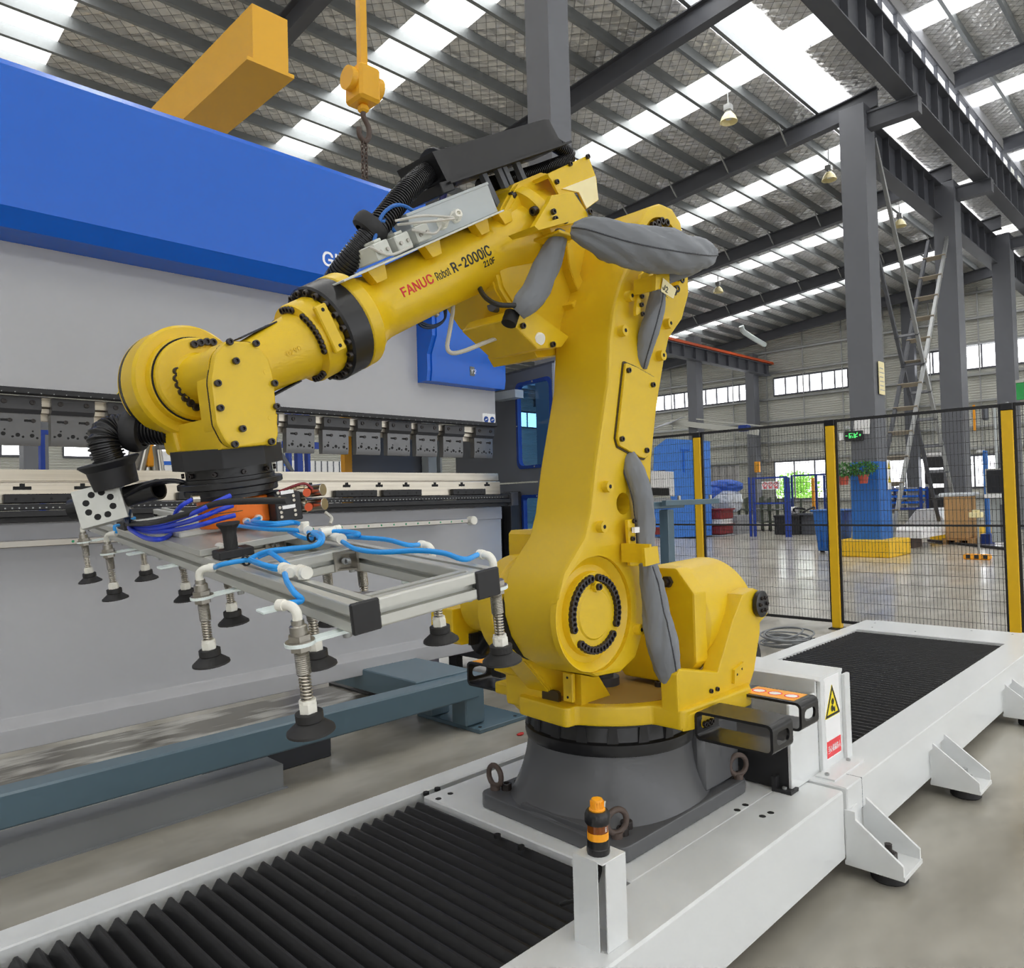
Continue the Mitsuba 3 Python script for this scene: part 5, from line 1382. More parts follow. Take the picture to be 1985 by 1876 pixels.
angle_bracket([(1243, 532), (1254, 522), (1258, 532), (1256, 562), (1243, 566), (1242, 608), (1234, 612), (1233, 600)], YA - 0.03, 0.012, lab='yellow sleeve bracket')
q0_, q1_ = at(1256, 572, 1, YA - 0.03), at(1276, 535, 1, YA - 0.03)
put('sleeve_clip', [prism(pxz([(1255, 534), (1281, 532), (1282, 560), (1254, 566)], YA - 0.08), 0.01, XZ(YA - 0.11)), prism(pxz([(1255, 536), (1259, 536), (1259, 566), (1255, 566)], YA - 0.07), 0.09, XZ(YA - 0.11))], 'paint_yellow', ar, smooth=False)
cq = pxz([(1280, 540), (1306, 562), (1300, 580), (1276, 566)], YA - 0.105)
put('axis_label', prism(cq, 0.002, XZ(YA - 0.115)), 'label_cream', ar, smooth=False, label='cream axis label')
plane_text('J2', 0.018, at(1284, 560, 1, YA - 0.116), unit((1, 0, -0.35)), unit((0.35, 0, 1)), 'print_black', ar, 'lettering')
plane_text('+<->-', 0.01, at(1279, 566, 1, YA - 0.116), unit((1, 0, -0.35)), unit((0.35, 0, 1)), 'print_black', ar, 'lettering')
for px_ in ((1256, 545), (1243, 575), (1242, 591), (1244, 609)):
    bolt(at(*px_, 1, YA - 0.031), (0, -1, 0), ar, 0.65)
angle_bracket([(1217, 1008), (1229, 1006), (1232, 1060), (1252, 1064), (1252, 1094), (1229, 1098), (1222, 1096)], YA - 0.03, 0.012)
put('sleeve_clip', [prism(pxz([(1232, 1062), (1258, 1058), (1262, 1090), (1235, 1097)], YA - 0.08), 0.01, XZ(YA - 0.11)), xf(bx(0, 0, 0, 0.01, 0.1, 0.055), M4(at(1260, 1092, 1, YA - 0.11)))], 'paint_yellow', ar, smooth=False, label='yellow sleeve clip')
for px_ in ((1228, 1010), (1226, 1026), (1225, 1044), (1237, 1080)):
    bolt(at(*px_, 1, YA - 0.031), (0, -1, 0), ar, 0.65)
put('cable_tie', bx(*at(1230, 1022, 1, 1.29), *(at(1240, 1032, 1, 1.29) + (0, 0.01, 0))), 'label_white', rb, smooth=False)

# ---- fork pockets (black box sections bolted to the turntable)
def fork_pocket(x0, x1, y0, y1, z0, z1, lab):
    ro = rrect(y0, z0, y1, z1, 0.018)
    ri = rrect(y0 + 0.008, z0 + 0.008, y1 - 0.008, z1 - 0.008, 0.012)
    body = prism(ro.difference(ri), x1 - x0, YZ(x0))
    zc_, xc_ = (z0 + z1) / 2, (x0 + x1) / 2
    slot = prism(LineString([(xc_ - 0.022, zc_), (xc_ + 0.022, zc_)]).buffer(0.018), y1 - y0 + 0.02, XZ(y0 - 0.01))
    body = diff(body, xf(slot, np.eye(4)))
    k = put('fork_pocket', body, 'black_plastic', rb, smooth=30, label=lab)
    return k


f1 = fork_pocket(1.965, 2.09, 0.966, 1.21, 0.615, 0.70, 'black fork pocket')
for dz in (0, 0.02, 0.04):
    bolt((2.0 + dz, 1.2, 0.655), (0, -1, 0), f1, 0.8)
f2 = fork_pocket(2.27, 2.395, 1.02, 1.26, 0.60, 0.688, 'black fork pocket with a yellow label')
put('label', bx(2.285, 1.05, 0.6882, 2.385, 1.22, 0.6892), 'orange_plastic', f2, smooth=False)
put('pictogram', [ring((2.335, y, 0.689), (0, 0, 1), 0.019, 0.023, 0.0008, 20) for y in (1.08, 1.135, 1.19)], 'label_red', f2, smooth=False)
put('pictogram', [cyl((2.335, y, 0.6892), (2.335, y, 0.6894), 0.019, n=18) for y in (1.08, 1.135, 1.19)], 'label_white', f2, smooth=False)
f3 = fork_pocket(1.9, 2.02, 1.93, 2.15, 0.645, 0.735, 'black fork pocket')
put('label', bx(1.91, 1.96, 0.735, 2.01, 2.13, 0.7362), 'orange_plastic', f3, smooth=False)
put('pocket_lug', bx(1.84, 1.87, 0.66, 1.95, 1.94, 0.70, 0.006), 'paint_yellow', rb)

# ================================================================ THE VACUUM GRIPPER
gr = thing('vacuum_gripper', 'aluminium frame gripper with black suction cups and blue air hoses held by the robot', 'gripper')
LG, WG = 1.853, 0.197
MG = M4(GO, g2, g1, g3)


def G(u, v, w):
    return GO + u * g2 + v * g1 + w * g3


def gat(x, y, w):
    """picture point on the gripper plane at height w -> (u, v)"""
    r = ROT.T @ np.array([(x - CX) / FOC, (y - CY) / FOC, 1.0])
    t = (w - (EYE - GO) @ g3) / (r @ g3)
    q = EYE + r * t - GO
    return float(q @ g2), float(q @ g1)


def gbox(u0, v0, w0, u1, v1, w1, b=0.0):
    return xf(bx(u0, v0, w0, u1, v1, w1, b), MG)


s_ = GS
h_, g_, l_ = s_ / 2, 0.005, 0.0065
slotted = rrect(-h_, -h_, h_, h_, 0.003, 3)
for a in range(4):
    c, s1_ = [(1, 0), (0, 1), (-1, 0), (0, -1)][a]
    n1 = Polygon([(h_ + 0.01, -0.0045), (h_ - 0.003, -0.0045), (h_ - 0.003, -0.008), (h_ - 0.011, -0.004), (h_ - 0.011, 0.004), (h_ - 0.003, 0.008), (h_ - 0.003, 0.0045), (h_ + 0.01, 0.0045)])
    from shapely import affinity
    slotted = slotted.difference(affinity.rotate(n1, a * 90, origin=(0, 0)))


def profile(p, q, name='profile', lab=None):
    """slotted aluminium profile between two points of the gripper frame (centre line)"""
    p, q = np.asarray(p, float), np.asarray(q, float)
    d = q - p
    L = np.linalg.norm(d)
    z = d / L
    y = np.array([0, 0, 1.0])
    x = np.cross(y, z)
    m = xf(trimesh.creation.extrude_polygon(slotted, L), MG @ M4(p, x, y, z))
    return put(name, m, 'aluminium', gr, smooth=False, label=lab)


profile((h_, 0.006, -h_), (h_, LG, -h_), lab='slotted aluminium bar')
profile((WG + h_, 0.006, -h_), (WG + h_, LG, -h_))
profile((s_, 0.022, -h_), (WG, 0.022, -h_))
vx = gat(640, 1075, -0.005)[1]
profile((s_, vx + 0.02, -h_), (WG, vx + 0.02, -h_))
vy = gat(500, 1040, -0.0)[1]
profile((s_, vy, -h_), (WG, vy, -h_))
profile((s_, LG - 0.3, -h_), (WG, LG - 0.3, -h_))
for u in (0, WG):
    for v0, v1 in ((-0.001, 0.006), (LG, LG + 0.007)):
        put('end_cap', gbox(u - 0.001, v0, -s_ - 0.001, u + s_ + 0.001, v1, 0.001, 0.002), 'black_plastic', gr, smooth=False, label='black end cap')
# corner brackets
for (u, su, v, sv) in ((WG, -1, vx, -1), (s_, 1, vx, -1), (WG, -1, vy - 0.02, -1), (s_, 1, 0.042, 1), (WG, -1, vx + 0.04, 1)):
    k = put('corner_bracket', [gbox(u, v, -s_ + 0.002, u + su * 0.034, v + sv * 0.004, -0.002), gbox(u, v, -s_ + 0.002, u + su * 0.004, v + sv * 0.034, -0.002),
                               xf(prism([(0, 0), (su * 0.034, 0), (0, sv * 0.034)], 0.003), MG @ M4((u, v, -0.006))), xf(prism([(0, 0), (su * 0.034, 0), (0, sv * 0.034)], 0.003), MG @ M4((u, v, -s_ + 0.003)))], 'steel', gr, smooth=False)
    for a, b in ((u + su * 0.018, v + sv * 0.012), (u + su * 0.012, v + sv * 0.02)):
        put('bracket_screw', xf(bolt_mesh(0.0065, 0.007), frame(G(a, b, -h_), sv * g1 if a == u + su * 0.018 else su * g2)), 'zinc', k)
# mounting plate, spacer plates
put('mounting_plate', gbox(-0.005, 0.62, 0.001, 0.225, 1.03, 0.014, 0.001), 'aluminium', gr, smooth=False, label='aluminium mounting plate')
put('spacer_plate', gbox(0.02, 0.85, 0.014, 0.24, 1.25, 0.026, 0.002), 'plate_grey', gr, smooth=False)

# ---- tool changer stack
def gcyl(u, v, w0, w1, r, n=40, b=0.0, r2=None):
    return cyl(G(u, v, w0), G(u, v, w1), r, r2, n, b)


oc = gat(441, 1020, 0.014)
du_ = TF - G(0, 0, 0)
fu, fv, fw = float(du_ @ g2), float(du_ @ g1), float(du_ @ g3)
put('adapter_disc', [gcyl(fu, fv, fw - 0.045, fw - 0.02, 0.092, b=0.002), gcyl(fu, fv, fw - 0.052, fw - 0.044, 0.096)], 'black_plastic', gr, label='black adapter disc')
for a in np.arange(0.3, 6.3, 0.63):
    p = G(fu + 0.094 * math.cos(a), fv + 0.094 * math.sin(a), fw - 0.034)
    bolt(p, unit(math.cos(a) * g2 + math.sin(a) * g1), gr, 0.5)
put('changer_plate', [gcyl(fu, fv, fw - 0.066, fw - 0.052, 0.112, b=0.002), gcyl(fu, fv, fw - 0.082, fw - 0.066, 0.1, b=0.002), gcyl(fu, fv, fw - 0.09, fw - 0.082, 0.088)], 'black_plastic', gr, label='glossy black tool changer plate')
wt = fw - 0.09
put('orange_block', [gcyl(fu - 0.012, fv - 0.0, 0.026, wt, 0.066, n=48, b=0.002), gbox(fu - 0.02, fv - 0.066, 0.028, fu + 0.055, fv + 0.0, wt - 0.002, 0.003)], 'orange_metal', gr, smooth=35, label='orange anodised swivel block')
put('groove', [ring(G(fu - 0.012, fv, 0.026 + (wt - 0.026) * 0.52), g3, 0.06, 0.0665, 0.0015, 48)], 'print_dark', gr, smooth=False)
vb = put('valve_block', gbox(fu + 0.055, fv - 0.105, 0.024, fu + 0.115, fv + 0.03, wt - 0.002, 0.002), 'black_matt', gr, smooth=False, label='black valve block')
hw = wt - 0.026
for k_ in range(2):
    z_ = 0.03 + k_ * hw * 0.52
    put('label', gbox(fu + 0.07, fv - 0.1056, z_ + 0.022, fu + 0.1, fv - 0.105, z_ + 0.03), 'label_white', vb, smooth=False)
    put('screw', [xf(bolt_mesh(0.0035, 0.002), frame(G(fu + a, fv - 0.105, z_ + b), -g1)) for a, b in ((0.066, 0.006), (0.098, 0.006), (0.066, 0.016), (0.098, 0.016), (0.064, 0.027))], 'chrome', vb)
    y0_, z1_ = fv - 0.055, z_ + 0.018
    put('connector', [lathe([(0, 0), (0.017, 0), (0.017, 0.01), (0.015, 0.012), (0.017, 0.014), (0.017, 0.03), (0.014, 0.032), (0.014, 0.06), (0, 0.06)], frame(G(fu + 0.115, y0_, z1_), 0.85 * g2 - 0.5 * g1), 24),
                      cyl(G(fu + 0.15, y0_ - 0.025, z1_), G(fu + 0.168, y0_ - 0.055, z1_ + 0.002), 0.014, n=24, b=0.001)], 'chrome', gr, smooth=30, label='steel cable connector')
    put('connector_seal', cyl(G(fu + 0.135, y0_ - 0.04, z1_), G(fu + 0.128, y0_ - 0.055, z1_), 0.009, n=14), 'orange_red', gr)
# arm with tube clamp that carries the hose
hb = at(200, 972, 1, 1.9)
ck = at(193, 975, 1, 1.93)
put('clamp_arm', tube(curve([G(fu - 0.06, fv + 0.06, fw - 0.06), at(335, 932, 1, 1.72), at(290, 940, 1, 1.78), at(250, 962, 1, 1.84)], 24), 0.016, 10, squash=(0.35, 1.0)), 'black_plastic', gr, label='black clamp arm')
ca, cb_ = at(308, 948, 1, 1.78), at(152, 985, 1, 2.0)
cz = unit(cb_ - ca)
put('clamp_tube', [lathe([(0.02, 0), (0.024, 0), (0.024, 0.13), (0.02, 0.13), (0.02, 0)], frame(ca, cz), 28), cyl(at(165, 982, 1, 1.985), at(142, 988, 1, 2.01), 0.026, n=28)], 'black_plastic', gr)
bc = at(202, 972, 1, 1.90)
nx = unit(np.array([0.80, -0.58, 0.12]))
face_n = -unit(np.array([0.50, 0.86, -0.05]) - 0)
bx_ = unit(np.cross((0, 0, 1), face_n))
tilt = unit(bx_ * 0.965 + np.array([0, 0, 1.0]) * 0.26)
bu = np.cross(face_n, tilt)
MB = M4(at(193, 978, 1, 1.86), tilt, bu if bu[2] > 0 else -bu, np.cross(tilt, bu if bu[2] > 0 else -bu))
hb_ = put('hose_block', [xf(bx(-0.05, -0.044, -0.05, 0.05, 0.044, 0.0, 0.001), MB)], 'aluminium', gr, smooth=False, label='aluminium hose block with eight holes')
put('hole', [xf(cyl((0.028 * math.cos(a), 0.028 * math.sin(a), 0.0006), (0.028 * math.cos(a), 0.028 * math.sin(a), -0.004), 0.0072, n=14), MB) for a in np.arange(0.39, 6.5, 0.785)], 'black_gap', hb_, smooth=False)
put('hose_collar', [lathe([(0.03, 0), (0.048, 0.002), (0.052, 0.045), (0.066, 0.06), (0.064, 0.064), (0.04, 0.06), (0.03, 0.0)], frame(at(227, 944, 1, 1.86), unit(at(215, 900, 1, 1.86) - at(230, 945, 1, 1.86))), 28)], 'black_matt', gr, smooth=30, label='black flared hose collar')
hz = curve([at(224, 925, 1, 1.86), at(216, 900, 1, 1.86), at(204, 868, 1, 1.86), at(203, 846, 1, 1.865), at(222, 834, 1, 1.87), at(252, 831, 1, 1.86), at(285, 832, 1, 1.83), at(335, 834, 1, 1.78)], 80)
put('ribbed_hose', corrugated(hz, 0.036, 0.0085, 0.005, 16), 'black_plastic', gr, smooth=50, label='black ribbed hose below the wrist')
hq = at(264, 832, 1, 1.85)
put('hose_coupling', lathe([(0.036, -0.022), (0.046, -0.018), (0.051, -0.006), (0.051, 0.006), (0.046, 0.018), (0.036, 0.022), (0.036, -0.022)], frame(at(262, 834, 1, 1.85), unit(at(285, 832, 1, 1.83) - at(248, 831, 1, 1.86))), 28), 'black_matt', gr, label='black rubber hose coupling')

# ---- suction cups
def cup_parts(name_parent, u, v, elbow=True, side=-1, full=True):
    """one spring cup; u beside the bar, local frame of the gripper"""
    k = info(newkey('suction_cup', gr))
    Z = lambda w: G(u, v, w)
    w0 = -s_ - 0.004
    ub = h_ if u < WG / 2 else WG + h_
    a, b = (u, ub) if u < ub else (ub, u)
    pl_ = unary_union([Point(u, v).buffer(0.02, 10), LineString([(u, v), (ub, v)]).buffer(0.0095)]).buffer(-0.004).buffer(0.004)
    put('cup_bracket', xf(prism(pl_, 0.0045, None), MG @ M4((0, 0, w0 - 0.0045))), 'white_bar', k, smooth=False, label='white bracket')
    put('bracket_screw', xf(bolt_mesh(0.006, 0.008), frame(G(ub - 0.004 * (1 if u < ub else -1), v, w0 - 0.0045), -g3)), 'zinc', k)
    put('nut', [lathe([(0.0, 0), (0.0155, 0), (0.0155, 0.009), (0, 0.009)], frame(Z(w0), g3), 6), lathe([(0.0, 0), (0.014, 0), (0.014, 0.008), (0, 0.008)], frame(Z(w0 - 0.0125), g3), 6), cyl(Z(w0), Z(w0 + 0.0012), 0.019)], 'steel', k)
    if full:
        put('stem', lathe([(0, 0), (0.0115, 0), (0.0115, 0.011), (0.0105, 0.012), (0.0085, 0.013), (0.0085, 0.019), (0, 0.019)], frame(Z(w0 + 0.009), g3), 20), 'steel', k)
    z = w0 - 0.0125
    rr = [(0, 0)]
    for i in range(12):
        rr += [(0.0088, i * 0.0026), (0.0098, i * 0.0026 + 0.0013)]
    rr += [(0.0088, 0.0315), (0, 0.0315)]
    put('threaded_sleeve', lathe(rr, frame(Z(z), -g3), 20), 'steel', k)
    zs = z - 0.0315
    n = 90
    tt = np.linspace(0, 1, n)
    sp_ = np.array([Z(zs - t * 0.036) + 0.0073 * (math.cos(t * 2 * math.pi * 8) * g2 + math.sin(t * 2 * math.pi * 8) * g1) for t in tt])
    put('spring', tube(sp_, 0.0013, 5), 'chrome', k, smooth=60)
    put('rod', cyl(Z(zs), Z(zs - 0.04), 0.0048, n=12), 'steel', k)
    zn = zs - 0.038
    put('hex_nut', [lathe([(0, 0), (0.0125, 0), (0.0125, 0.015), (0, 0.015)], frame(Z(zn), -g3), 6), cyl(Z(zn + 0.004), Z(zn), 0.011, n=12)], 'white_plastic', k, smooth=False, label='white hexagonal nut')
    put('rubber_cup', lathe([(0, 0.0), (0.0165, 0), (0.018, 0.001), (0.018, 0.011), (0.0165, 0.012), (0.031, 0.024), (0.0315, 0.027), (0.03, 0.0275), (0.014, 0.016), (0, 0.014)], frame(Z(zn - 0.0125), -g3), 36), 'black_rubber', k, smooth=35, label='black rubber cup')
    if elbow is not None:
        zt_ = w0 + 0.026 if full else -0.016
        e0 = Z(zt_)
        d = unit(elbow if isinstance(elbow, (list, tuple, np.ndarray)) else -side * g2)
        put('elbow_fitting', [tube(curve([e0, e0 + g3 * 0.012, e0 + g3 * 0.02 + d * 0.008, e0 + g3 * 0.021 + d * 0.026], 14), 0.0064, 12), cyl(e0 + g3 * 0.021 + d * 0.018, e0 + g3 * 0.021 + d * 0.028, 0.0078, n=16)], 'white_plastic', k, smooth=50, label='white elbow fitting')
        return k, e0 + g3 * 0.021 + d * 0.028
    return k, None


UL, UI, UR = -0.05, 0.07, WG + s_ + 0.035
ends = {}
d1 = unit(0.2 * g2 + g1)
for nm, u, v, e in (('a', UL, 0.055, unit(-0.55 * g2 + g1)), ('b', UL, 0.475, unit(0.8 * g2 - 0.6 * g1)), ('c', UL, 1.27, unit(0.7 * g2 - 0.7 * g1)), ('d', UL, 1.62, unit(0.7 * g2 - 0.7 * g1))):
    k, ends[nm] = cup_parts('suction_cup', u, v, e)
for v in (0.30, 0.72, 1.06, 1.47):
    cup_parts('suction_cup', UI, v, None, full=False)
for nm, u, v in (('e', UR, 0.06), ('f', UR, 0.235)):
    k, ends[nm] = cup_parts('suction_cup', u, v, unit(-0.2 * g2 + g1), full=False)
ub_ = gat(634, 1105, -0.06)
for px_ in ((634, 1110), (702, 1110)):
    a, b = gat(*px_, -0.062)
    cup_parts('suction_cup', a, b, None, full=False)
# spare brackets without cups
for v in (0.24, 0.84, 1.14):
    k = put('spare_bracket', [gbox(-0.03, v, -s_ - 0.005, 0.03, v + 0.03, -s_ - 0.0005, 0.001)], 'white_bar', gr, smooth=False)
    put('bracket_screw', [xf(bolt_mesh(0.006, 0.009), frame(G(0.02, v + 0.015, -s_ - 0.005), -g3))], 'zinc', k)
# rest knob
ku, kv = gat(450, 1075, 0.004)
put('knob_base', gbox(ku - 0.03, kv - 0.022, 0.0, ku + 0.035, kv + 0.022, 0.016, 0.002), 'black_matt', gr, smooth=False, label='black knob base')
put('knob', lathe([(0, 0), (0.0125, 0), (0.0125, 0.03), (0.015, 0.038), (0.021, 0.046), (0.021, 0.049), (0, 0.049)], frame(G(ku, kv, 0.016), g3), 28), 'black_rubber', gr, smooth=30, label='black mushroom knob')
# ---- fittings and hoses
def hose(pts, r=0.0042, m='hose_blue', lab=None, n=44):
    return put('air_hose', tube(curve(pts, n), r, 9), m, gr, smooth=60, label=lab)


def P(x, y, w):
    u, v = gat(x, y, w)
    return G(u, v, w)


def tee(p, d, e, L=0.03, r=0.0085):
    d, e = unit(d), unit(e)
    return put('tee_fitting', [cyl(p - d * L, p + d * L, r, n=14, b=0.001), cyl(p - d * L, p - d * (L - 0.01), r * 1.15, n=14), cyl(p + d * (L - 0.01), p + d * L, r * 1.15, n=14), cyl(p, p + e * L * 0.8, r, n=14, b=0.001)], 'white_plastic', gr, smooth=40, label='white tee fitting')


ty1 = P(566, 1105, 0.012)
tee(ty1, P(590, 1112, 0.012) - P(545, 1103, 0.012), P(556, 1118, 0.014) - ty1)
tee(P(588, 1108, 0.012), P(594, 1110, 0.012) - P(582, 1106, 0.012), np.array([0, 0, -1.0]), 0.015)
ty2 = P(648, 1040, 0.02)
tee(ty2, P(670, 1048, 0.02) - P(626, 1033, 0.02), P(668, 1038, 0.02) - ty2, 0.045)
tee(P(592, 1027, 0.03), P(605, 1032, 0.03) - P(580, 1024, 0.03), g3, 0.02)
tee(P(640, 1030, 0.03), g2, g1, 0.02)
# swivel outlets
outs = [G(fu + a, fv - 0.067, 0.032 + b) for a, b in ((-0.028, 0.0), (0.0, 0.003), (0.026, 0.006))]
for p in outs:
    put('push_fitting', cyl(p + g1 * 0.004, p - g1 * 0.01, 0.008, n=14), 'white_plastic', gr, smooth=40)
hose([outs[0] - g1 * 0.01, P(470, 1020, 0.03), P(520, 1026, 0.03), P(565, 1027, 0.03), P(582, 1029, 0.028)], lab='bright blue air hose')
hose([outs[1] - g1 * 0.01, P(480, 1014, 0.034), P(530, 1018, 0.036), P(575, 1014, 0.034), P(590, 1026, 0.03)])
hose([outs[2] - g1 * 0.01, P(490, 1010, 0.04), P(530, 1014, 0.04), P(570, 1012, 0.036), P(600, 1024, 0.03)])
hose([P(560, 1030, 0.02), P(590, 1043, 0.02), P(618, 1042, 0.02), P(628, 1035, 0.02)])
hose([P(596, 1030, 0.024), P(622, 1034, 0.03), P(625, 1048, 0.03), P(610, 1058, 0.025), P(560, 1063, 0.022), P(520, 1068, 0.022), P(495, 1077, 0.016), P(484, 1085, 0.014)])
hose([P(598, 1032, 0.03), P(618, 1040, 0.035), P(618, 1052, 0.03), P(600, 1060, 0.025), P(555, 1066, 0.02), P(520, 1072, 0.016), P(500, 1080, 0.012)])
hose([ends['b'], P(430, 1094, 0.014), P(460, 1088, 0.016), P(482, 1086, 0.016), P(500, 1092, 0.014), P(528, 1102, 0.012), P(542, 1103, 0.012)])
hose([P(484, 1084, 0.018), P(505, 1092, 0.02), P(528, 1098, 0.016), P(552, 1100, 0.014)])
hose([P(522, 1070, 0.022), P(540, 1082, 0.022), P(556, 1094, 0.016), P(566, 1102, 0.014)])
hose([P(552, 1112, 0.014), P(556, 1126, 0.016), P(570, 1148, 0.012), P(584, 1164, 0.0), ends['a']])
hose([P(664, 1050, 0.02), P(690, 1064, 0.02), P(740, 1070, 0.02), P(810, 1067, 0.022), P(860, 1072, 0.02), P(900, 1084, 0.014), ends['e'] + g3 * 0.0])
hose([P(668, 1040, 0.02), P(700, 1042, 0.022), P(750, 1046, 0.022), P(790, 1056, 0.016), ends['f']])
hose([P(642, 1030, 0.03), P(670, 1030, 0.03), P(695, 1034, 0.03), P(686, 1038, 0.026), P(664, 1036, 0.02)])
hose([ends['c'], P(222, 1021, 0.02), P(230, 1018, 0.02)], n=10)
hose([ends['d'], P(168, 1007, 0.02), P(182, 1004, 0.02)], n=10)
hose([P(192, 1000, 0.01), P(208, 1003, 0.012), P(226, 1007, 0.014), P(262, 1004, 0.015)])
hose([P(440, 1062, 0.01), P(452, 1064, 0.012), P(470, 1066, 0.012)], n=10)
put('push_fitting', [cyl(P(424, 1060, 0.01), P(442, 1063, 0.01), 0.009, n=14)], 'white_plastic', gr, smooth=40)
put('hose_clamp', gbox(*(gat(240, 1020, 0.012) + (0.0,)), *(gat(250, 1012, 0.012) + (0.022,)), 0.001), 'black_matt', gr, smooth=False)
# navy hoses from the swivel to the hose block
wnv = [P(250, 1020, 0.03), P(290, 1026, 0.03), P(340, 1018, 0.05), P(390, 1004, 0.075), P(425, 990, 0.085), P(455, 980, 0.09)]
for i in range(3):
    o_ = np.array([0, 0, 0.006 * (i - 1)]) + g1 * 0.004 * i
    hose([p + o_ * (0.6 + 0.5 * j) for j, p in enumerate(wnv)], 0.0048, 'hose_navy', 'dark blue air hose' if i == 0 else None)
hose([P(250, 1022, 0.03), P(268, 1036, 0.02), P(300, 1045, 0.016), P(325, 1040, 0.016), P(334, 1024, 0.03), P(340, 996, 0.07), P(352, 980, 0.09), P(372, 968, 0.1)], 0.0048, 'hose_navy')
hose([P(252, 1026, 0.028), P(280, 1042, 0.018), P(308, 1046, 0.018), P(330, 1036, 0.02), P(333, 1020, 0.03)], 0.0048, 'hose_navy')
put('push_fitting', cyl(P(372, 968, 0.1), P(386, 966, 0.1), 0.009, n=14), 'chrome', gr, smooth=40)
put('cable', tube(curve([P(248, 1016, 0.035), P(300, 1012, 0.06), P(360, 996, 0.08), P(420, 976, 0.1), P(480, 971, 0.105), P(558, 970, 0.105)], 40), 0.0062, 10), 'cable_black', gr, smooth=60, label='black cable')
for px_ in ((250, 1017, 0.034), (327, 1010, 0.05)):
    p = P(*px_)
    put('cable_tie', ring(p, unit(P(px_[0] + 20, px_[1] - 2, px_[2]) - p), 0.011, 0.0135, 0.006, 14), 'black_matt', gr)
for px_ in ((475, 1087, 0.016), (602, 1042, 0.026)):
    p = P(*px_)
    put('cable_tie', ring(p, unit(P(px_[0] + 20, px_[1] - 6, px_[2]) - p), 0.0075, 0.0095, 0.004, 12), 'black_matt', gr)
for i in range(3):
    put('cable', tube(curve([at(246 + i * 3, 990, 1, 1.86), at(243 + i * 3, 1004, 1, 1.84), P(250, 1016, 0.03 + 0.003 * i)], 12), 0.0048, 7), 'cable_navy', gr)
put('cable', tube(curve([G(fu + 0.17, fv - 0.1, 0.03), G(fu + 0.18, fv - 0.11, 0.015), G(fu + 0.17, fv - 0.12, 0.004)], 12), 0.004, 7), 'cable_grey', gr)
put('wire', tube(curve([G(fu + 0.08, fv - 0.07, wt), G(fu + 0.13, fv - 0.09, wt + 0.012), G(fu + 0.15, fv - 0.1, wt - 0.005)], 14), 0.003, 6), 'maroon', gr)

# ================================================================ SAFETY FENCE
XFN = 7.45
sfn = thing('safety_fence', 'black wire mesh safety fence with yellow posts round the robot cell', 'fence')
for y in (5.91, 4.43, 2.952, 1.472):
    k = put('fence_post', bx(XFN - 0.035, y - 0.042, 0.01, XFN + 0.035, y + 0.042, 1.985, 0.004), 'paint_yellow_fence', sfn, smooth=False, label='yellow fence post')
    put('cap', bx(XFN - 0.04, y - 0.048, 1.985, XFN + 0.04, y + 0.048, 2.045, 0.005), 'black_plastic', k, smooth=False, label='black cap')
    put('foot_plate', bx(XFN - 0.08, y - 0.06, 0, XFN + 0.08, y + 0.06, 0.01), 'black_matt', k, smooth=False)
    put('cap_screw', xf(bolt_mesh(0.012, 0.01), M4((XFN, y, 2.045))), 'zinc', k)
for y0, y1 in ((4.43, 5.91), (2.952, 4.43), (1.472, 2.952), (-0.01, 1.472)):
    k = info(newkey('fence_panel', sfn), label='black wire mesh panel')
    a, b = y0 + 0.048, y1 - 0.048
    t = 0.011
    for z in (0.07, 1.01, 2.03):
        put('rail', bx(XFN - t, a, z - t * (0.8 if z == 1.01 else 1.2), XFN + t, b, z + t * (0.8 if z == 1.01 else 1.2)), 'black_matt', k, smooth=False)
    for y in (a, b):
        put('stile', bx(XFN - t, y - t * 1.3, 0.06, XFN + t, y + t * 1.3, 2.045), 'black_matt', k, smooth=False)
    n = int(round((b - a) / 0.03))
    wires = [cyl((XFN - 0.004, a + (b - a) * i / n, 0.07), (XFN - 0.004, a + (b - a) * i / n, 2.03), 0.0018, n=4) for i in range(1, n)]
    wires += [cyl((XFN, a, 0.07 + 1.96 * j / 20), (XFN, b, 0.07 + 1.96 * j / 20), 0.0018, n=4) for j in range(1, 20)]
    put('wire_mesh', wires, 'black_matt', k, smooth=False, kind='stuff', label='fine black wire mesh')

# ================================================================ THINGS IN THE HALL
def hall_thing(name, lab, cat, group=None):
    return thing(name, lab, cat, group)


def part(k, name, mesh, m, **kw):
    return put(name, mesh, m, k, **{'smooth': False, **kw})


# teal support stand
k = hall_thing('support_stand', 'blue-grey square tube stand with two arms behind the robot, before the fence', 'stand')
px_ = at(1292, 1000, 0, 4.75)
part(k, 'post', bx(4.71, px_[1] - 0.04, 0.01, 4.79, px_[1] + 0.04, 1.24, 0.005), 'teal_grey')
part(k, 'arm', [bx(4.3, px_[1] - 0.03, 1.25, 4.95, px_[1] + 0.03, 1.3, 0.003)], 'teal_grey')
part(k, 'arm', [bx(4.6, px_[1] - 0.1, 1.27, 5.35, px_[1] - 0.06, 1.31, 0.003)], 'teal_grey')
part(k, 'tube_end', bx(4.952, px_[1] - 0.02, 1.258, 4.958, px_[1] + 0.02, 1.292), 'black_gap')
part(k, 'brace', beam((4.75, px_[1] - 0.03, 0.85), (4.75, px_[1] - 0.35, 0.05), 0.05, 0.05), 'teal_grey')
part(k, 'base_plate', bx(4.6, px_[1] - 0.45, 0, 4.9, px_[1] + 0.15, 0.012), 'teal_grey')
part(k, 'clamp', [xf(bolt_mesh(0.012, 0.03), M4((x, px_[1] - 0.05, 1.31))) for x in (4.85, 5.3)], 'steel')

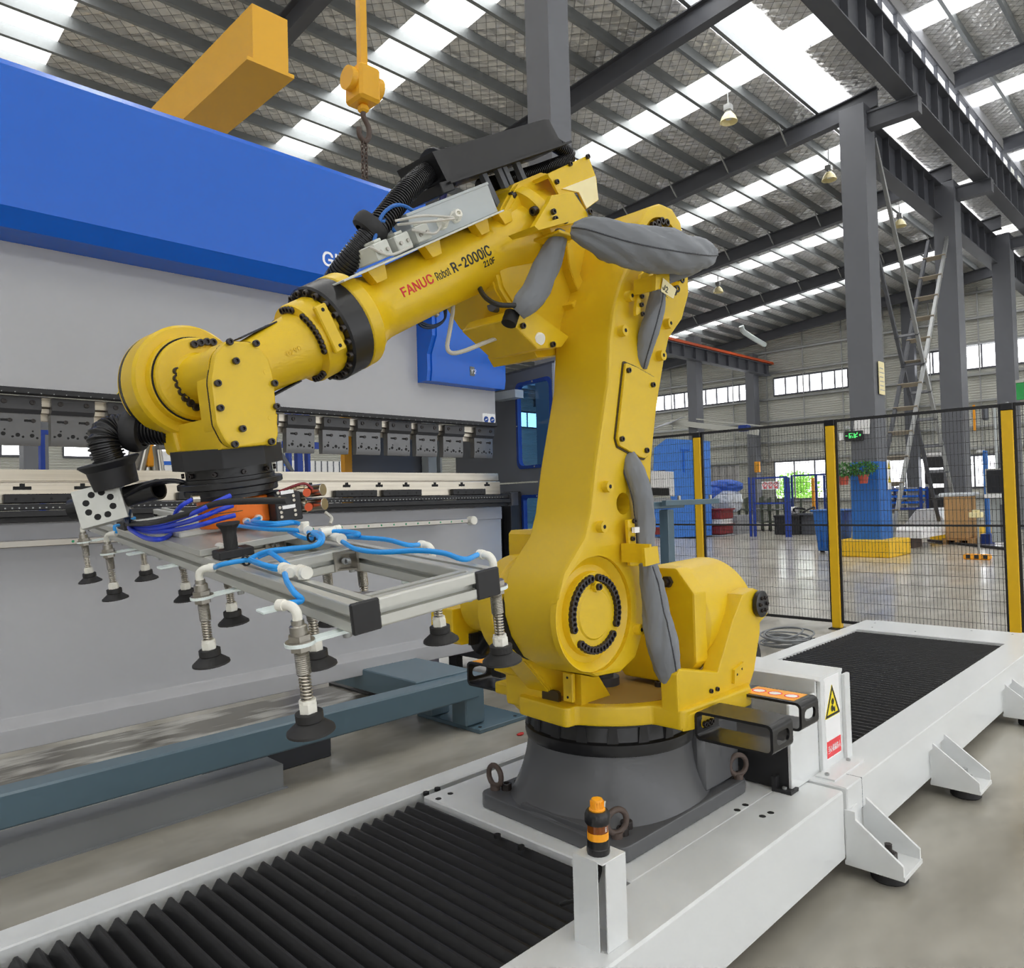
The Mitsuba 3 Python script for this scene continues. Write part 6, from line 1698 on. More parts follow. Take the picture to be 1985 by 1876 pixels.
# energy chain on the far side of the track and the cable coil
k = hall_thing('energy_chain', 'black cable chain with yellow dots looping beside the track behind the robot', 'cable chain')
cpth = curve([(2.95, 2.42, 0.36), (3.3, 2.42, 0.42), (3.7, 2.42, 0.48), (4.05, 2.42, 0.52), (4.35, 2.42, 0.46), (4.5, 2.42, 0.3), (4.42, 2.42, 0.14), (4.2, 2.42, 0.06), (3.6, 2.42, 0.055)], 200)
ss = np.r_[0, np.cumsum(np.linalg.norm(np.diff(cpth, axis=0), axis=1))]
nl = int(ss[-1] / 0.105)
for i in range(nl):
    a, b = (np.array([np.interp((i + t) * ss[-1] / nl, ss, cpth[:, c]) for c in range(3)]) for t in (0.02, 1.02))
    d = unit(b - a)
    M_ = M4((a + b) / 2, d, (0, -1, 0), np.cross(d, (0, -1, 0)))
    ln = put('link', [xf(prism(LineString([(-0.035, 0), (0.035, 0)]).buffer(0.045, 6), 0.012), M_ @ M4((0, 0.0, 0), (1, 0, 0), (0, 0, 1), (0, -1, 0)) @ M4((0, 0, -s2))) for s2 in (0.012, 0.13)] + [xf(bx(-0.03, 0.005, -0.04, 0.03, 0.125, -0.03), M_)], 'black_matt', k, smooth=False)
    put('dot', xf(bx(-0.008, 0.0105, -0.02, 0.008, 0.0125, 0.02), M_), 'orange_plastic', ln, smooth=False)
k = hall_thing('cable_coil', 'coil of grey cable lying on the floor between the track and the fence', 'cable')
cc = at(1525, 1250, 2, 0.04)
r_ = np.random.RandomState(5)
th = np.linspace(0, 2 * math.pi * 9, 330)
rad = 0.2 + 0.05 * np.sin(th * 0.37) + 0.03 * np.sin(th * 1.9)
coil = np.stack([cc[0] + rad * np.cos(th) + 0.02 * np.sin(th * 0.7), cc[1] + 0.8 * rad * np.sin(th), 0.03 + 0.035 * (1 + np.sin(th * 0.53)) + th * 0.0012], 1)
part(k, 'loops', tube(coil, 0.008, 6), 'tray_grey', smooth=60)
part(k, 'tail', tube(curve([coil[0], coil[0] + (0.3, -0.3, -0.02), (cc[0] + 0.7, cc[1] - 0.5, 0.01), (cc[0] + 1.0, cc[1] - 1.2, 0.01)], 20), 0.008, 6), 'cable_black', smooth=60)
k = hall_thing('bottle_stopper', 'tiny red plastic stopper lying on the floor left of the robot base', 'stopper')
rp = at(1008, 1423, 2, 0.004)
part(k, 'cap', [torus(rp, (0, 0.2, 1), 0.014, 0.006, 14, 8), torus(rp + (0.02, 0.005, 0.0), (0.1, 0, 1), 0.008, 0.005, 12, 6)], 'red_paint', smooth=60)

# small press brake far behind
k = hall_thing('background_press', 'distant light blue press brake with a white front beyond the fence', 'machine')
Yb = 13.0
xz = lambda pts, Y: [tuple(at(x, y, 1, Y)[[0, 2]]) for x, y in pts]
bx0 = at(1345, 950, 0, 20.6)
yz = lambda pts, X: [tuple(at(x, y, 0, X)[[1, 2]]) for x, y in pts]
Xb = 20.6
body_ = yz([(1268, 868), (1292, 850), (1346, 853), (1350, 1040), (1300, 1042), (1300, 930), (1288, 910), (1266, 914)], Xb)
part(k, 'frame', prism(body_, 0.95, YZ(Xb)), 'machine_blue', label='light blue C-shaped frame')
part(k, 'front_panel', prism(yz([(1262, 912), (1305, 914), (1307, 962), (1262, 960)], Xb - 0.03), 0.2, YZ(Xb - 0.03)), 'label_white')
part(k, 'tool_slot', prism(yz([(1262, 946), (1296, 946), (1297, 960), (1262, 960)], Xb - 0.06), 0.1, YZ(Xb - 0.06)), 'black_gap')
part(k, 'table', prism(yz([(1262, 965), (1300, 966), (1300, 985), (1262, 985)], Xb - 0.05), 0.3, YZ(Xb - 0.05)), 'sheet_grey')
part(k, 'base', prism(yz([(1262, 985), (1300, 985), (1300, 1042), (1262, 1040)], Xb), 0.9, YZ(Xb)), 'machine_blue')
part(k, 'red_skirt', prism(yz([(1262, 1022), (1282, 1022), (1282, 1036), (1262, 1036)], Xb - 0.1), 0.1, YZ(Xb - 0.1)), 'maroon')
part(k, 'rib', [prism(yz([(1322, 872), (1325, 872), (1326, 915), (1323, 915)], Xb - 0.02), 0.05, YZ(Xb - 0.02)), prism(yz([(1318, 870), (1336, 871), (1336, 874), (1318, 873)], Xb - 0.02), 0.05, YZ(Xb - 0.02)), prism(yz([(1310, 968), (1330, 968), (1330, 972), (1310, 972)], Xb - 0.02), 0.05, YZ(Xb - 0.02))], 'press_blue')

# drums, tarpaulin pile
def yzbox(k, name, px, X, depth, m, b=0.0, **kw):
    (xa, ya), (xb, yb) = px
    a, c = at(xa, ya, 0, X), at(xb, yb, 0, X)
    return part(k, name, bx(X, min(a[1], c[1]), max(min(a[2], c[2]), 0.0), X + depth, max(a[1], c[1]), max(a[2], c[2]), b), m, **kw)


for i, (y0_, y1_, lab) in enumerate(((988, 1006, 'upper dark red plastic basket stacked under the blue tarpaulin pile'), (1018, 1036, 'lower dark red plastic basket on the floor under the blue tarpaulin pile'))):
    k = hall_thing('plastic_basket', lab, 'basket')
    yzbox(k, 'basket', ((1371, y0_), (1398, y1_)), 21.7, 0.8, 'maroon', 0.03)
    yzbox(k, 'rim', ((1370, y0_ - 1.5), (1399, y0_ + 1)), 21.67, 0.86, 'maroon')
k = hall_thing('white_crate', 'white crate between the two dark red baskets', 'crate')
yzbox(k, 'crate', ((1372, 1006.5), (1398, 1017)), 21.72, 0.75, 'label_white', 0.02)
k = hall_thing('drip_tray', 'flat grey tray on the floor under the lower red basket', 'tray')
yzbox(k, 'tray', ((1362, 1037), (1399, 1043)), 21.6, 0.9, 'sheet_grey', 0.02)


def lump(c, s, seed, m=24, amp=0.25, freq=1.6):
    v = trimesh.creation.icosphere(4, 1.0)
    p = np.array(v.vertices)
    n = meshkit.fbm(p * freq + seed)
    n = n - n.mean()
    p *= (1 + amp * 2 * n)[:, None]
    v.vertices = p * np.asarray(s) + np.asarray(c)
    return v


def ypos(x, y, X):
    return at(x, y, 0, X)


k = hall_thing('tarpaulin_pile', 'heap wrapped in blue tarpaulin and white film above the red baskets', 'wrapped pile')
part(k, 'tarpaulin', [lump(ypos(1404, 943, 23.7), (0.5, 0.64, 0.25), 3.0), lump(ypos(1388, 962, 23.5), (0.5, 0.45, 0.4), 9.0)], 'tarp_blue', smooth=50, label='blue tarpaulin')
part(k, 'film', [lump(ypos(1410, 972, 23.6), (0.6, 0.5, 0.42), 5.0)], 'film_white', smooth=40, label='white plastic film')
part(k, 'pallet', bx(22.95, ypos(1430, 990, 23)[1], 0.0, 24.2, ypos(1376, 990, 23)[1], 0.62), 'sheet_grey')

# trolleys: many thin green-grey racks
for i in range(9):
    X = 25.2 + 0.1 * (i % 2)
    a = ypos(1420 + i * 15, 1032, X)
    k = hall_thing('equipment_trolley', ['leftmost', 'second', 'third', 'fourth', 'fifth', 'sixth', 'seventh', 'eighth', 'rightmost'][i] + ' olive green steel trolley from the left in the row behind the blue gate', 'trolley', 'olive trolleys behind the blue gate')
    y = a[1]
    top = ypos(1420 + i * 15, 962 + (i % 3) * 2, X)[2]
    part(k, 'upright', beam((X, y, 0.05), (X + 0.05, y + 0.1, top), 0.06, 0.06), 'olive_steel')
    part(k, 'upright', beam((X + 0.5, y, 0.05), (X + 0.45, y - 0.08, top), 0.06, 0.06), 'olive_steel')
    part(k, 'shelf', [bx(X - 0.1, y - 0.12, z, X + 0.7, y + 0.1, z + 0.03) for z in (0.3, top * 0.62)], 'olive_steel' if i % 3 else 'sheet_grey')
    part(k, 'wheel', [cyl((X + d, y - 0.02, 0.05), (X + d, y + 0.02, 0.05), 0.05, n=12) for d in (0.0, 0.5)], 'black_rubber')
# blue gate frame with prohibition sign
k = hall_thing('blue_gate', 'blue steel gate frame with a red and white prohibition sign before the trolleys', 'gate')
Xg = 22.0
for x_ in (1455, 1463, 1525, 1531):
    a, b = ypos(x_, 1035, Xg), ypos(x_, 925, Xg)
    part(k, 'post', bx(Xg, a[1] - 0.035, 0, Xg + 0.07, a[1] + 0.035, b[2]), 'post_blue')
for y_ in (927, 976):
    a, b = ypos(1463, y_, Xg), ypos(1525, y_ - 1, Xg)
    part(k, 'rail', bx(Xg, b[1], a[2] - 0.025, Xg + 0.05, a[1], a[2] + 0.025), 'post_blue')
a, b = ypos(1476, 949, Xg - 0.05), ypos(1511, 932, Xg - 0.05)
sg = part(k, 'sign', bx(Xg - 0.05, b[1], a[2], Xg - 0.04, a[1], b[2]), 'label_white', label='sign with three red prohibition rings')
for t in (0.2, 0.5, 0.8):
    c = (Xg - 0.052, a[1] + (b[1] - a[1]) * t, a[2] + (b[2] - a[2]) * 0.58)
    put('ring', [ring(c, (-1, 0, 0), 0.062, 0.078, 0.004, 20), beam((c[0] - 0.002, c[1] - 0.05, c[2] + 0.05), (c[0] - 0.002, c[1] + 0.05, c[2] - 0.05), 0.004, 0.014)], 'label_red', sg, smooth=False)
put('text_bar', [bx(Xg - 0.054, a[1] + (b[1] - a[1]) * (t + 0.09), a[2] + 0.03, Xg - 0.05, a[1] + (b[1] - a[1]) * (t - 0.09), a[2] + 0.06) for t in (0.2, 0.5, 0.8)], 'label_red', sg, smooth=False)
k = hall_thing('blue_fence', 'tall thin blue rail fence before the bright low window', 'fence')
Xq = 24.5
for x_ in (1537, 1584, 1600):
    a = ypos(x_, 1010, Xq)
    part(k, 'post', bx(Xq, a[1] - 0.03, 0, Xq + 0.06, a[1] + 0.03, ypos(x_, 921, Xq)[2]), 'dark_blue')
a, b = ypos(1537, 922, Xq), ypos(1604, 918, Xq)
part(k, 'rail', bx(Xq, b[1], a[2] - 0.025, Xq + 0.05, a[1], a[2] + 0.025), 'dark_blue')
k = hall_thing('yellow_pole', 'thin yellow pole standing in front of the bright low window', 'pole')
a = ypos(1577, 985, 26)
part(k, 'pole', bx(26, a[1] - 0.05, 0, 26.1, a[1] + 0.05, ypos(1577, 926, 26)[2], 0.01), 'orange_plastic')
part(k, 'foot', bx(25.9, a[1] - 0.15, 0, 26.2, a[1] + 0.15, 0.02), 'orange_plastic')
for (x0_, x1_, y0_, y1_, m_, lab) in ((1500, 1549, 1000, 1026, 'black_matt', 'black scrap box at the foot of the blue gate'), (1549, 1580, 996, 1026, 'slate', 'grey scrap box left of the blue wheelie bin')):
    k = hall_thing('scrap_box', lab, 'box')
    yzbox(k, 'box', ((x0_, y0_), (x1_, 1042)), 23.2 + (0.2 if x0_ > 1520 else 0), 0.9, m_, 0.02)
    yzbox(k, 'rim', ((x0_ - 1, y0_ - 1), (x1_ + 1, y0_ + 2)), 23.15, 1.0, m_)
k = hall_thing('scrap_bundle', 'tangle of black strips and white bags on the scrap boxes', 'scrap')
c = ypos(1550, 993, 23.6)
part(k, 'strip', tube(curve([c + (0.3 * math.sin(i * 2.1), -0.45 + 0.1 * i, 0.1 * math.sin(i * 1.7) + 0.05) for i in range(10)], 60), 0.03, 6), 'black_matt', smooth=60)
part(k, 'bag', lump(ypos(1538, 990, 23.6), (0.2, 0.16, 0.14), 12.0), 'label_white', smooth=50)
# grey curtain and frame
k = hall_thing('grey_curtain', 'grey hanging sheet on the far wall left of the white edged column', 'curtain')
a, b = ypos(1366, 990, 29.5), ypos(1432, 902, 29.5)
pth = [(29.5 + 0.08 * math.sin(i * 1.3), a[1] + (b[1] - a[1]) * i / 24) for i in range(25)]
part(k, 'sheet', prism(LineString(pth).buffer(0.012), b[2], M4((0, 0, 0.0))), 'curtain_grey', smooth=50)
part(k, 'rail', bx(29.48, b[1], b[2], 29.52, a[1], b[2] + 0.04), 'slate')
k = hall_thing('yellow_box', 'small yellow box mounted on the white edged column', 'electrical box')
a = ypos(1468, 905, 32.9)
part(k, 'box', bx(32.85, a[1] - 0.13, a[2] - 0.25, 32.97, a[1] + 0.13, a[2] + 0.25, 0.02), 'orange_plastic')
part(k, 'door', bx(32.84, a[1] - 0.1, a[2] - 0.2, 32.851, a[1] + 0.1, a[2] + 0.2), 'paint_amber')
k = hall_thing('white_duct', 'white slanting pipe under the roof near the end of the orange topped girder', 'pipe')
part(k, 'pipe', tube(curve([at(1437, 632, 1, 15), at(1441, 642, 1, 15), at(1460, 655, 1, 15.0), at(1482, 668, 1, 15)], 24), 0.11, 12), 'white_bar', smooth=60)
k = hall_thing('jib_crane', 'light grey jib crane arm on the white edged column, right of the robot', 'jib')
part(k, 'arm', beam(at(1300, 818, 0, 27.15), at(1470, 838, 0, 27.15), 0.12, 0.22), 'aluminium')
part(k, 'rod', beam(at(1350, 812, 0, 27.2), at(1480, 826, 0, 27.2), 0.05, 0.05), 'aluminium')
part(k, 'sheet', xf(bx(-0.7, -0.5, 0, 0.7, 0.5, 0.03), frame(at(1292, 822, 0, 27.1), (-0.3, 0.2, 1))), 'sheet_grey')
part(k, 'hoist', bx(*(at(1443, 830, 0, 27.1) - (0.15, 0.2, 0.12)), *(at(1443, 830, 0, 27.1) + (0.15, 0.2, 0.12)), 0.03), 'dark_blue')

# wheelie bin
k = hall_thing('wheelie_bin', 'blue plastic wheelie bin left of the blue footed column, behind the fence post', 'bin')
Xw = 16.3
a, b = ypos(1583, 1072, Xw), ypos(1618, 992, Xw)
yb0, zb1 = a[1], b[2]
rings_ = [np.array([[Xw - d, yb0 - w0 / 2 - w / 2, z], [Xw + 0.55 + d, yb0 - w0 / 2 - w / 2, z], [Xw + 0.55 + d, yb0 - w0 / 2 + w / 2, z], [Xw - d, yb0 - w0 / 2 + w / 2, z]]) for z, w, d, w0 in ((0.06, 0.5, -0.04, 0.55), (zb1, 0.62, 0.04, 0.55))]
part(k, 'body', loft_rings(rings_), 'bin_blue')
part(k, 'lid', bx(Xw - 0.1, yb0 - 0.275 - 0.36, zb1, Xw + 0.66, yb0 - 0.275 + 0.36, zb1 + 0.05, 0.02), 'bin_blue')
part(k, 'rib', [bx(Xw - 0.02, yb0 - 0.275 + d - 0.015, 0.12, Xw + 0.02, yb0 - 0.275 + d + 0.015, zb1 - 0.08) for d in (-0.18, -0.06, 0.06, 0.18)], 'bin_blue')
part(k, 'wheel', cyl((Xw + 0.45, yb0 + 0.02, 0.1), (Xw + 0.45, yb0 + 0.09, 0.1), 0.1, n=20), 'black_rubber', smooth=35)
part(k, 'wheel', cyl((Xw + 0.45, yb0 - 0.58, 0.1), (Xw + 0.45, yb0 - 0.64, 0.1), 0.1, n=20), 'black_rubber', smooth=35)

# plants on the blue column
def plant(px_, py_, X, lab, seed, s=0.26):
    k = hall_thing('hanging_plant', lab, 'plant')
    c = at(px_, py_, 0, X)
    put('pot', lathe([(0, -0.1), (0.075, -0.1), (0.1, 0.06), (0.105, 0.06), (0.105, 0.075), (0.09, 0.075), (0.085, 0.05), (0, 0.05)], M4(c + (0, 0, -0.17)), 20), 'pot_red', k, label='red pot')
    r_ = np.random.RandomState(seed)
    V, F = [], []
    for i in range(420):
        d = r_.normal(size=3)
        d /= np.linalg.norm(d)
        p = c + d * (np.array([0.22, 0.27, 0.13]) * (0.45 + 0.55 * r_.rand())) + (0, 0, 0.03)
        u = unit(d + r_.normal(size=3) * 0.5)
        w = unit(np.cross(u, r_.normal(size=3)))
        L, W = 0.05 + 0.03 * r_.rand(), 0.018
        n0 = len(V)
        V += [p, p + u * L * 0.5 + w * W, p + u * L + (0, 0, -0.012), p + u * L * 0.5 - w * W]
        F += [(n0, n0 + 1, n0 + 2), (n0, n0 + 2, n0 + 3)]
    put('foliage', trimesh.Trimesh(np.array(V), np.array(F), process=False), 'leaf_green', k, smooth=False, kind='stuff', label='green leaves')
    put('hook', beam(c + (0.05, 0, -0.1), c + (0.36, 0, -0.1), 0.015, 0.015), 'zinc', k, smooth=False)


plant(1673, 911, 15.72, 'bushy green plant in a red pot hanging on the front of the blue column foot', 1)
plant(1635, 914, 15.6, 'green plant in a red pot half hidden behind the fence post beside the blue column', 2)
k = hall_thing('exit_sign', 'black exit sign with lit green symbols on the column above the hanging plants', 'sign')
a, b = at(1638, 856, 0, 16.05), at(1672, 834, 0, 16.05)
part(k, 'box', bx(16.03, b[1], a[2], 16.1, a[1], b[2], 0.005), 'black_matt')
mat('led_green', (40, 220, 70), 0.4)
w_, h2 = a[1] - b[1], b[2] - a[2]
ep = lambda u, v: (a[1] - w_ * u, a[2] + h2 * v)
def eb(u0, v0, u1, v1):
    (y0_, z0_), (y1_, z1_) = ep(u0, v0), ep(u1, v1)
    return bx(16.022, y1_, z0_, 16.03, y0_, z1_)
part(k, 'symbol', [eb(0.06, 0.52, 0.18, 0.6), eb(0.82, 0.52, 0.94, 0.6), eb(0.86, 0.44, 0.89, 0.68), eb(0.26, 0.3, 0.3, 0.8), eb(0.3, 0.72, 0.46, 0.8), eb(0.3, 0.5, 0.44, 0.57), eb(0.34, 0.3, 0.38, 0.5), eb(0.44, 0.3, 0.48, 0.46), eb(0.53, 0.3, 0.57, 0.8), eb(0.57, 0.62, 0.72, 0.69), eb(0.6, 0.3, 0.64, 0.62), eb(0.64, 0.4, 0.74, 0.47), eb(0.7, 0.69, 0.74, 0.84)], 'led_green', emit=[0.15, 1.3, 0.3], label='lit green symbols')
part(k, 'side_box', bx(16.03, a[1] + 0.03, a[2] + 0.02, 16.1, a[1] + 0.12, b[2] - 0.02, 0.01), 'label_white')
part(k, 'lamp', [xf(lathe([(0, 0), (0.06, 0.0), (0.04, 0.06), (0, 0.07)], None, 14), frame(at(1643, 831, 0, 16.05), (-1, 0.2, 0.1)))], 'zinc')
k = hall_thing('paper_sheet', 'white paper sheet taped to the column right above the exit sign', 'paper')
a, b = at(1660, 837, 0, 16.08), at(1681, 815, 0, 16.08)
part(k, 'sheet', xf(bx(-0.16, -0.16, 0, 0.16, 0.16, 0.003), M4((a + b) / 2, unit((0, 1, 0.06)), unit((0, -0.06, 1)), (1, 0, 0))), 'label_white')
k = hall_thing('notice_board', 'pale paper notice with printed lines on the right side of the blue footed column', 'notice')
part(k, 'sheet', bx(16.3, 5.43, 3.32, 16.62, 5.445, 4.0), 'label_cream')
part(k, 'print', [bx(16.34, 5.427, 3.4 + i * 0.09, 16.58 - 0.04 * (i % 2), 5.43, 3.42 + i * 0.09) for i in range(6)], 'curtain_grey')
k = hall_thing('warning_strip', 'white strip with two yellow warning triangles on the blue column foot', 'label')
part(k, 'strip', bx(16.46, 5.395, 1.35, 16.66, 5.405, 1.96), 'label_white')
for z in (1.54, 1.82):
    tri((16.56, 5.393, z), (1, 0, 0), (0, 0, 1), 0.17, k, 'triangle', 0.002)

# fork stacker
k = hall_thing('pallet_stacker', 'red and orange hand stacker right of the blue footed column', 'stacker')
sp_ = lambda x, y: at(x, y, 0, 21.5)
a = sp_(1717, 1040)
part(k, 'mast', [bx(21.5, a[1] - 0.05, 0.1, 21.62, a[1] + 0.05, 2.0), bx(21.5, a[1] + 0.28, 0.1, 21.62, a[1] + 0.36, 2.1)], 'orange_plastic', label='orange mast')
part(k, 'carriage', [bx(21.45, a[1] - 0.06, z, 21.62, a[1] + 0.4, z + 0.1) for z in (1.42, 1.88)], 'red_paint')
part(k, 'legs', bx(21.2, a[1] - 0.05, 0.04, 22.4, a[1] + 0.35, 0.22, 0.03), 'red_paint')
part(k, 'motor', bx(21.65, a[1] - 0.02, 0.25, 22.0, a[1] + 0.3, 1.1, 0.04), 'black_matt')
part(k, 'wheel', cyl((21.25, a[1] + 0.0, 0.06), (21.25, a[1] + 0.06, 0.06), 0.06, n=14), 'black_rubber', smooth=35)
# tool rack with blue trays
k = hall_thing('tray_rack', 'dark rack with blue trays behind the white wrapped heap', 'rack')
Xr_ = 25.8
a, b = at(1724, 1020, 0, Xr_), at(1784, 944, 0, Xr_)
for y in (a[1], b[1]):
    for dx in (0, 0.6):
        part(k, 'post', bx(Xr_ + dx, y - 0.04, 0, Xr_ + dx + 0.06, y + 0.04, b[2]), 'dark_blue')
for j, y_ in enumerate((948, 960, 972, 984)):
    z = at(1750, y_, 0, Xr_)[2]
    part(k, 'tray', bx(Xr_ - 0.1 * (j % 2), b[1] + 0.05 * j, z - 0.07, Xr_ + 0.66, a[1], z, 0.01), 'press_blue' if j % 2 == 0 or j == 1 else 'dark_blue')
    part(k, 'contents', [bx(Xr_ + 0.1, b[1] + 0.2 + 0.35 * i, z, Xr_ + 0.4, b[1] + 0.4 + 0.35 * i, z + 0.05 + 0.03 * ((i + j) % 3)) for i in range(3)], 'sheet_grey')
k = hall_thing('wrapped_pallet', 'low heap on a pallet wrapped in white film left of the cardboard carton', 'wrapped pile')
Xp = 23.3
a = at(1735, 1032, 0, Xp)
b = at(1832, 990, 0, Xp)
pf = Polygon([(a[1], 0.12), (a[1] - 0.3, 0.4), (b[1] + 0.75, b[2] + 0.05), (b[1] + 0.25, b[2] + 0.08), (b[1], 0.45), (b[1] + 0.05, 0.12)])
part(k, 'film', prism(pf, 1.1, YZ(Xp), b=0.06), 'film_white', smooth=30, label='white plastic film')
part(k, 'pallet', bx(Xp, b[1], 0.0, Xp + 1.1, a[1] - 0.1, 0.12), 'sheet_grey')
k = hall_thing('low_pallet', 'low white slab on dark wooden blocks right of the yellow column kerb', 'pallet')
part(k, 'slab', bx(18.3, at(1790, 1050, 0, 18.4)[1], 0.24, 20.6, at(1700, 1050, 0, 18.4)[1], 0.42), 'label_white')
part(k, 'block', bx(18.5, at(1740, 1050, 0, 18.5)[1], 0.0, 19.2, at(1722, 1050, 0, 18.5)[1], 0.24), 'rust_steel')
part(k, 'block', bx(18.5, at(1768, 1050, 0, 18.5)[1], 0.0, 19.2, at(1748, 1050, 0, 18.5)[1], 0.24), 'rust_steel')
# carton
k = hall_thing('cardboard_carton', 'tall brown cardboard carton with a white cover standing on a wooden pallet', 'carton')
Xc = 20.1
a, b = at(1832, 1040, 0, Xc), at(1872, 962, 0, Xc)
part(k, 'carton', bx(Xc, b[1], 0.14, Xc + 0.9, a[1], b[2], 0.01), 'cardboard')
part(k, 'cover', bx(Xc - 0.06, b[1] - 0.08, b[2], Xc + 0.95, a[1] + 0.1, b[2] + 0.09, 0.03), 'film_white')
part(k, 'pallet_deck', bx(Xc - 0.05, b[1] - 0.1, 0.1, Xc + 0.95, a[1] + 0.05, 0.14), 'pallet_wood')
for t in (0.0, 0.5, 1.0):
    y = b[1] - 0.1 + (a[1] - b[1] + 0.06) * t
    part(k, 'pallet_block', bx(Xc - 0.05, y, 0, Xc + 0.95, y + 0.09, 0.1), 'pallet_wood')
# dark machine behind
k = hall_thing('dark_machine', 'dark machine of stacked black panels behind the falling cross brace', 'machine')
Xm = 27.5
for (xa, ya, xb, yb) in ((1790, 883, 1850, 904), (1792, 915, 1852, 936), (1792, 946, 1862, 966), (1796, 968, 1870, 1012)):
    yzbox(k, 'panel', ((xa, ya), (xb, yb)), Xm, 0.5, 'black_matt', 0.02)
yzbox(k, 'frame', ((1794, 880), (1797, 1035)), Xm + 0.1, 0.2, 'aluminium')
yzbox(k, 'frame', ((1846, 880), (1849, 1035)), Xm + 0.1, 0.2, 'aluminium')
yzbox(k, 'top', ((1796, 878), (1850, 883)), Xm, 0.5, 'label_white')
# console
k = hall_thing('control_console', 'control cabinet with a dark monitor left of the rightmost fence post', 'console')
Xo = 19.5
yzbox(k, 'cabinet', ((1919, 966), (1957, 1052)), Xo, 0.6, 'box_grey', 0.02)
yzbox(k, 'dark_panel', ((1938, 978), (1956, 1050)), Xo - 0.02, 0.05, 'slate')
yzbox(k, 'green_part', ((1947, 972), (1955, 1000)), Xo - 0.03, 0.05, 'green_board')
yzbox(k, 'monitor', ((1911, 911), (1957, 955)), Xo - 0.1, 0.12, 'screen_dark', 0.02, label='dark monitor')
yzbox(k, 'monitor_frame', ((1909, 909), (1958, 957)), Xo - 0.06, 0.1, 'aluminium')
yzbox(k, 'keyboard_shelf', ((1908, 958), (1957, 965)), Xo - 0.3, 0.4, 'label_white')
yzbox(k, 'mast', ((1925, 790), (1934, 960)), Xo + 0.5, 0.2, 'box_grey')
k = hall_thing('blue_upright', 'tall bright blue steel upright left of the control console', 'post')
yzbox(k, 'upright', ((1904, 873), (1916, 1035)), Xo + 1.0, 0.25, 'bin_blue', 0.01)
yzbox(k, 'white_cap', ((1893, 872), (1905, 877)), Xo + 1.0, 0.25, 'label_white')
yzbox(k, 'foot', ((1900, 1035), (1920, 1056)), Xo + 0.9, 0.45, 'dark_blue')
k = hall_thing('rail_stop', 'yellow and black wheel stop on the floor with a thin grey post behind the fence', 'wheel stop')
a = at(1895, 1085, 2, 0)
part(k, 'body', [bx(a[0], a[1] - 0.2, 0.0, a[0] + 0.16, a[1] + 0.24, 0.1, 0.02)], 'orange_plastic')
part(k, 'black_block', [bx(a[0] - 0.005, a[1] + d, 0.02, a[0] + 0.165, a[1] + d + 0.07, 0.09) for d in (-0.16, -0.02, 0.12)], 'black_matt')
part(k, 'post', bx(a[0] + 0.1, a[1] - 0.02, 0.1, a[0] + 0.13, a[1] + 0.01, 0.78), 'zinc')
part(k, 'head', [bx(a[0] + 0.02, a[1] - 0.08, 0.78, a[0] + 0.2, a[1] + 0.12, 0.88, 0.01), bx(a[0] + 0.06, a[1] - 0.04, 0.88, a[0] + 0.16, a[1] + 0.08, 0.93, 0.01)], 'label_cream')
k = hall_thing('floor_rail', 'black rail lying on the floor between the carton and the right fence post', 'rail')
a, b = at(1800, 1047, 2, 0.03), at(1955, 1064, 2, 0.03)
part(k, 'rail', beam(a, b, 0.08, 0.05), 'black_matt')
k = hall_thing('yellow_hoist', 'yellow hanging control with a grey box beside the second column, over the fence top', 'hoist')
yzbox(k, 'bar', ((1885, 785), (1891, 835)), 21.8, 0.06, 'orange_plastic')
yzbox(k, 'box', ((1902, 788), (1914, 814)), 21.8, 0.2, 'slate', 0.04)
k = hall_thing('green_screen', 'green panel at the right edge above the rightmost fence post', 'panel')
yzbox(k, 'panel', ((1969, 738), (1990, 773)), 20.0, 0.1, 'green_board')
yzbox(k, 'frame', ((1968, 737), (1990, 740)), 19.98, 0.14, 'aluminium')
k = hall_thing('red_skip', 'red equipment frame standing left of the hand stacker behind the blue column', 'frame')
yzbox(k, 'frame', ((1697, 920), (1712, 924)), 23.0, 0.4, 'red_paint')
yzbox(k, 'upright', ((1697, 920), (1700, 1040)), 23.0, 0.1, 'red_paint')
yzbox(k, 'upright', ((1709, 920), (1712, 1040)), 23.0, 0.1, 'red_paint')
yzbox(k, 'shelf', ((1697, 946), (1712, 950)), 23.0, 0.4, 'red_paint')

# bush outside the low window
k = hall_thing('bush', 'bright green bush seen through the low window in the far wall', 'bush')
r_ = np.random.RandomState(11)
c = at(1545, 945, 0, 37)
V, F = [], []
for i in range(1500):
    d = unit(r_.normal(size=3))
    p = c + d * np.array([0.8, 1.2, 0.8]) * (r_.rand() ** 0.4)
    u, w = unit(r_.normal(size=3)), None
    w = unit(np.cross(u, r_.normal(size=3)))
    n0 = len(V)
    V += [p, p + u * 0.07 + w * 0.05, p + u * 0.16, p + u * 0.07 - w * 0.05]
    F += [(n0, n0 + 1, n0 + 2), (n0, n0 + 2, n0 + 3)]
mat('leaf_bright', (136, 190, 70), 0.5)
part(k, 'foliage', trimesh.Trimesh(np.array(V), np.array(F), process=False), 'leaf_bright', kind='stuff')
part(k, 'stem', cyl((c[0], c[1], -0.3), (c[0], c[1], c[2]), 0.05, n=10), 'pallet_wood')

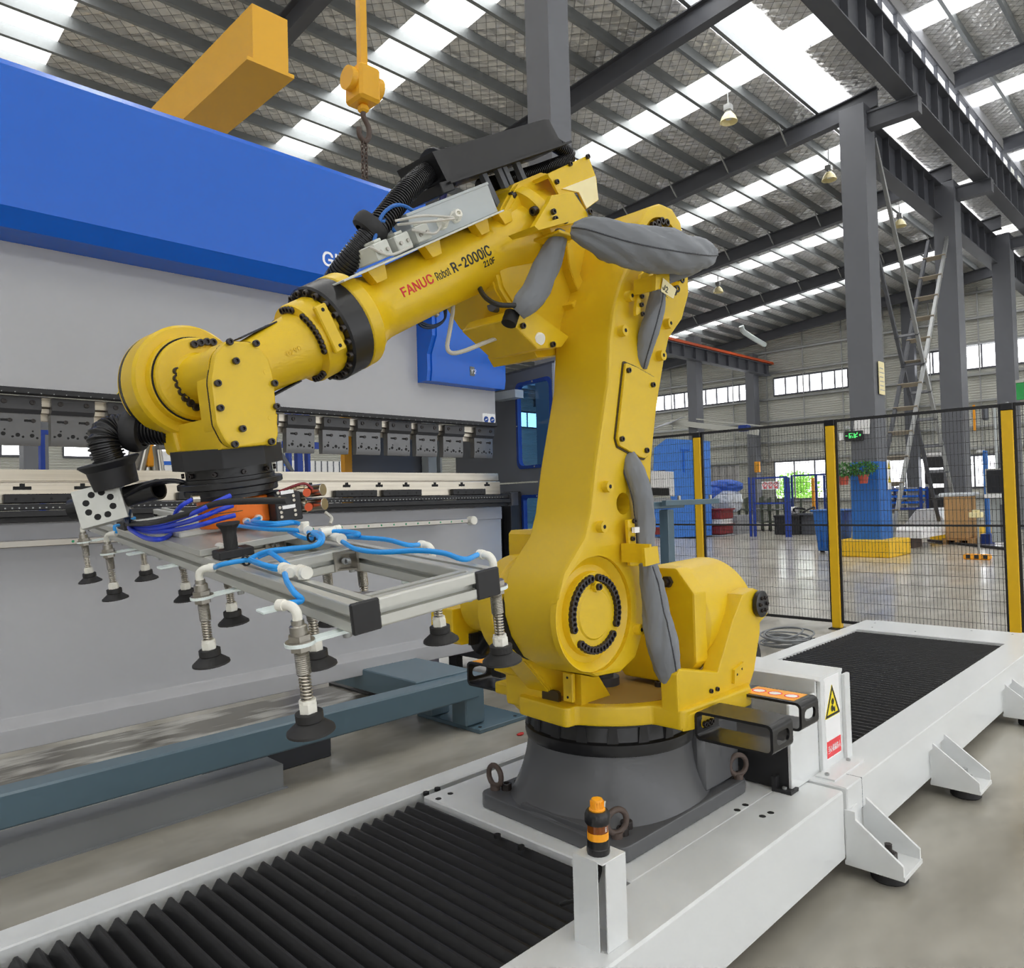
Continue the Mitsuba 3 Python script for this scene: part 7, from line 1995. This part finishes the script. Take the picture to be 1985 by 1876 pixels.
# ================================================================ BEHIND AND ABOVE THE PRESS
k = hall_thing('bridge_crane_beam', 'yellow box beam under the roof above the press brake', 'crane beam')
part(k, 'beam', bx(2.73, 5.4, 4.82, 3.03, 16, 5.25), 'crane_yellow')
part(k, 'flange', bx(2.68, 5.4, 4.79, 3.08, 16, 4.82), 'crane_yellow')
k = hall_thing('chain_hoist', 'yellow chain hoist with a dark hook and chain above the press brake', 'hoist')
hp = at(704, 200, 1, 6.5)
part(k, 'body', [bx(hp[0] - 0.13, 6.35, hp[2] - 0.02, hp[0] + 0.13, 6.65, hp[2] + 0.35, 0.03), cyl((hp[0] - 0.2, 6.5, hp[2] + 0.2), (hp[0] + 0.2, 6.5, hp[2] + 0.2), 0.12, n=24)], 'crane_yellow', smooth=30, label='yellow hoist body')
part(k, 'hook_block', bx(hp[0] - 0.05, 6.45, hp[2] - 0.1, hp[0] + 0.05, 6.55, hp[2] - 0.02, 0.02), 'crane_yellow')
part(k, 'suspension', bx(hp[0] - 0.04, 6.46, hp[2] + 0.3, hp[0] + 0.04, 6.54, roofz(6.5) + 0.01), 'crane_yellow')
part(k, 'hook', tube(curve([(hp[0], 6.5, hp[2] - 0.08), (hp[0] + 0.0, 6.5, hp[2] - 0.14), (hp[0] + 0.06, 6.5, hp[2] - 0.24), (hp[0] + 0.06, 6.5, hp[2] - 0.34), (hp[0] + 0.01, 6.5, hp[2] - 0.4), (hp[0] - 0.05, 6.5, hp[2] - 0.36), (hp[0] - 0.06, 6.5, hp[2] - 0.28)], 40), np.r_[np.linspace(0.03, 0.034, 20), np.linspace(0.034, 0.014, 23)][:43] if False else 0.028, 12), 'rust_steel', smooth=60, label='dark steel hook')
for i in range(14):
    z = hp[2] - 0.42 - i * 0.042
    for d in (-0.022, 0.022):
        t = trimesh.creation.torus(0.017, 0.006, major_sections=12, minor_sections=6)
        t.apply_scale((1.0, 1.6, 1.0))
        part(k, 'chain_link', xf(t, M4((hp[0] + d, 6.5, z), *(((1, 0, 0), (0, 0, 1), (0, -1, 0)) if i % 2 else ((0, 1, 0), (0, 0, 1), (1, 0, 0))))), 'rust_steel', smooth=60)
# seen through the tool gap of the press
k = hall_thing('blue_rack', 'blue steel uprights seen through the press tool gap right of the gripper head', 'rack')
Yg = 8.0
for xa, xb in ((560, 566), (577, 587), (597, 602)):
    a, b = at(xa, 900, 1, Yg), at(xb, 900, 1, Yg)
    part(k, 'upright', bx(a[0], Yg, 0, b[0], Yg + 0.08, 2.5), 'post_blue')
part(k, 'beam', bx(at(545, 830, 1, Yg)[0], Yg - 0.02, 2.02, at(620, 830, 1, Yg)[0], Yg, 2.1), 'post_blue')
part(k, 'brace', beam(at(545, 880, 1, Yg), at(570, 920, 1, Yg), 0.04, 0.04), 'slate')
k = hall_thing('white_partition', 'white mesh partition seen through the press tool gap behind the blue uprights', 'partition')
Yp = 9.5
a, b = at(535, 892, 1, Yp), at(668, 893, 1, Yp)
part(k, 'board', bx(a[0], Yp, 0.0, b[0], Yp + 0.03, a[2]), 'label_white')
part(k, 'wire', [bx(a[0] + (b[0] - a[0]) * t, Yp - 0.012, 0, a[0] + (b[0] - a[0]) * t + 0.012, Yp, a[2]) for t in np.linspace(0, 1, 12)] + [bx(a[0], Yp - 0.012, z, b[0], Yp, z + 0.012) for z in np.arange(0.2, a[2], 0.2)], 'slate', kind='stuff')
part(k, 'blue_label', bx(at(549, 900, 1, Yp)[0], Yp - 0.015, at(549, 903, 1, Yp)[2], at(563, 900, 1, Yp)[0], Yp - 0.012, at(549, 898, 1, Yp)[2]), 'press_blue')
k = hall_thing('blue_post', 'dark blue post with a short cross bar seen through the press gap, far left', 'post')
Yl = 9.0
a, b = at(79, 900, 1, Yl), at(88, 900, 1, Yl)
part(k, 'post', bx(a[0], Yl, 0, b[0], Yl + 0.09, at(80, 836, 1, Yl)[2]), 'post_blue')
part(k, 'cross_bar', bx(at(68, 836, 1, Yl)[0], Yl, at(80, 841, 1, Yl)[2], at(98, 836, 1, Yl)[0], Yl + 0.09, at(80, 833, 1, Yl)[2]), 'post_blue')
steel_column(*at(66, 890, 1, 20.0)[:2], 8.5, 'grey column seen through the press tool gap beside the dark blue post', 0.5, 0.4)
k = hall_thing('spare_gripper', 'silver and orange tool seen through the press tool gap under the robot hand', 'tool')
Yo = 7.5
a = at(285, 905, 1, Yo)
part(k, 'body', [cyl(a + (-0.12, 0, -0.1), a + (-0.05, 0, 0.22), 0.09, n=20), cyl(a + (0.1, 0, -0.1), a + (0.06, 0, 0.2), 0.07, n=20)], 'chrome', smooth=35)
part(k, 'orange_part', bx(*(a + (-0.02, -0.06, 0.0)), *(a + (0.05, 0.06, 0.24)), 0.01), 'orange_plastic', label='orange part')
part(k, 'base', bx(*(a + (-0.25, -0.1, -0.25)), *(a + (0.25, 0.1, -0.08)), 0.02), 'slate_dark')
part(k, 'stand', bx(*(a + (-0.1, -0.08, -a[2])), *(a + (0.1, 0.08, -0.25))), 'slate')
k = hall_thing('white_machine', 'white machine with a blue stripe seen through the press tool gap behind the robot flange', 'machine')
Yw_ = 11.0
a, b = at(300, 905, 1, Yw_), at(350, 875, 1, Yw_)
part(k, 'body', bx(a[0], Yw_, 0, b[0] + 1.0, Yw_ + 0.8, b[2]), 'label_white')
part(k, 'stripe', bx(a[0], Yw_ - 0.01, at(320, 901, 1, Yw_)[2], b[0] + 1.0, Yw_, at(320, 894, 1, Yw_)[2]), 'press_blue')
